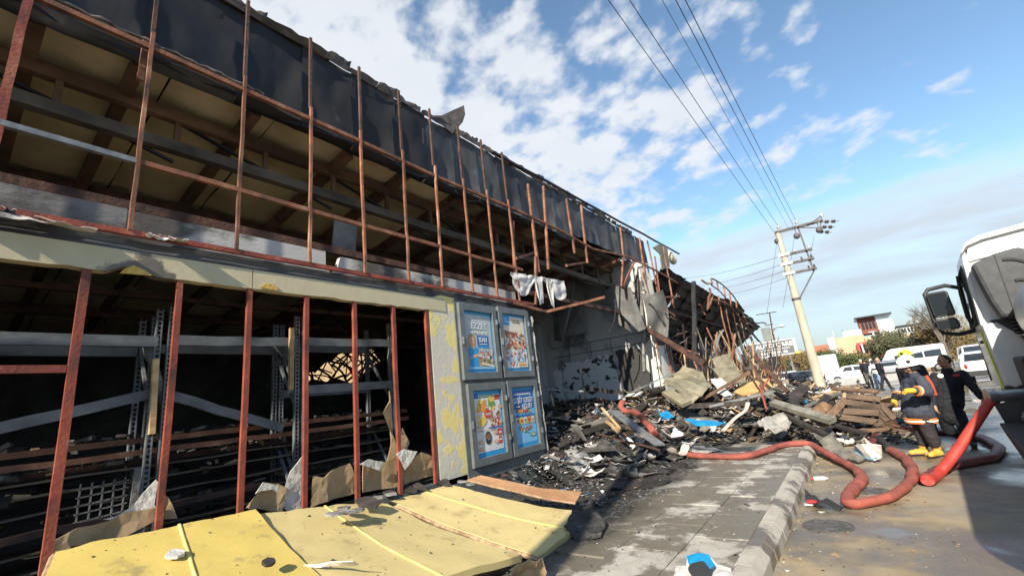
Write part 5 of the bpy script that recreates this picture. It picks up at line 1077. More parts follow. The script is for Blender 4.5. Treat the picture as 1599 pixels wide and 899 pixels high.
chunk('red scrap under the left of the grey paper sack', az(1192, 667, 0.24), 0.13, red_scrap, 113, 0.04, cat='scrap'); chunk('red scrap under the right of the grey paper sack', az(1234, 667, 0.22), 0.11, red_scrap, 114, 0.04, cat='scrap')
plank('long_plank', 'long ash grey plank sloping down to the road in front of the heap', 'plank', (1206, 628), 12.3, (1300, 656), 11.4, 0.20, 0.10, grey_wood, up=(0.1, -0.4, 1))
plank('long_plank', 'black plank lying just below the long grey plank', 'plank', (1225, 648), 11.9, (1292, 680), 11.0, 0.12, 0.08, char_wood)
plank('burnt_plank', 'broad burnt plank tilted up left of the concrete pole', 'plank', (1236, 624), 13.4, (1257, 602), 14.4, 0.24, 0.035, char_wood, up=(0.5, -1, 0.8))
plank('burnt_plank', 'broad burnt plank right of the tilted one', 'plank', (1276, 640), 12.6, (1292, 616), 13.4, 0.16, 0.03, char_wood, up=(0.4, -1, 0.9))
plank('burnt_plank', 'burnt plank leaning against the end of the slatted crates', 'plank', (1296, 648), 12.2, (1322, 622), 13.0, 0.15, 0.03, brown_wood, up=(0.4, -1, 0.9))
# slatted crates thrown on the road side of the heap
cr = thing('slatted_crate', 'brown slatted crate lying on its side at the road end of the heap', 'crate', (-0.2, 12.7, 0.3))
crate_m = mat('weathered_crate_board', (0.05, 0.034, 0.024), (0.17, 0.115, 0.078), (0.26, 0.19, 0.135), scale=5, rough=0.85, bump=0.5, bscale=30, stretch=(0.25, 1, 1), rand=0.3)
for i, q in enumerate([((1321, 614), (1374, 619), (1374, 627), (1320, 621)), ((1320, 625), (1375, 630), (1374, 638), (1318, 632)), ((1317, 636), (1373, 642), (1372, 650), (1316, 644)), ((1314, 648), (1371, 654), (1362, 661), (1311, 655))]):
    j_ = (0.0, 1.6, -1.2, 1.0)[i]; p = [ay(a[0], a[1]+(j_ if a[0] > 1350 else -j_), 12.75-0.16*i-(0.03 if a[0] > 1350 else 0)) for a in q]; MB().prism(p, (0.015, 0.035, 0.01)).build('board', crate_m, cr)
for i, q in enumerate([((1376, 629), (1398, 652), (1392, 655), (1376, 637)), ((1375, 641), (1390, 656), (1383, 659), (1374, 649)), ((1372, 653), (1380, 661), (1371, 666), (1363, 663))]):
    p = [ay(a[0], a[1], 12.6+0.03*i) for a in q]; MB().prism(p, (0.03, 0.05, 0.02)).build('side_board', crate_m, cr)
for x_ in (1328, 1347, 1366): MB().bar(ay(x_, 614, 12.86), ay(x_-4, 656, 12.4), 0.05, 0.04, up=(0, 1, 0)).build('batten', char_wood, cr)
m = MB(); m.prism([ay(*a, 12.95) for a in ((1322, 616), (1373, 622), (1372, 655), (1318, 648))], (0, 0.5, -0.05)); m.build('bottom', char_wood, cr)
for i, (a, Ya, b, Yb, w, h, mt, lab) in enumerate([((1300, 606), 14.6, (1372, 611), 14.2, 0.14, 0.04, brown_wood, 'brown plank lying along the top edge of the slatted crate'), ((1290, 625), 13.4, (1330, 640), 12.6, 0.12, 0.04, char_wood, 'charred plank running under the left end of the slatted crate'), ((1306, 664), 12.1, (1352, 676), 11.7, 0.12, 0.05, char_wood, 'charred plank below the front of the slatted crate'), ((1340, 672), 11.9, (1388, 668), 12.2, 0.10, 0.04, brown_wood, 'brown plank between the slatted crate and the hose'), ((1258, 634), 13.0, (1312, 612), 14.2, 0.12, 0.03, grey_wood, 'grey plank rising toward the concrete pole'), ((1270, 620), 14.4, (1322, 604), 15.4, 0.10, 0.03, pale_wood, 'pale thin plank lying just right of the concrete pole foot'), ((1246, 640), 12.4, (1290, 664), 11.6, 0.10, 0.05, brown_wood, 'brown plank beside the long grey plank'), ((1210, 612), 14.0, (1252, 636), 12.6, 0.10, 0.04, char_wood, 'charred plank crossing left of the broad tilted plank')]):
    plank('plank', lab, 'plank', a, Ya, b, Yb, w, h, mt, up=(0.15*(i % 3-1), -0.4, 1), wob=0.012, segs=4)
c2_ = thing('broken_crate', 'broken charred crate in the middle of the heap', 'crate', (-1.2, 12.6, 0.4))
for q in [((1266, 640), (1284, 628), (1300, 634), (1282, 648)), ((1250, 642), (1268, 648), (1264, 654), (1246, 648)), ((1283, 640), (1304, 644), (1300, 652), (1280, 648))]:
    MB().prism([ay(*a, 12.4+0.01*(a[0] % 7)) for a in q], (0.0, 0.06, 0.03)).build('board', brown_wood, c2_)
# flattened carton and rubbish by the gutter
sheet_thing('flattened_carton', 'flattened white and blue carton lying on the road by the black nozzle', 'carton', [az(*p, z) for p, z in [((1320, 704), 0.08), ((1345, 692), 0.3), ((1376, 694), 0.3), ((1379, 712), 0.1), ((1366, 718), 0.04)]], white_sheet, 0.02, 0.05, 121)
sheet_thing('blue_flap', 'blue printed side of the flattened carton', 'carton', [az(*p, z) for p, z in [((1326, 704), 0.12), ((1350, 706), 0.14), ((1371, 714), 0.09), ((1362, 717), 0.05), ((1340, 712), 0.06)]], pb_pale, 0.012, 0.02, 122)
sheet_thing('crumpled_paper', 'cream crumpled paper between the heap and the firefighter', 'paper', [az(*p, z) for p, z in [((1338, 692), 0.1), ((1352, 681), 0.35), ((1366, 688), 0.3), ((1364, 697), 0.1), ((1346, 698), 0.05)]], membrane_tan, 0.015, 0.15, 123, None, 12)
sheet_thing('tilted_slab', 'tilted grey slab at the broken end of the kerb', 'slab', [az(*p, z) for p, z in [((1278, 688), 0.22), ((1302, 680), 0.3), ((1330, 712), 0.1), ((1318, 720), 0.04), ((1290, 704), 0.1)]], grey_wood, 0.05, 0.02, 124)
sheet_thing('brown_flap', 'pale brown flap in front of the tilted slab', 'flap', [az(*p, z) for p, z in [((1305, 708), 0.12), ((1322, 700), 0.2), ((1352, 715), 0.06), ((1340, 722), 0.03)]], grey_wood, 0.02, 0.05, 125)
for i, (px, py, c_) in enumerate([((1312, 680), 0, gypsum), ((1322, 683), 0, white_sheet), ((1345, 674), 0, white_sheet), ((1316, 692), 0, gypsum)]): pass
for i, (px, py) in enumerate([(1310, 680), (1318, 684), (1345, 674), (1312, 690), (1326, 690)]):
    m = MB(); rg = random.Random(i); c = az(px, py, 0.08)
    for _ in range(5): m.ball(c+Vector((rg.uniform(-.06, .06), rg.uniform(-.06, .06), rg.uniform(0, .06))), (rg.uniform(.03, .07), rg.uniform(.03, .07), rg.uniform(.03, .05)), 7, 5)
    tag(m.build('paper_ball', white_sheet, smooth=True), 'crumpled white tissue in the gap below the black planks', 'paper', 'crumpled tissues by the kerb end')
sheet_thing('black_rag', 'wet black rag in the gutter beside the kerb', 'rag', [az(*p, z) for p, z in [((1256, 762), 0.12), ((1266, 768), 0.10), ((1285, 782), 0.05), ((1316, 792), 0.015), ((1312, 797), 0.01), ((1280, 792), 0.03), ((1258, 780), 0.04)]], black_rubber, 0.02, 0.10, 126, None, 12)
chunk('small red and white wrapper on the black rag', az(1268, 783, 0.06), 0.05, red_scrap, 127, cat='wrapper'); chunk('small white scrap beside the black rag', az(1264, 788, 0.02), 0.05, white_sheet, 128, cat='paper')
bt = thing('plastic_bottle', 'small clear plastic bottle with red cap lying in the gutter', 'bottle', tuple(az(1280, 746, 0)))
p = az(1280, 746, 0.03); m = MB(); m.lathe(p, [(0.0, -0.09), (0.03, -0.085), (0.032, -0.02), (0.028, 0.0), (0.032, 0.02), (0.03, 0.06), (0.012, 0.09), (0.012, 0.1)], 12, axis=(1, 0.2, 0)); m.build('body', mat('clear_plastic', (0.6, 0.62, 0.62), rough=0.15, spec=0.6), bt, True)
m = MB(); m.lathe(p, [(0.016, -0.12), (0.016, -0.09)], 10, axis=(1, 0.2, 0)); m.build('cap', red_scrap, bt)
# torn printed leaflet at the bottom of the photo
lf = thing('torn_leaflet', 'torn white and blue leaflet with a round black picture on the kerb edge', 'leaflet', tuple(az(1100, 890, 0.16)))
sub = sheet_thing('paper', None, None, [az(*p, z) for p, z in [((1052, 899), 0.17), ((1056, 882), 0.18), ((1072, 885), 0.19), ((1073, 868), 0.22), ((1105, 866), 0.25), ((1118, 880), 0.2), ((1140, 886), 0.18), ((1150, 910), 0.17), ((1090, 915), 0.17)]], white_sheet, 0.006, 0.05, 131, None, 12)
sub2 = sheet_thing('blue_print', None, None, [az(*p, z) for p, z in [((1072, 868), 0.25), ((1090, 864), 0.28), ((1106, 866), 0.28), ((1116, 882), 0.24), ((1108, 887), 0.25), ((1098, 874), 0.27), ((1082, 877), 0.25), ((1078, 890), 0.23)]], blue_sheet, 0.006, 0.03, 132, None, 9)
c = az(1092, 889, 0.235); m = MB(); m.lathe(c, [(0.085, 0), (0.085, 0.006), (0.06, 0.008), (0.0, 0.009)], 22, axis=(0.1, -0.3, 1)); rnd_o = m.build('round_picture', pb_black, lf)
for s_ in (sub, sub2):
    s_.parent = lf; s_.location = Vector(s_.location) - Vector(lf.location)

# ------------------------------------------------------------------ hoses
def hose(name, label, pts, r, mt, flat=0.75, sub=6, n=10):
    p = smooth_path(pts, sub); p = [a+Vector((nz((a.x*3, a.y*3, 1)), nz((a.x*3, a.y*3, 5)), 0))*r*0.5 for a in p]; t = MB().tube(p, [r*(1+0.13*nz((a.x*2.3, a.y*2.3, 3))) for a in p], n, flat=flat)
    return tag(t.build(name, mt, smooth=True), label, 'fire hose')
r1 = 0.075
K = lambda px, py, z=0.15: az(px, py, z+r1*0.75)
h1 = hose('fire_hose', 'faded red fire hose crossing the pavement and looping on the road', [K(1060, 708), K(1095, 711), K(1130, 712), K(1165, 711), K(1195, 703), K(1222, 694), K(1252, 691, 0.16), ax(1268, 694, -1.0), az(1290, 706, 0.12), az(1312, 719, 0.08), K(1335, 732, 0), K(1346, 746, 0), K(1338, 757, 0), K(1325, 768, 0), K(1321, 778, 0), K(1328, 785, 0), K(1348, 786, 0), K(1380, 778, 0), K(1408, 765, 0), K(1423, 748, 0), K(1424, 732, 0), K(1414, 717, 0), K(1402, 708, 0), K(1391, 702, 0)], r1, hose_red)
cp = thing('hose_coupling', 'dark metal coupling on the hose at the edge of the rubble', 'coupling', tuple(az(1045, 707, 0.16)))
a, b = K(1037, 706), K(1062, 709); d = (b-a).normalized(); m = MB(); m.tube([a, a+d*0.08], 0.10, 12); m.tube([a+d*0.09, a+d*0.22], 0.085, 12); m.tube([a+d*0.23, a+d*0.30], 0.10, 12)
for k in range(3):
    q = d.orthogonal().normalized(); q.rotate(Matrix.Rotation(k*2.1, 3, d)); m.bar(a+d*0.04+q*0.09, a+d*0.04+q*0.14, 0.05, 0.05)
m.build('body', mat('dull_dark_coupling', (0.05, 0.055, 0.06), (0.13, 0.135, 0.14), scale=9, rough=0.5, metal=0.5), cp, True)
hose('fire_hose', 'red fire hose running from the coupling back into the burnt entrance', [K(1037, 706), az(1035, 696, 0.26), ay(1022, 676, 8.7), ay(1005, 655, 9.2), ay(993, 643, 9.6), ay(984, 642, 9.9), ay(975, 641, 10.0), ay(968, 634, 10.0), ay(972, 626, 10.1)], 0.065, hose_red)
nzl = thing('hose_nozzle', 'black hose nozzle lying on the road beside the flattened carton', 'nozzle', tuple(az(1384, 700, 0)))
a, b = K(1391, 702, 0), K(1376, 690, 0)+Vector((0, 0, 0.03)); m = MB(); m.tube([a, a.lerp(b, .25), a.lerp(b, .3), a.lerp(b, .7), a.lerp(b, .75), b], [0.085, 0.085, 0.065, 0.05, 0.07, 0.075], 12); m.build('body', black_rubber, nzl, True)
R2 = lambda px, py: az(px, py, 0.055)
hose('fire_hose', 'wet dark red hose curving behind the firefighters to the truck', [R2(1358, 697), R2(1364, 684), R2(1372, 673), R2(1386, 667), R2(1405, 666), R2(1430, 669), R2(1465, 674), R2(1500, 677), R2(1528, 681), R2(1550, 690), R2(1559, 701), R2(1552, 711), R2(1530, 718), R2(1500, 724), R2(1474, 730), R2(1456, 737), R2(1446, 745)], 0.075, hose_wet)
bigp = smooth_path([az(1446, 745, 0.05), az(1449, 749, 0.08), ay(1465, 738, 8.72), ay(1490, 708, 8.8), ay(1512, 676, 8.85), ay(1532, 646, 8.9), ay(1546, 626, 8.95), ay(1556, 619, 9.0), ay(1568, 617, 9.0)], 6)
rs = [0.075-0.02*(k/len(bigp)) for k in range(len(bigp))]
tag(MB().tube(bigp, rs, 14, flat=0.85).build('suction_hose', hose_bright, smooth=True), 'thick bright red hose dropping from the truck outlet to a fold on the road', 'fire hose')

# ------------------------------------------------------------------ fire truck
TX, TY, TR = 1.66, 9.5, rad(-6.0)
TK = thing('fire_truck', 'white fire truck seen from behind its cab with a wing mirror and a steel tank', 'fire truck', (TX, TY, 0), TR)
TM = ORG[TK]
white_paint = mat('white_truck_paint', (0.52, 0.525, 0.52), (0.64, 0.645, 0.635), scale=2, detail=9, rough=0.35, bump=0.02, coat=0.25)
grey_plastic = mat('grey_moulded_plastic', (0.038, 0.041, 0.043), (0.062, 0.065, 0.067), scale=9, rough=0.6, bump=0.15, bscale=90)
dark_plastic = mat('dark_moulded_plastic', (0.018, 0.019, 0.02), (0.034, 0.035, 0.036), scale=6, rough=0.55, bump=0.1)
chassis_m = mat('muddy_chassis', (0.012, 0.012, 0.012), (0.03, 0.028, 0.026), (0.07, 0.06, 0.05), scale=5, rough=0.75, bump=0.3)
tank_m = mat('brushed_tank_steel', (0.42, 0.43, 0.44), (0.56, 0.57, 0.58), scale=2, rough=0.3, metal=0.8)
def T(u, v, w): return TM @ Vector((u, v, w))
class LB(MB):
    def lb(s, u0, u1, v0, v1, w0, w1, mi=0):
        return s.hexa([T(u0, v0, w0), T(u1, v0, w0), T(u1, v1, w0), T(u0, v1, w0)], [T(u0, v0, w1), T(u1, v0, w1), T(u1, v1, w1), T(u0, v1, w1)], mi)
    def lp(s, poly, e, mi=0): return s.prism([T(*p) for p in poly], TM.to_3x3() @ Vector(e), mi)
def tp(name, mb, m_, smooth=False, bevel=0): return mb.build(name, m_, TK, smooth, bevel)
# cab shell as a lofted body: side outline swept over the width with rounded roof corners
def cab(u, v):
    """u round the cross-section (left bottom, over the roof, right bottom), v along the cab"""
    sec = [(0.0, 1.05), (0.0, 1.5), (0.0, 2.0), (0.03, 2.5), (0.06, 2.95), (0.09, 3.14), (0.17, 3.26), (0.32, 3.32), (1.22, 3.37), (2.12, 3.32), (2.27, 3.26), (2.35, 3.14), (2.38, 2.95), (2.41, 2.5), (2.44, 2.0), (2.44, 1.5), (2.44, 1.05)]
    k = u*(len(sec)-1); i = min(int(k), len(sec)-2); f = k-i; x = sec[i][0]*(1-f)+sec[i+1][0]*f; z = sec[i][1]*(1-f)+sec[i+1][1]*f
    y = 2.05*v
    if v > 0.8: t = (v-0.8)/0.2; x = x+(1.22-x)*0.10*t*t; z = z-0.18*t*t*max(0, (z-1.6)/1.7)
    return T(x, y, z)
m = LB().grid(cab, 48, 10, 0.04); tp('cab_shell', m, white_paint, True)
sec = [(0.03, 1.05), (0.03, 2.0), (0.06, 2.5), (0.1, 3.0), (0.2, 3.24), (0.34, 3.29), (1.22, 3.34), (2.1, 3.29), (2.24, 3.24), (2.34, 3.0), (2.38, 2.5), (2.41, 2.0), (2.41, 1.05)]
tp('cab_wall', LB().lp([(a, 0.012, b) for a, b in sec], (0, 0.03, 0)), white_paint); tp('cab_wall', LB().lp([(a*0.97+0.04, 1.98, b*0.985) for a, b in sec], (0, 0.03, 0)), white_paint)
m = LB(); m.lp([(0.05, -0.012, 3.06), (0.16, -0.012, 3.2), (0.34, -0.012, 3.25), (1.22, -0.012, 3.3), (2.1, -0.012, 3.25), (2.1, -0.012, 3.22), (1.22, -0.012, 3.27), (0.35, -0.012, 3.22), (0.18, -0.012, 3.175), (0.07, -0.012, 3.06)], (0, 0.022, 0)); tp('roof_seam', m, grey_plastic)
for u0 in (0.12, 0.5):
    m = LB(); m.lp([(u0, -0.02, 2.95), (u0+0.24, -0.02, 2.97), (u0+0.27, -0.02, 3.1), (u0+0.2, -0.02, 3.15), (u0+0.06, -0.02, 3.13)], (0, 0.03, 0)); tp('pressed_panel', m, white_paint, bevel=0.012)
# the grey air intake on the cab's back, with two slots and a ribbed bellows
m = LB(); m.lp([(0.10, -0.36, 2.86), (0.36, -0.36, 2.95), (0.62, -0.36, 2.98), (0.76, -0.36, 2.82), (0.74, -0.36, 2.4), (0.60, -0.36, 2.15), (0.44, -0.36, 2.02), (0.20, -0.36, 2.04), (0.15, -0.36, 2.3)], (0, 0.33, 0)); tp('air_intake', m, grey_plastic, bevel=0.05)
m = LB()
for c0, c1, s0, s1 in ((0.42, 0.70, 2.84, 2.66), (0.46, 0.62, 2.52, 2.40)):
    m = LB(); prev = None
    for k in range(7):
        t = k/6; q = T(c0+(c1-c0)*t, -0.372, s0+(s1-s0)*t+0.05*math.sin(math.pi*t))
        if prev: m.bar(prev, q, 0.035, 0.02, up=(0, 1, 0))
        prev = q
    tp('intake_slot', m, black_rubber)
m = LB(); m.lp([(0.33, -0.372, 2.05), (0.345, -0.372, 2.05), (0.375, -0.372, 2.93), (0.36, -0.372, 2.93)], (0, 0.015, 0)); tp('intake_joint', m, dark_plastic)
for k in range(5): tp('bellows_ring', LB().lathe(T(0.42, -0.16, 1.80+0.05*k), [(0.10, 0), (0.14, 0.012), (0.14, 0.026), (0.10, 0.038)], 16), dark_plastic, True)
tp('bellows_clamp', LB().lathe(T(0.42, -0.16, 1.76), [(0.12, 0), (0.12, 0.03)], 16), steel_bright)
# lower white corner of the cab, the grey mudguard flap
m = LB(); m.lp([(0.0, -0.10, 2.0), (0.16, -0.10, 2.0), (0.34, -0.10, 1.78), (0.40, -0.10, 1.62), (0.22, -0.10, 1.12), (0.10, -0.10, 1.06), (0.02, -0.10, 1.12)], (0, 0.10, 0)); tp('cab_corner', m, white_paint, bevel=0.02)
m = LB(); m.lp([(0.24, -0.32, 1.05), (0.40, -0.32, 1.66), (0.62, -0.30, 1.72), (0.74, -0.26, 1.3), (0.66, -0.28, 0.86), (0.40, -0.32, 0.88)], (0, 0.14, 0)); tp('mud_flap', m, mat('pale_grey_plastic', (0.12, 0.123, 0.126), (0.17, 0.173, 0.176), scale=5, rough=0.5), bevel=0.03)
m = LB(); m.lb(0.10, 2.3, -0.085, -0.015, 0.92, 2.04); m.lb(0.5, 2.3, -0.2, -0.11, 1.35, 1.42); m.lb(0.5, 2.3, -0.2, -0.11, 1.1, 1.16); tp('cab_rear_frame', m, dark_plastic)
# door on the left side with window, handle, seam
m = LB(); m.lp([(-0.012, 0.35, 2.05), (-0.012, 1.55, 2.02), (0.035, 1.35, 2.85), (0.045, 0.4, 2.9)], (0.02, 0, 0)); tp('side_window', m, dirty_window)
m = LB(); m.lp([(-0.016, 0.18, 1.1), (-0.016, 0.2, 1.1), (0.03, 0.27, 2.95), (0.03, 0.25, 2.95)], (0.02, 0, 0)); m.lp([(-0.016, 1.7, 1.1), (-0.016, 1.72, 1.1), (0.02, 1.5, 2.9), (0.02, 1.48, 2.9)], (0.02, 0, 0)); tp('door_seam', m, dark_plastic)
m = LB(); m.lb(-0.05, -0.012, 0.3, 0.55, 1.72, 1.77); tp('door_handle', m, dark_plastic)
m = LB(); m.lp([(-0.02, 0.02, 1.05), (-0.02, 0.12, 1.05), (-0.02, 0.4, 1.9), (-0.02, 0.25, 1.9)], (0.015, 0, 0)); tp('reflective_strip', m, mat('lime_reflector', (0.55, 0.62, 0.02), (0.62, 0.7, 0.05), scale=3, rough=0.4))
m = LB(); m.lp([(0.1, 2.07, 2.0), (2.34, 2.07, 2.0), (2.25, 1.9, 2.9), (0.2, 1.9, 2.9)], (0, 0.02, 0.005)); tp('windscreen', m, dirty_window)
# mirror arm and two mirror heads
m = LB(); m.tube([T(*p) for p in [(0.0, 1.35, 2.72), (-0.16, 1.3, 2.80), (-0.40, 1.2, 2.77), (-0.46, 1.18, 2.70), (-0.46, 1.18, 2.2), (-0.40, 1.2, 1.98), (-0.2, 1.3, 1.93), (0.0, 1.35, 1.96)]], 0.035, 8); tp('mirror_arm', m, dark_plastic, True)
m = LB(); m.tube([T(*p) for p in [(0.02, 1.1, 2.9), (-0.02, 1.15, 2.6), (-0.04, 1.2, 2.2), (0.0, 1.2, 1.95)]], 0.025, 8); tp('grab_bar', m, dark_plastic, True)
def mirror(z0, z1):
    h = LB(); h.lp([(-0.44, 1.08, z0+0.03), (-0.40, 1.08, z0), (-0.19, 1.08, z0), (-0.16, 1.08, z0+0.03), (-0.17, 1.08, z1-0.03), (-0.21, 1.08, z1), (-0.41, 1.08, z1), (-0.45, 1.08, z1-0.03)], (0, 0.14, 0)); hd = tp('mirror_head', h, dark_plastic, bevel=0.012)
    g = LB(); g.lp([(-0.42, 1.07, z0+0.03), (-0.19, 1.07, z0+0.03), (-0.20, 1.07, z1-0.03), (-0.43, 1.07, z1-0.03)], (0, 0.008, 0)); o = g.build('mirror_glass', mat('mirror_glass', (0.012, 0.014, 0.018), rough=0.1, spec=0.4), TK); o.parent = hd
    o.matrix_parent_inverse = Matrix(); o.data.transform(Matrix())
mirror(2.26, 2.70); mirror(2.02, 2.22)
tp('window_seal', LB().tube([T(-0.016, 0.33, 2.03), T(-0.016, 1.57, 2.0), T(0.03, 1.37, 2.87), T(0.04, 0.38, 2.92), T(-0.016, 0.33, 2.03)], 0.018, 6), black_rubber)
tp('fuel_line', LB().tube(smooth_path([T(0.5, -0.12, 1.9), T(0.56, -0.16, 1.6), T(0.5, -0.14, 1.3), T(0.6, -0.2, 1.05)], 4), 0.02, 6), black_rubber)
tp('wiring_loom', LB().tube(smooth_path([T(0.8, -0.12, 1.9), T(0.74, -0.18, 1.5), T(0.9, -0.14, 1.2), T(0.8, -0.2, 0.95)], 4), 0.025, 6), black_rubber)
# chassis, step, side boxes, wheels, tank
m = LB(); m.lb(0.05, 0.30, -0.25, 1.4, 0.62, 1.0); m.lb(-0.02, 0.22, 0.2, 0.55, 0.35, 0.6); tp('cab_step', m, chassis_m, bevel=0.02)
m = LB(); m.lp([(-0.03, -0.02, 0.62), (0.26, -0.02, 0.62), (0.30, -0.02, 1.02), (0.0, -0.02, 1.1)], (0, 0.12, 0)); tp('lamp_bracket', m, grey_plastic, bevel=0.015)
m = LB(); m.lb(0.09, 0.17, -0.045, -0.02, 0.82, 0.93); tp('marker_lamp', m, pb_orange, bevel=0.01)
m = LB(); m.lb(0.45, 0.75, -7, 2.0, 0.72, 0.95); m.lb(1.7, 2.0, -7, 2.0, 0.72, 0.95); tp('chassis_rail', m, chassis_m)
m = LB(); m.lp([(-0.24, -3.2, 0.66), (-0.22, -0.62, 0.66), (-0.20, -0.62, 0.5), (-0.12, -0.7, 0.2), (-0.10, -3.2, 0.2)], (0.35, 0, 0)); tp('side_locker', m, chassis_m, bevel=0.02)
m = LB(); m.lb(0.12, 2.3, -1.5, -0.66, 0.5, 1.5); tp('pump_housing', m, chassis_m, bevel=0.03)
m = LB(); m.tube([T(0.2, -0.7, 0.98), T(0.2, -1.6, 0.94)], 0.06, 10); m.tube([T(0.16, -0.64, 0.78), T(0.05, -0.62, 0.76), T(0.02, -0.72, 0.7)], 0.035, 8); tp('pump_pipe', m, grey_metal, True)
m = LB(); m.lp([(-0.20, -0.60, 0.9), (0.2, -0.60, 0.95), (0.2, -0.60, 0.5), (-0.02, -0.60, 0.16), (-0.12, -0.60, 0.4)], (0, 0.06, 0)); tp('splash_guard', m, dark_plastic)
m = LB(); m.tube([T(-0.22, -0.55, 1.0), T(-0.05, -0.5, 1.0), T(0.25, -0.45, 1.0)], 0.075, 14); tp('hose_outlet', m, steel_bright, True)
m = LB(); m.tube([T(-0.24, -0.56, 1.0), T(-0.15, -0.53, 1.0)], 0.10, 14); m.bar(T(-0.2, -0.62, 1.09), T(-0.2, -0.5, 1.09), 0.05, 0.04); tp('outlet_coupling', m, steel_bright, True)
def wheel(v, u):
    t = bpy.data.objects.new('wheel', None); COL.objects.link(t); t.parent = TK; t.location = (u, v, 0.5); ORG[t] = TM @ Matrix.Translation((u, v, 0.5))
    c = T(u, v, 0.5); A = TM.to_3x3() @ Vector((1, 0, 0))
    MB().lathe(c, [(0.30, -0.14), (0.47, -0.15), (0.5, -0.10), (0.5, 0.10), (0.47, 0.15), (0.30, 0.14)], 28, axis=A).build('tyre', black_rubber, t, True)
    MB().lathe(c, [(0.05, -0.16), (0.12, -0.13), (0.28, -0.10), (0.30, -0.14), (0.30, 0.14), (0.28, 0.10), (0.12, 0.13), (0.05, 0.16)], 20, axis=A).build('rim', white_paint, t, True)
for v in (1.0, -4.6, -5.9):
    for u in (0.18, 2.26): wheel(v, u)
def tank(u, v):
    a = 2*math.pi*u; L_ = -0.5-7.0*v; r = 0.96
    if v < 0.06: r = 0.96*math.sqrt(max(0.0, 1-((0.06-v)/0.06)**2)); L_ = -0.5-7.0*v
    if v > 0.94: r = 0.96*math.sqrt(max(0.0, 1-((v-0.94)/0.06)**2))
    return T(1.32+1.06*math.cos(a)*r/0.96, L_, 1.98+r*math.sin(a)*0.82)
tp('tank', LB().grid(tank, 40, 60), tank_m, True)
m = LB(); m.lb(0.1, 2.56, -7.6, -2.2, 1.0, 1.12); tp('walkway', m, chassis_m)
for v in (-1.6, -4.0, -6.8): tp('tank_saddle', LB().lb(0.4, 2.42, v-0.06, v+0.06, 1.12, 2.0), chassis_m)

# ------------------------------------------------------------------ power poles and lines
PX, PYY = -1.55, 28.0
def power_pole(loc, label, simple=False):
    t = thing('power_pole', label, 'power pole', loc); x, y, z = loc
    MB().tube([(x, y, z), (x, y, z+9.0)], [0.25, 0.135], 14).build('pole', concrete, t, True)
    ins = mat('insulator_porcelain', (0.5, 0.5, 0.47), (0.65, 0.65, 0.62), scale=4, rough=0.3); irn = mat('painted_crossarm_iron', (0.05, 0.05, 0.055), (0.11, 0.10, 0.10), scale=6, rough=0.6)
    m = MB()
    for dy in (-0.14, 0.14): m.bar((x-0.12, y+dy, z+9.0), (x+2.15, y+dy, z+8.98), 0.07, 0.09)
    m.bar((x+1.4, y, z+8.9), (x+2.2, y, z+9.25), 0.06, 0.06); m.bar((x+2.15, y, z+9.25), (x+1.9, y, z+8.5), 0.06, 0.06); m.bar((x+1.0, y, z+8.95), (x+1.92, y, z+8.6), 0.05, 0.05)
    m.build('top_arm', irn, t)
    if simple: return t
    MB().bar((x+0.98, y, z+8.95), (x+1.12, y, z+6.4), 0.09, 0.09, up=(0, 1, 0)).build('hanger', irn, t); MB().bar((x+1.12, y, z+6.4), (x+0.15, y, z+5.1), 0.07, 0.07).build('brace', irn, t)
    m = MB(); m.lathe((x, y, z+5.05), [(0.22, 0), (0.22, 0.12)], 14); m.build('clamp_band', irn, t)
    for k, zz in enumerate((7.62, 7.1, 6.55)):
        m = MB()
        for dy in (-0.17, 0.17): m.bar((x-0.22, y+dy, z+zz), (x+1.32-0.02*k, y+dy, z+zz-0.03), 0.06, 0.08)
        m.build('crossarm', irn, t)
        MB().box(x-0.26, x+0.3, y-0.21, y-0.201, z+zz-0.08, z+zz+0.07).build('arm_plate', white_paint, t)
        for dx in (-0.15, 0.55+0.2*k, 1.2): MB().lathe((x+dx, y, z+zz+0.04), [(0.02, 0), (0.05, 0.04), (0.06, 0.08), (0.03, 0.12), (0.05, 0.15), (0.01, 0.18)], 8).build('insulator', irn if k else ins, t, True)
    for dx in (0.1, 0.98, 2.15): MB().lathe((x+dx, y, z+9.05), [(0.03, 0), (0.03, 0.1), (0.09, 0.12), (0.05, 0.16), (0.10, 0.2), (0.05, 0.25), (0.03, 0.30)], 10).build('insulator', ins, t, True)
    for dx in (-0.12, 0.82, 1.86):
        o = MB().bar((x+dx, y, z+8.95), (x+dx, y, z+8.62), 0.04, 0.04, up=(0, 1, 0)).build('hanger', irn, t)
        MB().ball((x+dx, y, z+8.5), (0.16, 0.16, 0.17), 12, 8).build('hanging_pot', irn, t, True)
    return t
power_pole((PX, PYY, 0.15), 'tall concrete power pole with iron crossarms rising from the end of the rubble')
power_pole((-1.2, -4.0, 0.15), 'concrete power pole beside the road behind the viewer', True)
wire_m = mat('power_line_metal', (0.03, 0.035, 0.05), rough=0.5)
def wire(label, p, q, r=0.011, sag=0.35, grp=None):
    p, q = Vector(p), Vector(q); pts = [p.lerp(q, k/24)-Vector((0, 0, sag*4*(k/24)*(1-k/24))) for k in range(25)]
    return tag(MB().tube(pts, r, 5).build('power_line', wire_m), label, 'power line', grp)
tops = [(-1.66, 9.05), (-1.45, 9.48), (-1.0, 9.2), (-0.75, 9.3), (-0.57, 9.48)]
names = ['leftmost of the five overhead lines', 'second overhead line from the left', 'third overhead line, thinner than its neighbours', 'fourth overhead line from the left', 'rightmost of the five overhead lines']
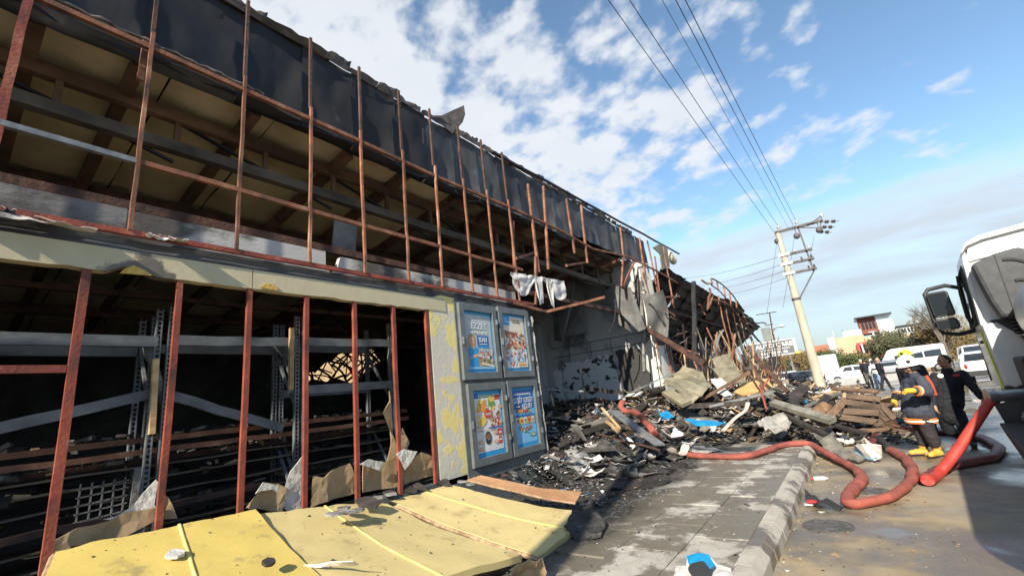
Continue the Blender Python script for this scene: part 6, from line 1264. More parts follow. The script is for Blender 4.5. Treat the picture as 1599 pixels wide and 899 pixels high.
for k, ((x1, z1), nm) in enumerate(zip(tops, names)):
    top_px = [(950, 0), (983, 0), (1034, 0), (1055, 0), (1070, 0)][k]; q = ay(*top_px, 8.0); a = Vector((x1, PYY, z1)); d = (q-a); e = a + d*(32.0/20.0)
    wire(nm, a, e, 0.006 if k == 2 else 0.0095, 0.02, 'overhead power lines')
wl = [((1100, 440), 13.5, 60)]
for k, (za, pa) in enumerate([(7.75, (1060, 434)), (7.3, (1080, 446)), (6.9, (1090, 452)), (6.5, (1100, 462))]):
    q = ay(*pa, 55); wire('thin service line from the concrete pole to the left, number %s from the top' % ('one', 'two', 'three', 'four')[k] if False else ('highest', 'second highest', 'third highest', 'lowest')[k]+' thin service line running left from the concrete pole', (PX-0.2, PYY, za), q, 0.012, 0.3, 'service lines left of the pole')
for k, (pa, pb) in enumerate([((1213, 375), (1197, 490)), ((1241, 365), (1222, 480)), ((1271, 368), (1262, 410))]):
    wire('thin down lead hanging %s' % ('left of the concrete pole', 'in front of the iron brace', 'from the far end of the top crossarm')[k], ay(*pa, 28), ay(*pb, 28), 0.008, 0.02)
sig = thing('string_insulators', 'three strings of disc insulators at the far end of the top crossarm', 'insulators', (0.6, 28.4, 9.2))
for k, (pa, pb) in enumerate([((1287, 346), (1303, 345)), ((1284, 354), (1298, 354)), ((1279, 361), (1293, 362))]):
    a, b = ay(*pa, 28.6), ay(*pb, 28.9); m = MB(); m.tube([a-(b-a)*0.4, b+(b-a)*0.4], 0.015, 5)
    for t in (0.05, 0.25, 0.7, 0.9): m.lathe(a.lerp(b, t), [(0.02, 0), (0.095, 0.02), (0.095, 0.04), (0.02, 0.06)], 10, axis=(b-a))
    m.build('insulator_string', mat('brown_glass_insulator', (0.05, 0.04, 0.035), (0.10, 0.085, 0.07), rough=0.3), sig)

# ------------------------------------------------------------------ beyond: sign, lamp, cars, buildings, trees
sgn = thing('shop_sign', 'dark grey roadside sign with white auto care lettering in a white frame', 'sign', (-4.8, 45, 0))
c0, c1, c2, c3 = ay(1168, 562, 45), ay(1243, 553, 45), ay(1239, 529, 45), ay(1168, 539, 45)
x0, x1, z0, z1 = c0.x, -3.47, 2.92, 4.18
MB().box(x0, x1, 45, 45.12, z0, z1).build('board', mat('slate_sign_board', (0.095, 0.10, 0.105), (0.12, 0.125, 0.13), scale=1, rough=0.5), sgn)
m = MB(); m.box(x0, x1, 44.95, 45, z1-0.06, z1+0.03); m.box(x0, x1, 44.95, 45, z0-0.03, z0+0.05); m.box(x1-0.12, x1+0.1, 44.94, 44.999, z0-0.03, z1+0.03); m.build('frame', white_paint, sgn)
place_text('AUTO CARE', 0.52, pb_white, sgn, (-5.05, 44.985, 3.80), (1, 0, 0), (0, 0, 1), 1.0)
place_text('544 982 45 46', 0.36, pb_white, sgn, (-5.15, 44.985, 3.18), (1, 0, 0), (0, 0, 1), 1.0)
m = MB()
for k in range(22): m.box(-6.3+k*0.11, -6.3+k*0.11+0.085, 44.984, 44.996, 3.44, 3.50)
m.build('small_print', pb_white, sgn)
for xx in (x0+0.6, x1-0.6): MB().tube([(xx, 45.06, 0), (xx, 45.06, z0)], 0.07, 8).build('leg', grey_metal, sgn)
MB().ball((x1+0.05, 44.9, z0+0.02), (0.25, 0.15, 0.12), 8, 6).build('lamp', pb_yel, sgn)
lp_ = thing('street_lamp', 'slim pale street lamp with a round head beyond the sign', 'street lamp', (-5.2, 50, 0))
b0 = ay(1206, 530, 50); MB().tube([(b0.x, 50, 0), (b0.x, 50, b0.z+1.0)], [0.1, 0.06], 8).build('pole', concrete, lp_)
q = ay(1220, 508, 50); MB().tube([(b0.x, 50, b0.z+0.9), (b0.x+0.6, 50, b0.z+1.1), tuple(q)], 0.035, 6).build('arm', grey_metal, lp_); MB().ball(q, (0.28, 0.28, 0.16), 10, 7).build('head', white_paint, lp_)
ut = thing('utility_pole', 'thin lattice utility pole with short crossarms behind the street lamp', 'utility pole', (-6, 56, 0))
for (a, b, r) in [((1201, 487), (1206, 520), 0.07), ((1180, 491), (1212, 486), 0.05), ((1194, 508), (1207, 505), 0.05), ((1196, 515), (1212, 512), 0.05), ((1210, 512), (1203, 524), 0.04)]:
    MB().tube([ay(*a, 56), ay(*b, 56)], r, 6).build('crossarm', dark_rust, ut)
p = ay(1206, 520, 56); MB().tube([(p.x, 56, 0), tuple(p)], 0.1, 8).build('pole', dark_rust, ut)
# long low concrete barrier across the road
br = thing('road_barrier', 'low pale concrete barrier across the road behind the bystanders', 'barrier', (2, 43, 0))
for k in range(5): MB().prism([(-2.4+k*1.25, 42.8, 0), (-2.4+k*1.25, 43.4, 0), (-2.4+k*1.25, 43.2, 0.5), (-2.4+k*1.25, 43.0, 0.5)], (1.2, 0, 0)).build('segment', mat('pale_barrier_concrete', (0.26, 0.26, 0.255), (0.34, 0.34, 0.33), scale=2, rough=0.9), br)

def car(label, loc, rz, paint, L_=4.3, H=1.42, kind='sedan', name='parked_car', cat='car', grp='cars parked in the distance'):
    t = thing(name, label, cat, loc, rz, grp); Mx = ORG[t]; W = 1.75 if kind != 'bus' else 2.05
    if kind == 'sedan': prof = [(-L_/2, .35), (-L_/2, .78), (-L_/2+.12, .95), (-L_/2+.85, 1.0), (-L_/2+1.35, H-.04), (-L_/2+1.8, H), (0.55, H), (0.95, H-.08), (1.35, .98), (L_/2-.3, .82), (L_/2-.02, .68), (L_/2, .35)]
    elif kind == 'hatch': prof = [(-L_/2, .35), (-L_/2, .9), (-L_/2+.1, 1.05), (-L_/2+.35, H-.08), (-L_/2+.8, H), (0.5, H), (0.95, H-.1), (1.25, 1.0), (L_/2-.25, .84), (L_/2, .66), (L_/2, .35)]
    else: prof = [(-L_/2, .4), (-L_/2, H-.2), (-L_/2+.15, H-.02), (L_/2-1.9, H), (L_/2-1.5, H-.12), (L_/2-.85, 1.35), (L_/2-.1, 1.1), (L_/2, .9), (L_/2, .4)]
    secs = [(-W/2, 0.0), (-W/2+0.06, 0.0), (0, 0), (W/2-0.06, 0), (W/2, 0)]
    m = MB(); n = len(prof); vs = []
    for y in (-1, -0.82, 0.82, 1):
        for x, z in prof:
            tum = max(0, (z-0.9)/0.6)*0.13 if kind != 'bus' else max(0, (z-1.3)/1.2)*0.10
            vs.append(Mx @ Vector((x, y*(W/2-tum), z-(0.03 if abs(y) == 1 else 0))))
    fs = [tuple(range(n-1, -1, -1)), tuple(range(3*n, 4*n))]
    for k in range(3):
        for j in range(n): fs.append((k*n+j, k*n+(j+1) % n, (k+1)*n+(j+1) % n, (k+1)*n+j))
    m.add(vs, fs); m.build('body', paint, t, False, 0.03)
    zt = H-0.1
    for s_ in (-1, 1):
        y0, y1 = s_*(W/2-0.01), s_*(W/2-0.115)
        if kind == 'bus': spans = [(-L_/2+.3, -L_/2+1.5), (-L_/2+1.6, -L_/2+2.8), (-L_/2+2.9, L_/2-1.9)]; zb, zt_ = 1.35, H-.4
        else: spans = [(-L_/2+1.25, -0.25), (-0.15, 0.95)] if kind == 'sedan' else [(-L_/2+.6, -.35), (-.25, .95)]; zb, zt_ = 0.98, zt
        for a, b in spans:
            q = [Mx @ Vector(v) for v in [(a, y0, zb), (b, y0, zb), (b-(0.3 if b > 0.5 and kind != 'bus' else 0), y1, zt_), (a+(0.25 if a < -0.6 and kind != 'bus' else 0), y1, zt_)]]
            MB().prism(q, Mx.to_3x3() @ Vector((0, s_*0.03, 0.0))).build('window', dirty_window, t)
    fr_ = [(1.37, -W/2+.15, 1.0), (1.37, W/2-.15, 1.0), (0.98, W/2-.25, H-.1), (0.98, -W/2+.25, H-.1)] if kind != 'bus' else [(L_/2-.84, -W/2+.1, 1.38), (L_/2-.84, W/2-.1, 1.38), (L_/2-1.46, W/2-.2, H-.16), (L_/2-1.46, -W/2+.2, H-.16)]
    MB().prism([Mx @ Vector(v) for v in fr_], Mx.to_3x3() @ Vector((0.03, 0, 0.015))).build('windscreen', dirty_window, t)
    re = [(-L_/2+(.84 if kind == 'sedan' else .12), -W/2+.2, 1.03), (-L_/2+(.84 if kind == 'sedan' else .12), W/2-.2, 1.03), (-L_/2+(1.3 if kind == 'sedan' else .34), W/2-.27, H-.12), (-L_/2+(1.3 if kind == 'sedan' else .34), -W/2+.27, H-.12)] if kind != 'bus' else [(-L_/2-.0, -W/2+.2, 1.4), (-L_/2, W/2-.2, 1.4), (-L_/2+.0, W/2-.25, H-.45), (-L_/2, -W/2+.25, H-.45)]
    MB().prism([Mx @ Vector(v) for v in re], Mx.to_3x3() @ Vector((-0.03, 0, 0.012))).build('rear_window', dirty_window, t)
    for x in (-L_/2+.8, L_/2-.85):
        for s_ in (-1, 1):
            c = Mx @ Vector((x, s_*(W/2-.08), .32)); A = Mx.to_3x3() @ Vector((0, 1, 0))
            MB().lathe(c, [(0.19, -.1), (0.32, -.1), (0.33, 0), (0.32, .1), (0.19, .1)], 18, axis=A).build('wheel', black_rubber, t, True)
            MB().lathe(c, [(0.03, -.105), (0.19, -.1), (0.19, .1), (0.03, .105)], 12, axis=A).build('rim', grey_metal, t, True)
    for s_ in (-1, 1):
        a = Mx @ Vector((L_/2-.06, s_*(W/2-.3), .68 if kind != 'bus' else .95)); MB().ball(a, (0.10, 0.16, 0.09), 8, 6).build('headlight', pb_white, t, True)
        a = Mx @ Vector((-L_/2+.02, s_*(W/2-.2), .8)); MB().ball(a, (0.07, 0.12, 0.12), 8, 6).build('tail_light', pb_red, t, True)
    for x, s_ in ((L_/2, 1), (-L_/2, -1)): MB().hexa([Mx @ Vector(v) for v in [(x-s_*.1, -W/2+.02, .3), (x+s_*.06, -W/2+.1, .3), (x+s_*.06, W/2-.1, .3), (x-s_*.1, W/2-.02, .3)]], [Mx @ Vector(v) for v in [(x-s_*.1, -W/2+.02, .56), (x+s_*.06, -W/2+.1, .56), (x+s_*.06, W/2-.1, .56), (x-s_*.1, W/2-.02, .56)]]).build('bumper', dark_plastic, t)
    return t
wp = mat('white_car_paint', (0.6, 0.61, 0.62), (0.66, 0.67, 0.68), scale=1, rough=0.25, coat=0.4); dk = mat('dark_car_paint', (0.02, 0.022, 0.028), (0.03, 0.032, 0.04), scale=1, rough=0.25, coat=0.4); sv = mat('silver_car_paint', (0.32, 0.33, 0.35), (0.38, 0.39, 0.41), scale=1, rough=0.3, metal=0.3)
def at_ground(px, Y): return (ay(px, 585, Y).x, Y, 0)
car('long white sedan parked behind the low barrier', at_ground(1338, 47), 0.05, wp, 4.4, 1.4, 'sedan')
car('white car right of the firefighters seen from behind', (5.55, 33.5, 0), rad(78), wp, 4.1, 1.5, 'hatch')
car('white minibus parked behind the helmeted firefighter', (at_ground(1426, 58)[0], 58, 0), rad(172), wp, 5.6, 2.45, 'bus', 'minibus', 'minibus', 'vans in the distance')
car('white van standing behind the white car', (7.2, 46, 0), rad(85), wp, 4.6, 1.9, 'hatch', 'van', 'van', 'vans in the distance')
car('white hatchback beyond the rubble left of the concrete pole', at_ground(1228, 44), rad(95), wp, 4.0, 1.5, 'hatch')
car('dark car beside the foot of the concrete pole', at_ground(1252, 41), rad(80), dk, 4.1, 1.42, 'sedan')
car('dark car beyond the bystanders', at_ground(1378, 50), rad(160), dk, 4.2, 1.45, 'hatch')
car('silver car half hidden under the sign', at_ground(1200, 46), rad(20), sv, 4.2, 1.42, 'hatch')
car('pale car in front of the minibus', at_ground(1392, 48), rad(95), sv, 4.2, 1.4, 'hatch')
car('grey car far down the road at the right', (10.2, 52, 0), rad(90), sv, 4.2, 1.45, 'hatch')
bxv = thing('box_van', 'white box van right of the concrete pole', 'van', (at_ground(1291, 48)[0], 48, 0), 0, 'vans in the distance'); x = at_ground(1291, 48)[0]
MB().box(x-1.0, x+1.0, 48, 51, 0.7, 2.5).build('box', wp, bxv, bevel=0.04); MB().box(x-0.9, x+0.9, 51.02, 52.4, 0.6, 1.9).build('cab', wp, bxv, bevel=0.08); MB().box(x-0.95, x+0.95, 47.95, 47.995, 0.55, 0.7).build('bumper', dark_plastic, bxv)
for yy in (48.7, 51.8):
    for dx in (-0.85, 0.85): MB().lathe((x+dx, yy, 0.35), [(0.2, -.1), (0.35, -.1), (0.35, .1), (0.2, .1)], 16, axis=(1, 0, 0)).build('wheel', black_rubber, bxv, True)

# orange and red commercial building far down the road
Y9 = 96.0
ob = thing('commercial_building', 'orange commercial building with dark flat roof and red shop signs in the distance', 'building', (4, Y9, 0))
orange_w = mat('apricot_render', (0.52, 0.31, 0.19), (0.60, 0.375, 0.24), scale=0.3, rough=0.9); white_w = mat('white_render', (0.42, 0.43, 0.43), (0.5, 0.51, 0.51), scale=0.3, rough=0.9); brick_w = mat('brown_cladding', (0.16, 0.06, 0.045), (0.22, 0.085, 0.06), scale=0.4, rough=0.9)
X_ = lambda px, py=530: ay(px, py, Y9).x
Zc = lambda px, py: ay(px, py, Y9).z
def ob_(name, px0, px1, z0, z1, dy, mt, dep=8.0): return MB().box(X_(px0), X_(px1), Y9+dy, Y9+dy+dep, z0, z1).build(name, mt, ob)
ob_('wall', 1304, 1350, 0, 5.9, 0, orange_w); ob_('wall', 1350, 1395, 0, 5.4, -0.4, orange_w); ob_('wall', 1395, 1462, 0, 4.9, -0.2, orange_w)
ob_('end_wall', 1291, 1303.6, 0, 6.2, 0.1, white_w); ob_('upper_storey', 1348, 1377, 5.95, 8.6, 0.6, brick_w, 6); ob_('upper_storey', 1377.4, 1404, 5.45, 7.9, 0.6, white_w, 6); ob_('upper_storey', 1404.5, 1450, 4.95, 6.3, 0.4, white_w, 6)
ob_('roof', 1343, 1405, 8.62, 8.85, -0.6, dk, 9); ob_('roof', 1404, 1456, 6.32, 6.5, 0, dk, 8)
for px0, px1, z0, z1, mt in ((1334, 1350, 3.2, 4.6, pb_red), (1352, 1369, 3.1, 4.6, pb_red), (1343, 1356, 0.7, 2.5, pb_red), (1357.5, 1370, 0.7, 2.5, pb_red)): ob_('sign_board', px0, px1, z0, z1, -0.9, mt, 0.3)
for k in range(7): ob_('window', 1406+k*5.5, 1409.5+k*5.5, 5.3, 6.0, 0.34, dirty_window, 0.05)
for k in range(4): ob_('window', 1352+k*6, 1356+k*6, 6.7, 8.0, 0.54, dirty_window, 0.05)
ob_('parapet', 1318, 1349, 5.92, 6.9, 0.05, white_w, 0.4); ob_('pipe', 1303, 1303.8, 6.2, 7.4, 0.2, white_w, 0.3); ob_('pipe', 1319, 1319.8, 5.9, 7.2, 0.2, dk, 0.3)
ob_('ledge', 1371, 1391, 4.6, 4.8, -0.9, white_w, 0.5)
fl = thing('lamp_post', 'thin lamp post with flag cloth in front of the orange building', 'lamp post', (3, 86, 0))
a, b = ay(1353, 560, 86), ay(1349, 535, 86); MB().tube([(a.x, 86, 0), (a.x-0.1, 86, b.z)], 0.12, 8).build('pole', white_paint, fl); MB().grid(lambda u, v: (a.x-0.4+0.9*u, 86.2+0.2*math.sin(u*5), b.z-0.2-1.6*v), 6, 4, 0.03).build('flag', pb_black, fl)
fl2 = thing('lamp_post', 'taller leaning lamp post against the brown cladding', 'lamp post', (4, 88, 0)); a = ay(1362, 517, 88); MB().tube([(a.x, 88, 0), (a.x, 88, a.z)], 0.13, 8).build('pole', white_paint, fl2); MB().bar((a.x-0.5, 88, a.z), (a.x+0.5, 88, a.z), 0.2, 0.1).build('head', white_paint, fl2)
fb = thing('tiled_house', 'small far house with a red tiled roof left of the orange building', 'house', (-3, 130, 0)); x = ay(1284, 540, 130).x
MB().box(x-3, x+3, 130, 136, 0, 4.4).build('wall', white_w, fb); MB().hexa([(x-3.4, 129.6, 4.4), (x+3.4, 129.6, 4.4), (x+3.4, 136.4, 4.4), (x-3.4, 136.4, 4.4)], [(x-3, 132.9, 6.4), (x+3, 132.9, 6.4), (x+3, 133.1, 6.4), (x-3, 133.1, 6.4)]).build('roof', mat('red_roof_tile', (0.30, 0.10, 0.06), (0.38, 0.14, 0.08), scale=2, rough=0.9), fb)
for k in range(3): MB().box(x-2.3+k*1.8, x-1.3+k*1.8, 129.95, 129.99, 1.6, 3).build('window', dirty_window, fb)

# trees and shrubs: trunk with limbs, crown of many small leaves
leaf_olive = mat('olive_leaf', (0.055, 0.062, 0.028), (0.12, 0.125, 0.065), scale=1.2, rough=0.7, coord='World')
leaf_dry = mat('dry_leaf', (0.14, 0.095, 0.035), (0.24, 0.17, 0.07), scale=1.2, rough=0.8, coord='World')
leaf_green = mat('green_leaf', (0.04, 0.06, 0.018), (0.11, 0.125, 0.04), scale=1.2, rough=0.7, coord='World')
bark = mat('grey_bark', (0.09, 0.075, 0.06), (0.17, 0.145, 0.12), scale=6, rough=0.9, bump=0.4)
def tree(name, label, cat, x, y, h, r, mt, seed, n=2600, trunk=True, leaf=0.13, squash=0.75, bare=False, grp='trees and shrubs across the road'):
    rg = random.Random(seed); t = thing(name, label, cat, (x, y, 0), 0, grp)
    cz = h - r*squash; m = MB(); m.tube([(x, y, 0), (x+0.1, y, cz*0.5), (x, y+0.1, cz)], [0.10*h/3, 0.075*h/3, 0.05*h/3], 8)
    tips = []
    for k in range(16):
        a = rg.random()*6.28; b = rg.uniform(0.15, 1.0); q = Vector((x+math.cos(a)*r*0.9*b, y+math.sin(a)*r*0.9*b, cz+rg.uniform(-0.5, 0.95)*r*squash)); s0 = Vector((x, y, cz*rg.uniform(0.45, 1)))
        m.tube(smooth_path([s0, s0.lerp(q, .5)+Vector((0, 0, 0.15*r)), q], 3), [0.04*h/3]*3+[0.02*h/3]*3+[0.008*h/3], 5); tips.append(q)
        if bare:
            for _ in range(7):
                e = q + Vector((rg.uniform(-1, 1), rg.uniform(-1, 1), rg.uniform(-0.2, 1)))*r*0.35; s1 = s0.lerp(q, rg.uniform(0.4, 1)); m.tube([s1, s1.lerp(e, .5)+Vector((0, 0, .05*r)), e], [0.02, 0.012, 0.005], 4)
                for _2 in range(4):
                    e2 = e + Vector((rg.uniform(-1, 1), rg.uniform(-1, 1), rg.uniform(-0.3, 0.9)))*r*0.2; s2_ = s1.lerp(e, rg.uniform(.3, .9)); m.tube([s2_, e2], [0.01, 0.004], 3)
    m.build('trunk', bark, t)
    if bare: return t
    cl = [(q, rg.uniform(0.22, 0.45)*r) for q in tips] + [(Vector((x+rg.uniform(-.6, .6)*r, y+rg.uniform(-.6, .6)*r, cz+rg.uniform(-.9, .9)*r*squash)), rg.uniform(0.2, 0.4)*r) for _ in range(14)]
    vs = []; fs = []
    for k in range(n):
        c, rr_ = rg.choice(cl); d = Vector((rg.gauss(0, 1), rg.gauss(0, 1), rg.gauss(0, 1))).normalized()*rr_*rg.random()**0.4; p = c+d
        if p.z < 0.05: continue
        e = Vector((rg.uniform(-1, 1), rg.uniform(-1, 1), rg.uniform(-1, 1))).normalized()*leaf*rg.uniform(0.6, 1.5); f = e.orthogonal().normalized()*leaf*rg.uniform(0.3, 0.7); o = len(vs)
        vs += [p-e, p+f, p+e, p-f]; fs.append((o, o+1, o+2, o+3))
    MB().add(vs, fs).build('crown', mt, t)
    return t
g = lambda px, Y: ay(px, 580, Y).x
tree('olive_tree', 'round grey green olive tree in front of the orange building', 'tree', g(1398, 66), 66, 4.3, 2.5, leaf_olive, 1, 5200)
tree('olive_tree', 'broad grey green olive tree above the minibus', 'tree', g(1432, 64), 64, 4.0, 2.6, leaf_olive, 2, 5200)
tree('olive_tree', 'olive tree at the right of the row behind the white helmet', 'tree', g(1462, 66), 66, 3.8, 2.3, leaf_olive, 3, 4200)
tree('brown_tree', 'brownish half bare tree beside the truck mirror', 'tree', g(1490, 60), 60, 4.6, 2.6, leaf_dry, 4, 3600)
tree('bare_tree', 'tall bare tree seen through the truck mirror bracket', 'tree', g(1487, 58), 58, 6.2, 2.4, leaf_dry, 5, 0, bare=True)
tree('bare_tree', 'tall bare tree rising behind the truck cab', 'tree', 19.5, 52, 16.5, 4.4, leaf_dry, 6, 0, bare=True)
for k, (px, Y, h, r, mt) in enumerate([(1222, 70, 3.2, 2.4, leaf_dry), (1246, 72, 3.6, 2.6, leaf_dry), (1270, 74, 3.3, 2.4, leaf_green), (1292, 76, 3.4, 2.6, leaf_green), (1312, 74, 3.0, 2.4, leaf_green), (1330, 72, 2.6, 2.0, leaf_green), (1352, 74, 2.2, 1.6, leaf_dry), (1205, 68, 3.0, 2.2, leaf_green), (1505, 70, 3.6, 2.6, leaf_dry), (1530, 74, 3.8, 2.8, leaf_olive), (1555, 78, 3.8, 2.8, leaf_olive)]):
    tree('shrub', ['yellowing shrub right of the sign', 'yellowing shrub left of the concrete pole', 'green shrub hidden by the concrete pole', 'green shrub right of the concrete pole', 'green shrub below the white end wall', 'small green shrub left of the red signs', 'low dry shrub under the red signs', 'green shrub behind the sign', 'brown shrub left of the truck', 'olive shrub behind the truck cab', 'olive shrub hidden behind the truck'][k], 'shrub', g(px, Y), Y, h, r, mt, 20+k, 2400, leaf=0.14, squash=0.6)

# ------------------------------------------------------------------ people
skin = mat('tan_skin', (0.32, 0.17, 0.11), (0.40, 0.23, 0.15), scale=8, rough=0.55, bump=0.05)
navy = mat('navy_fire_coat', (0.026, 0.034, 0.052), (0.048, 0.058, 0.08), scale=5, rough=0.85, bump=0.4, bscale=40)
black_uni = mat('black_uniform_cloth', (0.004, 0.005, 0.009), (0.010, 0.012, 0.019), scale=5, rough=0.85, bump=0.4, bscale=40)
dark_trs = mat('dark_fire_trousers', (0.018, 0.014, 0.017), (0.036, 0.029, 0.033), scale=5, rough=0.85, bump=0.4, bscale=40)
orange_band = mat('orange_reflective_band', (0.75, 0.16, 0.02), (0.82, 0.24, 0.04), scale=8, rough=0.5); silver_band = mat('silver_reflective_band', (0.75, 0.72, 0.6), (0.82, 0.8, 0.7), scale=8, rough=0.35)
glove_yel = mat('yellow_work_glove', (0.58, 0.32, 0.02), (0.68, 0.42, 0.05), scale=8, rough=0.8, bump=0.3); boot_yel = mat('yellow_fire_boot', (0.50, 0.28, 0.03), (0.62, 0.38, 0.07), scale=5, rough=0.7, bump=0.3)
helm_white = mat('white_helmet_shell', (0.66, 0.66, 0.64), (0.73, 0.73, 0.71), scale=5, rough=0.3); helm_lime = mat('lime_helmet_shell', (0.52, 0.62, 0.03), (0.62, 0.72, 0.06), scale=5, rough=0.35)
hair_m = mat('black_hair', (0.012, 0.010, 0.009), (0.03, 0.025, 0.022), scale=40, rough=0.7, bump=0.6, bscale=120)
def limb(m, *pr):
    """capsule chain: (point, radius) pairs"""
    for (p, r), (q, s_) in zip(pr[:-1], pr[1:]):
        p, q = Vector(p), Vector(q); m.tube([p, q], [r, s_], 12)
    for p, r in pr: m.ball(p, r*0.995, 12, 8)
def blob(name, m, mt, parent, voxel=0.012, it=4, wrinkle=0.0, wscale=0.12, seed=0):
    tmp = bpy.data.objects.new('tmp', m.mesh('tmp', mt)); COL.objects.link(tmp)
    md = tmp.modifiers.new('r', 'REMESH'); md.mode = 'VOXEL'; md.voxel_size = voxel
    if it: sm = tmp.modifiers.new('s', 'SMOOTH'); sm.factor = 0.5; sm.iterations = it
    dg = bpy.context.evaluated_depsgraph_get(); me = bpy.data.meshes.new_from_object(tmp.evaluated_get(dg)); bpy.data.objects.remove(tmp)
    if wrinkle:
        me.update(); nrm = [v.normal.copy() for v in me.vertices]
        for v, n_ in zip(me.vertices, nrm):
            p = v.co/wscale; w = abs(nz((p.x+seed, p.y, p.z*1.7)))*1.0 + 0.5*abs(nz((p.x*2.3, p.y*2.3+seed, p.z*3.1)))
            v.co += n_*wrinkle*(0.35-w)
    me.materials.clear(); me.materials.append(mt); me.polygons.foreach_set('use_smooth', [True]*len(me.polygons))
    inv = ORG[parent].inverted(); me.transform(inv); me.name = name
    o = bpy.data.objects.new(name, me); COL.objects.link(o); o.parent = parent; ORG[o] = ORG[parent]; return o
def hand(m, wrist, fdir, palm_n, side=1, curl=0.5, s=1.0, thick=1.0):
    """palm, four unequal bent fingers, thumb from the side of the palm"""
    w = Vector(wrist); f = Vector(fdir).normalized(); n = Vector(palm_n); n = (n-f*n.dot(f)).normalized(); x = f.cross(n).normalized()*side
    for k in range(5): m.ball(w+f*(0.015+0.018*k)*s, (0.036*s*thick, 0.036*s*thick, 0.03*s*thick), 8, 6)
    for k, (off, L_) in enumerate(((-0.028, 0.066), (-0.009, 0.078), (0.010, 0.072), (0.028, 0.056))):
        base = w+f*0.088*s+x*off*s; d = f.copy(); p = base; pr_ = [(p, 0.0105*s*thick)]
        for j in range(3):
            a = curl*(0.55+0.25*j+0.08*k); d = (d*math.cos(a)+n*math.sin(a)).normalized(); p = p+d*L_*s*(0.42, 0.33, 0.25)[j]*1.05; pr_.append((p, (0.0100, 0.0092, 0.0080)[j]*s*thick))
        limb(m, *pr_)
    tb = w+f*0.03*s-x*0.034*s; d = (f*0.6-x*0.75+n*0.35).normalized(); p1 = tb+d*0.035*s; d2 = (f*0.85-x*0.2+n*0.5).normalized(); limb(m, (tb, 0.014*s*thick), (p1, 0.0125*s*thick), (p1+d2*0.03*s, 0.010*s*thick))
def head(m, c, face, up, s=1.0):
    """skull, jaw, nose, brow, lips, ears and neck stub; c = centre of the head"""
    c = Vector(c); f = Vector(face).normalized(); u = Vector(up); u = (u-f*u.dot(f)).normalized(); x = f.cross(u)
    P = lambda a, b, d: c+(x*a+f*b+u*d)*s
    m.ball(P(0, -0.008, 0.035), 0.083*s, 14, 10); m.ball(P(0, 0.02, 0.005), 0.072*s, 14, 10); m.ball(P(0, 0.035, -0.045), 0.055*s, 12, 8); m.ball(P(0, 0.05, -0.085), 0.036*s, 10, 8)
    m.ball(P(0, -0.03, 0.03), 0.082*s, 12, 8)
    for k in (-1, 1):
        m.ball(P(k*0.04, 0.06, -0.02), 0.03*s, 8, 6); m.ball(P(k*0.03, 0.078, 0.032), (0.02*s, 0.02*s, 0.012*s), 8, 6); m.ball(P(k*0.078, -0.005, -0.008), (0.014*s, 0.02*s, 0.032*s), 8, 6); m.ball(P(k*0.05, 0.03, -0.065), 0.032*s, 8, 6)
    limb(m, (P(0, 0.085, 0.02), 0.011*s), (P(0, 0.112, -0.022), 0.016*s)); m.ball(P(0, 0.083, -0.056), (0.026*s, 0.02*s, 0.008*s), 8, 6); m.ball(P(0, 0.083, -0.068), (0.022*s, 0.018*s, 0.009*s), 8, 6)
    return P
def features(P, t, beard=False, s=1.0):
    m = MB()
    for k in (-1, 1): m.ball(P(k*0.031, 0.083, 0.008), (0.013*s, 0.010*s, 0.008*s), 8, 6)
    m.build('eye', mat('eye_dark', (0.02, 0.015, 0.012), rough=0.2), t, True)
    m = MB()
    for k in (-1, 1): m.tube([P(k*0.014, 0.094, 0.030), P(k*0.034, 0.093, 0.036), P(k*0.050, 0.082, 0.030)], 0.0055*s, 6)
    m.build('eyebrow', hair_m, t, True)
    m = MB(); m.tube([P(-0.024, 0.094, -0.061), P(0, 0.102, -0.059), P(0.024, 0.094, -0.061)], 0.0045*s, 6); m.build('mouth', mat('lip_red', (0.22, 0.08, 0.07), rough=0.5), t, True)

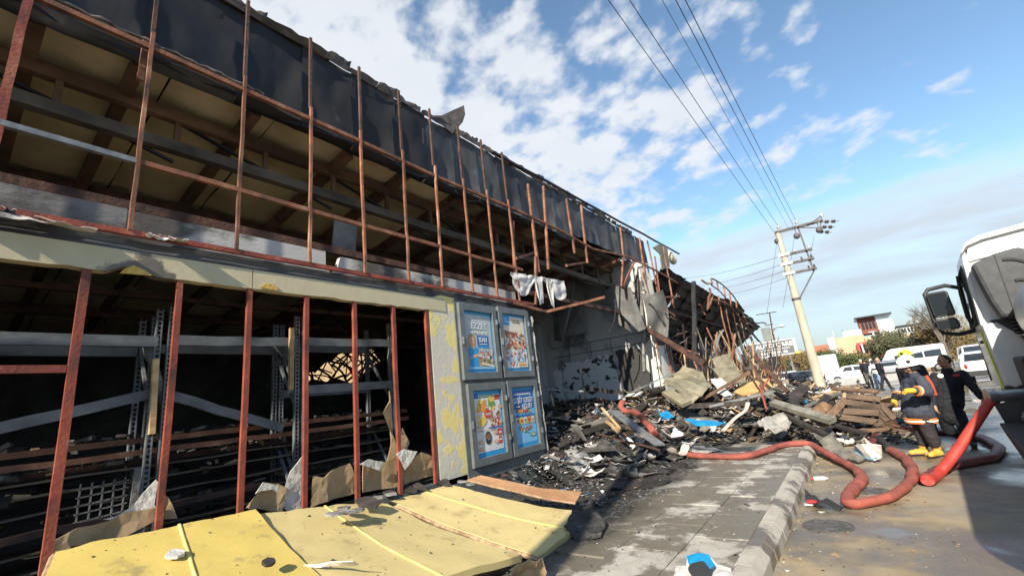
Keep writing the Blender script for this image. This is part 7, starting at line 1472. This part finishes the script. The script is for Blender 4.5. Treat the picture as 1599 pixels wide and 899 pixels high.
def firefighter_white():
    Yc = 10.5; t = thing('person', 'firefighter in white helmet, grey blue coat with orange bands and yellow boots', 'person', (0.75, Yc, 0))
    q = lambda px, py, Y=Yc: ay(px, py, Y)
    hd = q(1417, 569); face = Vector((-1, -0.22, -0.12)); body = MB(); P = head(body, hd, face, (0.05, 0, 1), 1.02)
    neck = q(1428, 588); pel = q(1437, 650); ch = q(1430, 606); shn, shf = q(1438, 594, 10.27), q(1420, 594, 10.74)
    limb(body, (hd+Vector((0.03, 0, -0.04)), 0.058), (neck, 0.062), (ch, 0.12), (pel, 0.12)); limb(body, (shn, 0.06), (ch, 0.1), (shf, 0.06))
    eln, wrn = q(1448, 611, 10.12), q(1427, 609, 9.98); elf, wrf = q(1412, 613, 10.75), q(1398, 618, 10.52)
    limb(body, (shn, 0.05), (eln, 0.042), (wrn, 0.03)); limb(body, (shf, 0.05), (elf, 0.042), (wrf, 0.03))
    hn, hf = q(1441, 652, 10.4), q(1433, 652, 10.62); kn, kf = q(1452, 678, 10.36), q(1440, 678, 10.56); an, af = q(1463, 703, 10.42), q(1443, 702, 10.58)
    an.z = af.z = 0.10
    limb(body, (pel, 0.12), (hn, 0.085), (kn, 0.058), (an, 0.042)); limb(body, (pel, 0.12), (hf, 0.085), (kf, 0.058), (af, 0.042))
    hand(body, wrn, (-1, -0.1, 0.02), (0, 0.5, -1), 1, 0.5); hand(body, wrf, (-0.5, -0.3, -1), (0.6, 0.2, 0), 1, 0.6)
    for a in (an, af): limb(body, (a-Vector((0, 0, 0.05)), 0.045), (a+Vector((-0.15, -0.06, -0.06)), 0.035))
    blob('body', body, skin, t, 0.009, 3); features(P, t)
    coat = MB(); low = q(1437, 646)
    limb(coat, (neck+Vector((0.01, 0, -0.02)), 0.085), (ch, 0.17), (q(1434, 625), 0.185), (low, 0.20)); limb(coat, (shn, 0.10), (ch+Vector((0, 0, .03)), 0.15), (shf, 0.10)); limb(coat, (q(1424, 612), 0.15), (q(1424, 640), 0.155))
    limb(coat, (shn, 0.10), (eln, 0.085), (wrn.lerp(eln, .12), 0.062)); limb(coat, (shf, 0.10), (elf, 0.085), (wrf.lerp(elf, .12), 0.062))
    limb(coat, (neck+Vector((0, 0, 0.03)), 0.078), (neck+Vector((0.01, 0, -0.05)), 0.10))
    blob('coat', coat, navy, t, 0.012, 4, 0.02, 0.14, 1)
    def ring(name, c, ax_, r, h, m1, m2=None, sq=1.0):
        a = Vector(ax_).normalized(); p = [c-a*h/2, c-a*h*0.45, c, c+a*h*0.45, c+a*h/2]; MB().tube(p, [r*.9, r, r*1.02, r, r*.9], 24, flat=sq).build(name, m1, t, True)
        if m2: MB().tube([c-a*h*0.16, c+a*h*0.16], [r*1.045, r*1.045], 24, flat=sq).build(name+'_stripe', m2, t, True)
    ring('hem_band', low+Vector((-0.02, 0, -0.10)), (0.04, 0, 1), 0.215, 0.085, orange_band, silver_band)
    ring('cuff_band', wrn.lerp(eln, .30), eln-wrn, 0.082, 0.07, orange_band, silver_band); ring('cuff_band', wrf.lerp(elf, .30), elf-wrf, 0.080, 0.07, orange_band, silver_band)
    m = MB(); m.tube([q(1440, 588, 10.23)+Vector((0.05, -.02, 0.02)), q(1449, 600, 10.25)+Vector((0.04, -.05, 0)), q(1454, 616, 10.35)+Vector((0.05, -.06, 0))], 0.013, 8, flat=1.6); m.build('shoulder_stripe', mat('red_piping', (0.62, 0.06, 0.03), (0.7, 0.1, 0.05), scale=5), t, True)
    g_ = MB(); hand(g_, wrn+Vector((0.01, 0, 0)), (-1, -0.1, 0.02), (0, 0.5, -1), 1, 0.5, 1.12, 1.35); blob('glove', g_, glove_yel, t, 0.008, 2)
    g_ = MB(); hand(g_, wrf, (-0.5, -0.3, -1), (0.6, 0.2, 0), 1, 0.6, 1.1, 1.3); blob('glove', g_, glove_yel, t, 0.008, 2)
    MB().tube([wrf+Vector((0.02, 0.01, 0.03)), wrf+Vector((-0.03, -0.02, -0.06))], [0.062, 0.055], 12).build('glove_cuff', black_uni, t, True)
    tr = MB(); limb(tr, (pel, 0.15), (hn, 0.12), (kn, 0.095), (an.lerp(kn, .42), 0.085)); limb(tr, (pel, 0.15), (hf, 0.12), (kf, 0.095), (af.lerp(kf, .42), 0.085)); blob('trousers', tr, dark_trs, t, 0.012, 3, 0.016, 0.11, 3)
    for a, k, d in ((an, kn, Vector((-0.10, -0.14, 0))), (af, kf, Vector((-0.17, -0.05, 0)))):
        b_ = MB(); limb(b_, (a.lerp(k, .52), 0.082), (a+Vector((0, 0, .03)), 0.064)); limb(b_, (Vector((a.x+.02, a.y, .05)), 0.055), (Vector((a.x, a.y, .055))+d*0.6, 0.052), (Vector((a.x, a.y, .045))+d*1.1, 0.043)); blob('boot', b_, boot_yel, t, 0.009, 3)
        s_ = MB(); limb(s_, (Vector((a.x+.03, a.y, .022)), 0.05), (Vector((a.x, a.y, .022))+d*1.15, 0.047))
        for v in s_.v: v.z = 0.004+(v.z-0.022)*0.32+0.012
        s_.build('boot_sole', black_rubber, t, True)
    # helmet: shell, brim, badge, strap and neck cover
    f = face.normalized(); u = Vector((0.08, 0, 1)); u = (u-f*u.dot(f)).normalized(); x = f.cross(u); W = lambda a, b, d: hd+x*a+f*b+u*d
    hm = MB(); vs = []; n1, n2 = 24, 9
    def dome(a, b):
        th = 2*math.pi*a; ph = b*math.pi*0.55; r = math.sin(ph); z = math.cos(ph); brim = max(0, b-0.86)/0.14
        k = 1+brim*(0.22 if math.cos(th) > 0 else 0.38); return W(0.118*r*math.sin(th)*k, 0.142*r*math.cos(th)*k-0.01, 0.03+0.128*z-0.03*brim)
    hm.grid(dome, n1, n2, 0.006); hm.build('helmet', helm_white, t, True)
    cm = MB(); cm.tube([W(0, 0.14, 0.06), W(0, 0.08, 0.145), W(0, 0, 0.166), W(0, -0.09, 0.145), W(0, -0.14, 0.06)], 0.012, 8); cm.build('helmet_crest', helm_white, t, True)
    for s_ in (-1, 1): MB().lathe(W(s_*0.116, 0.01, 0.06), [(0.03, 0), (0.03, 0.012), (0.0, 0.014)], 14, axis=x*s_).build('helmet_knob', black_rubber, t, True)
    nc = MB(); nc.grid(lambda a, b: W(0.125*math.sin(math.pi*(0.25+1.5*a)), -0.128*math.cos(math.pi*(0.25+1.5*a)-math.pi)*-1-0.0, 0.02-0.13*b) if False else W(0.122*math.cos(math.pi*(a*1.1-0.05)), -0.13*math.sin(math.pi*(a*1.1-0.05))-0.01, 0.015-0.12*b+0.015*math.sin(9*a)), 18, 4, 0.008); nc.build('neck_cover', black_uni, t, True)
    MB().tube([W(0.085, 0.0, 0.0), W(0.07, 0.03, -0.07), W(0, 0.055, -0.118), W(-0.07, 0.03, -0.07), W(-0.085, 0.0, 0.0)], 0.009, 6).build('chin_strap', mat('orange_strap', (0.62, 0.22, 0.12), (0.7, 0.3, 0.2)), t, True)
firefighter_white()

def man_black():
    Yc = 11.6; t = thing('person', 'bareheaded man in black uniform with a round white badge, striding and looking left', 'person', (1.35, Yc, 0))
    q = lambda px, py, Y=Yc: ay(px, py, Y)
    hd = q(1473, 563); face = Vector((-0.9, -0.5, -0.12)); body = MB(); P = head(body, hd, face, (0, 0, 1), 1.0)
    neck = q(1479, 578); ch = q(1481, 600); pel = q(1482, 643); shr, shl = q(1461, 588, 11.55), q(1503, 584, 11.62)
    limb(body, (hd+Vector((0.03, 0.02, -0.05)), 0.055), (neck, 0.062), (ch, 0.12), (pel, 0.12)); limb(body, (shr, 0.06), (ch, 0.12), (shl, 0.06))
    elr, wrr = q(1455, 612, 11.5), q(1458, 632, 11.35); ell, wrl = q(1519, 603, 11.5), q(1533, 621, 11.4)
    limb(body, (shr, 0.05), (elr, 0.042), (wrr, 0.03)); limb(body, (shl, 0.05), (ell, 0.042), (wrl, 0.03))
    hand(body, wrl, (0.45, -0.2, -1), (-0.7, -0.5, 0), -1, 0.45); hand(body, wrr, (0, -0.2, -1), (0.6, 0, 0), 1, 0.45)
    h1_, h2_ = q(1473, 647, 11.6), q(1494, 645, 11.6); k1, k2 = q(1481, 671, 11.65), q(1507, 671, 11.45); a1, a2 = q(1500, 688, 12.1), q(1522, 702, 11.35)
    a1.z = 0.10; a2.z = 0.10
    limb(body, (pel, 0.12), (h1_, 0.088), (k1, 0.06), (a1, 0.043)); limb(body, (pel, 0.12), (h2_, 0.088), (k2, 0.06), (a2, 0.043))
    for a in (a1, a2): limb(body, (a-Vector((0, 0, .05)), 0.045), (a+Vector((0.0, -0.17, -0.06)), 0.035))
    blob('body', body, skin, t, 0.009, 3); features(P, t)
    j = MB(); limb(j, (neck+Vector((0, 0, .0)), 0.078), (ch, 0.165), (q(1481, 625), 0.165), (q(1482, 648), 0.175)); limb(j, (shr, 0.088), (ch+Vector((0, 0, .04)), 0.15), (shl, 0.088))
    limb(j, (ch+Vector((-0.08, 0, 0)), 0.13), (q(1476, 630)+Vector((-.04, 0, 0)), 0.135)); limb(j, (ch+Vector((0.08, 0, 0)), 0.13), (q(1486, 630)+Vector((.04, 0, 0)), 0.135))
    limb(j, (shr, 0.085), (elr, 0.07), (wrr.lerp(elr, .1), 0.052)); limb(j, (shl, 0.085), (ell, 0.07), (wrl.lerp(ell, .1), 0.052)); blob('jacket', j, black_uni, t, 0.012, 4, 0.016, 0.13, 5)
    MB().tube([neck+Vector((0, 0, 0.045)), neck+Vector((0, 0, -0.02))], [0.078, 0.095], 16).build('collar', black_uni, t, True)
    tr = MB(); limb(tr, (pel, 0.155), (h1_, 0.12), (k1, 0.09), (a1+Vector((0, 0, .02)), 0.078)); limb(tr, (pel, 0.155), (h2_, 0.12), (k2, 0.09), (a2+Vector((0, 0, .02)), 0.078)); blob('trousers', tr, black_uni, t, 0.012, 3, 0.016, 0.12, 6)
    for a in (a1, a2):
        b_ = MB(); limb(b_, (a+Vector((0, 0, .06)), 0.06), (Vector((a.x, a.y, .055)), 0.055), (Vector((a.x-.01, a.y-.12, .05)), 0.05), (Vector((a.x-.02, a.y-.2, .042)), 0.04)); blob('boot', b_, black_rubber, t, 0.009, 2)
    hr = MB(); f = face.normalized(); u = Vector((0, 0, 1)); u = (u-f*u.dot(f)).normalized(); x = f.cross(u); W = lambda a, b, d: hd+x*a+f*b+u*d
    hr.ball(W(0, -0.022, 0.044), (0.086, 0.086, 0.078), 16, 10); hr.ball(W(0, -0.05, 0.005), (0.076, 0.076, 0.08), 14, 9); blob('hair', hr, hair_m, t, 0.008, 2, 0.006, 0.03, 2)
    bd = MB(); bd.ball(W(0, 0.058, -0.082), (0.040, 0.036, 0.028), 10, 7); blob('beard', bd, mat('dark_stubble', (0.10, 0.06, 0.045), (0.15, 0.09, 0.065), scale=60, rough=0.8), t, 0.007, 1)
    c = q(1467, 584, 11.38); MB().lathe(q(1468, 586, 11.44), [(0.0, -0.05), (0.04, -0.05), (0.04, 0.0), (0.03, 0.002), (0.0, 0.002)], 18, axis=(-0.15, -1, 0.25)).build('badge', silver_band, t)
    p = q(1493, 585, 11.42); MB().prism([p+Vector((-.045, 0, -.02)), p+Vector((.045, 0, -.02)), p+Vector((.045, 0.0, .022)), p+Vector((-.045, 0, .022))], (0, 0.03, 0)).build('red_patch', red_scrap, t)
man_black()

def simple_person(label, px, py_foot, Y, h, top_m, trs_m, hairm, face, stride=0.12, arm=0.25, helmet=None, grp=None, stripes=None):
    x = ay(px, py_foot, Y).x; t = thing('person', label, 'person', (x, Y, 0), 0, grp); s = h/1.75; f = Vector(face).normalized(); r = Vector((0, 0, 1)).cross(f)
    O = Vector((x, Y, 0)); Q = lambda a, b, c: O+(r*a+f*b+Vector((0, 0, c)))*s
    body = MB(); P = head(body, Q(0, 0.02, 1.62), f, (0, 0, 1), s); limb(body, (Q(0, 0, 1.56), .055*s), (Q(0, -.01, 1.44), .06*s), (Q(0, 0, 1.25), .13*s), (Q(0, 0, .95), .13*s))
    jk = MB(); tr = MB(); limb(jk, (Q(0, -.01, 1.43), .08*s), (Q(0, 0, 1.25), .16*s), (Q(0, 0, .98), .155*s)); limb(jk, (Q(-.18, 0, 1.38), .075*s), (Q(0, 0, 1.34), .12*s), (Q(.18, 0, 1.38), .075*s))
    for k in (-1, 1):
        sh, el, wr = Q(k*.19, 0, 1.38), Q(k*.25, -.03+k*arm*.3, 1.10), Q(k*.24, .10+k*arm*.5, .87); limb(body, (sh, .05*s), (el, .042*s), (wr, .03*s)); hand(body, wr, wr-el, f, k, .4, s); limb(jk, (sh, .075*s), (el, .06*s), (wr.lerp(el, .1), .045*s))
        hp, kn, an = Q(k*.09, 0, .92), Q(k*.10, k*stride*.6+.03, .50), Q(k*.10, k*stride, .09); limb(body, (Q(0, 0, .95), .12*s), (hp, .085*s), (kn, .058*s), (an, .042*s), ); limb(tr, (Q(0, 0, .95), .14*s), (hp, .11*s), (kn, .08*s), (an, .065*s))
        b_ = MB(); limb(b_, (an+Vector((0, 0, -.03)), .05*s), (an+f*.16*s+Vector((0, 0, -.045)), .04*s)); blob('shoe', b_, black_rubber, t, .016, 1)
    blob('body', body, skin, t, .014, 2); features(P, t, s=s); blob('jacket', jk, top_m, t, .018, 2, .01, .12, 1); blob('trousers', tr, trs_m, t, .018, 2, .01, .12, 2)
    if helmet:
        hm = MB(); C = Q(0, .01, 1.66); hm.grid(lambda a, b: C+r*.125*math.sin(b*1.75)*math.sin(6.2832*a)+f*.145*math.sin(b*1.75)*math.cos(6.2832*a)+Vector((0, 0, .13*math.cos(b*1.75))), 22, 8, .006); hm.build('helmet', helmet, t, True)
        MB().tube([C+f*.13+Vector((0, 0, .05)), C+Vector((0, 0, .145)), C-f*.14+Vector((0, 0, .05))], .014, 8).build('helmet_crest', helmet, t, True)
        MB().tube([C+(f*math.cos(a*.35)+r*math.sin(a*.35))*.14+Vector((0, 0, -.0)) for a in range(-4, 5)], .016, 6).build('helmet_band', black_rubber, t, True)
        MB().lathe(C+f*.136+Vector((0, 0, .055)), [(0, 0), (.03, 0), (.03, .012), (0, .014)], 12, axis=f).build('helmet_badge', black_rubber, t)
    else:
        hr = MB(); hr.ball(Q(0, 0, 1.685), .088*s, 12, 8); hr.ball(Q(0, -.03, 1.64), .085*s, 12, 8); blob('hair', hr, hairm, t, .014, 1)
    if stripes: MB().tube([Q(0, 0, 1.16), Q(0, 0, 1.26)], .172*s, 16, flat=1.0).build('stripe', stripes, t, True)
    return t
simple_person('firefighter in lime yellow helmet half hidden behind the man in black', 1459, 690, 12.9, 1.76, black_uni, black_uni, hair_m, (-0.5, -1, 0), helmet=helm_lime)
jean = mat('pale_blue_jeans', (0.16, 0.24, 0.36), (0.24, 0.33, 0.46), scale=6, rough=0.85); greyt = mat('grey_trousers', (0.08, 0.085, 0.08), (0.14, 0.14, 0.13), scale=6, rough=0.85); whitet = mat('white_shirt', (0.55, 0.55, 0.53), (0.65, 0.65, 0.63), scale=6, rough=0.85); blond = mat('grey_blond_hair', (0.30, 0.20, 0.12), (0.42, 0.30, 0.2), scale=30, rough=0.7)
GB = 'bystanders on the road in the distance'
simple_person('distant bystander in navy jacket and grey trousers seen from behind', 1360, 603, 34.5, 1.75, black_uni, greyt, hair_m, (0.2, 1, 0), .08, grp=GB)
simple_person('distant bystander in black and white top and pale jeans', 1373, 602, 33.0, 1.62, whitet, jean, hair_m, (-0.3, 1, 0), .06, grp=GB, stripes=black_uni)
simple_person('distant bystander in black striding to the right', 1383, 604, 31.5, 1.72, black_uni, black_uni, blond, (0.8, 0.6, 0), .34, grp=GB)
simple_person('far person in dark clothes with raised light cap beside the dark car', 1352, 592, 40.5, 1.75, black_uni, black_uni, whitet, (-1, -0.4, 0), .06, grp=GB)
simple_person('far person in white top beside the pale car', 1368, 592, 40.0, 1.7, whitet, black_uni, whitet, (1, -0.5, 0), .06, grp=GB)
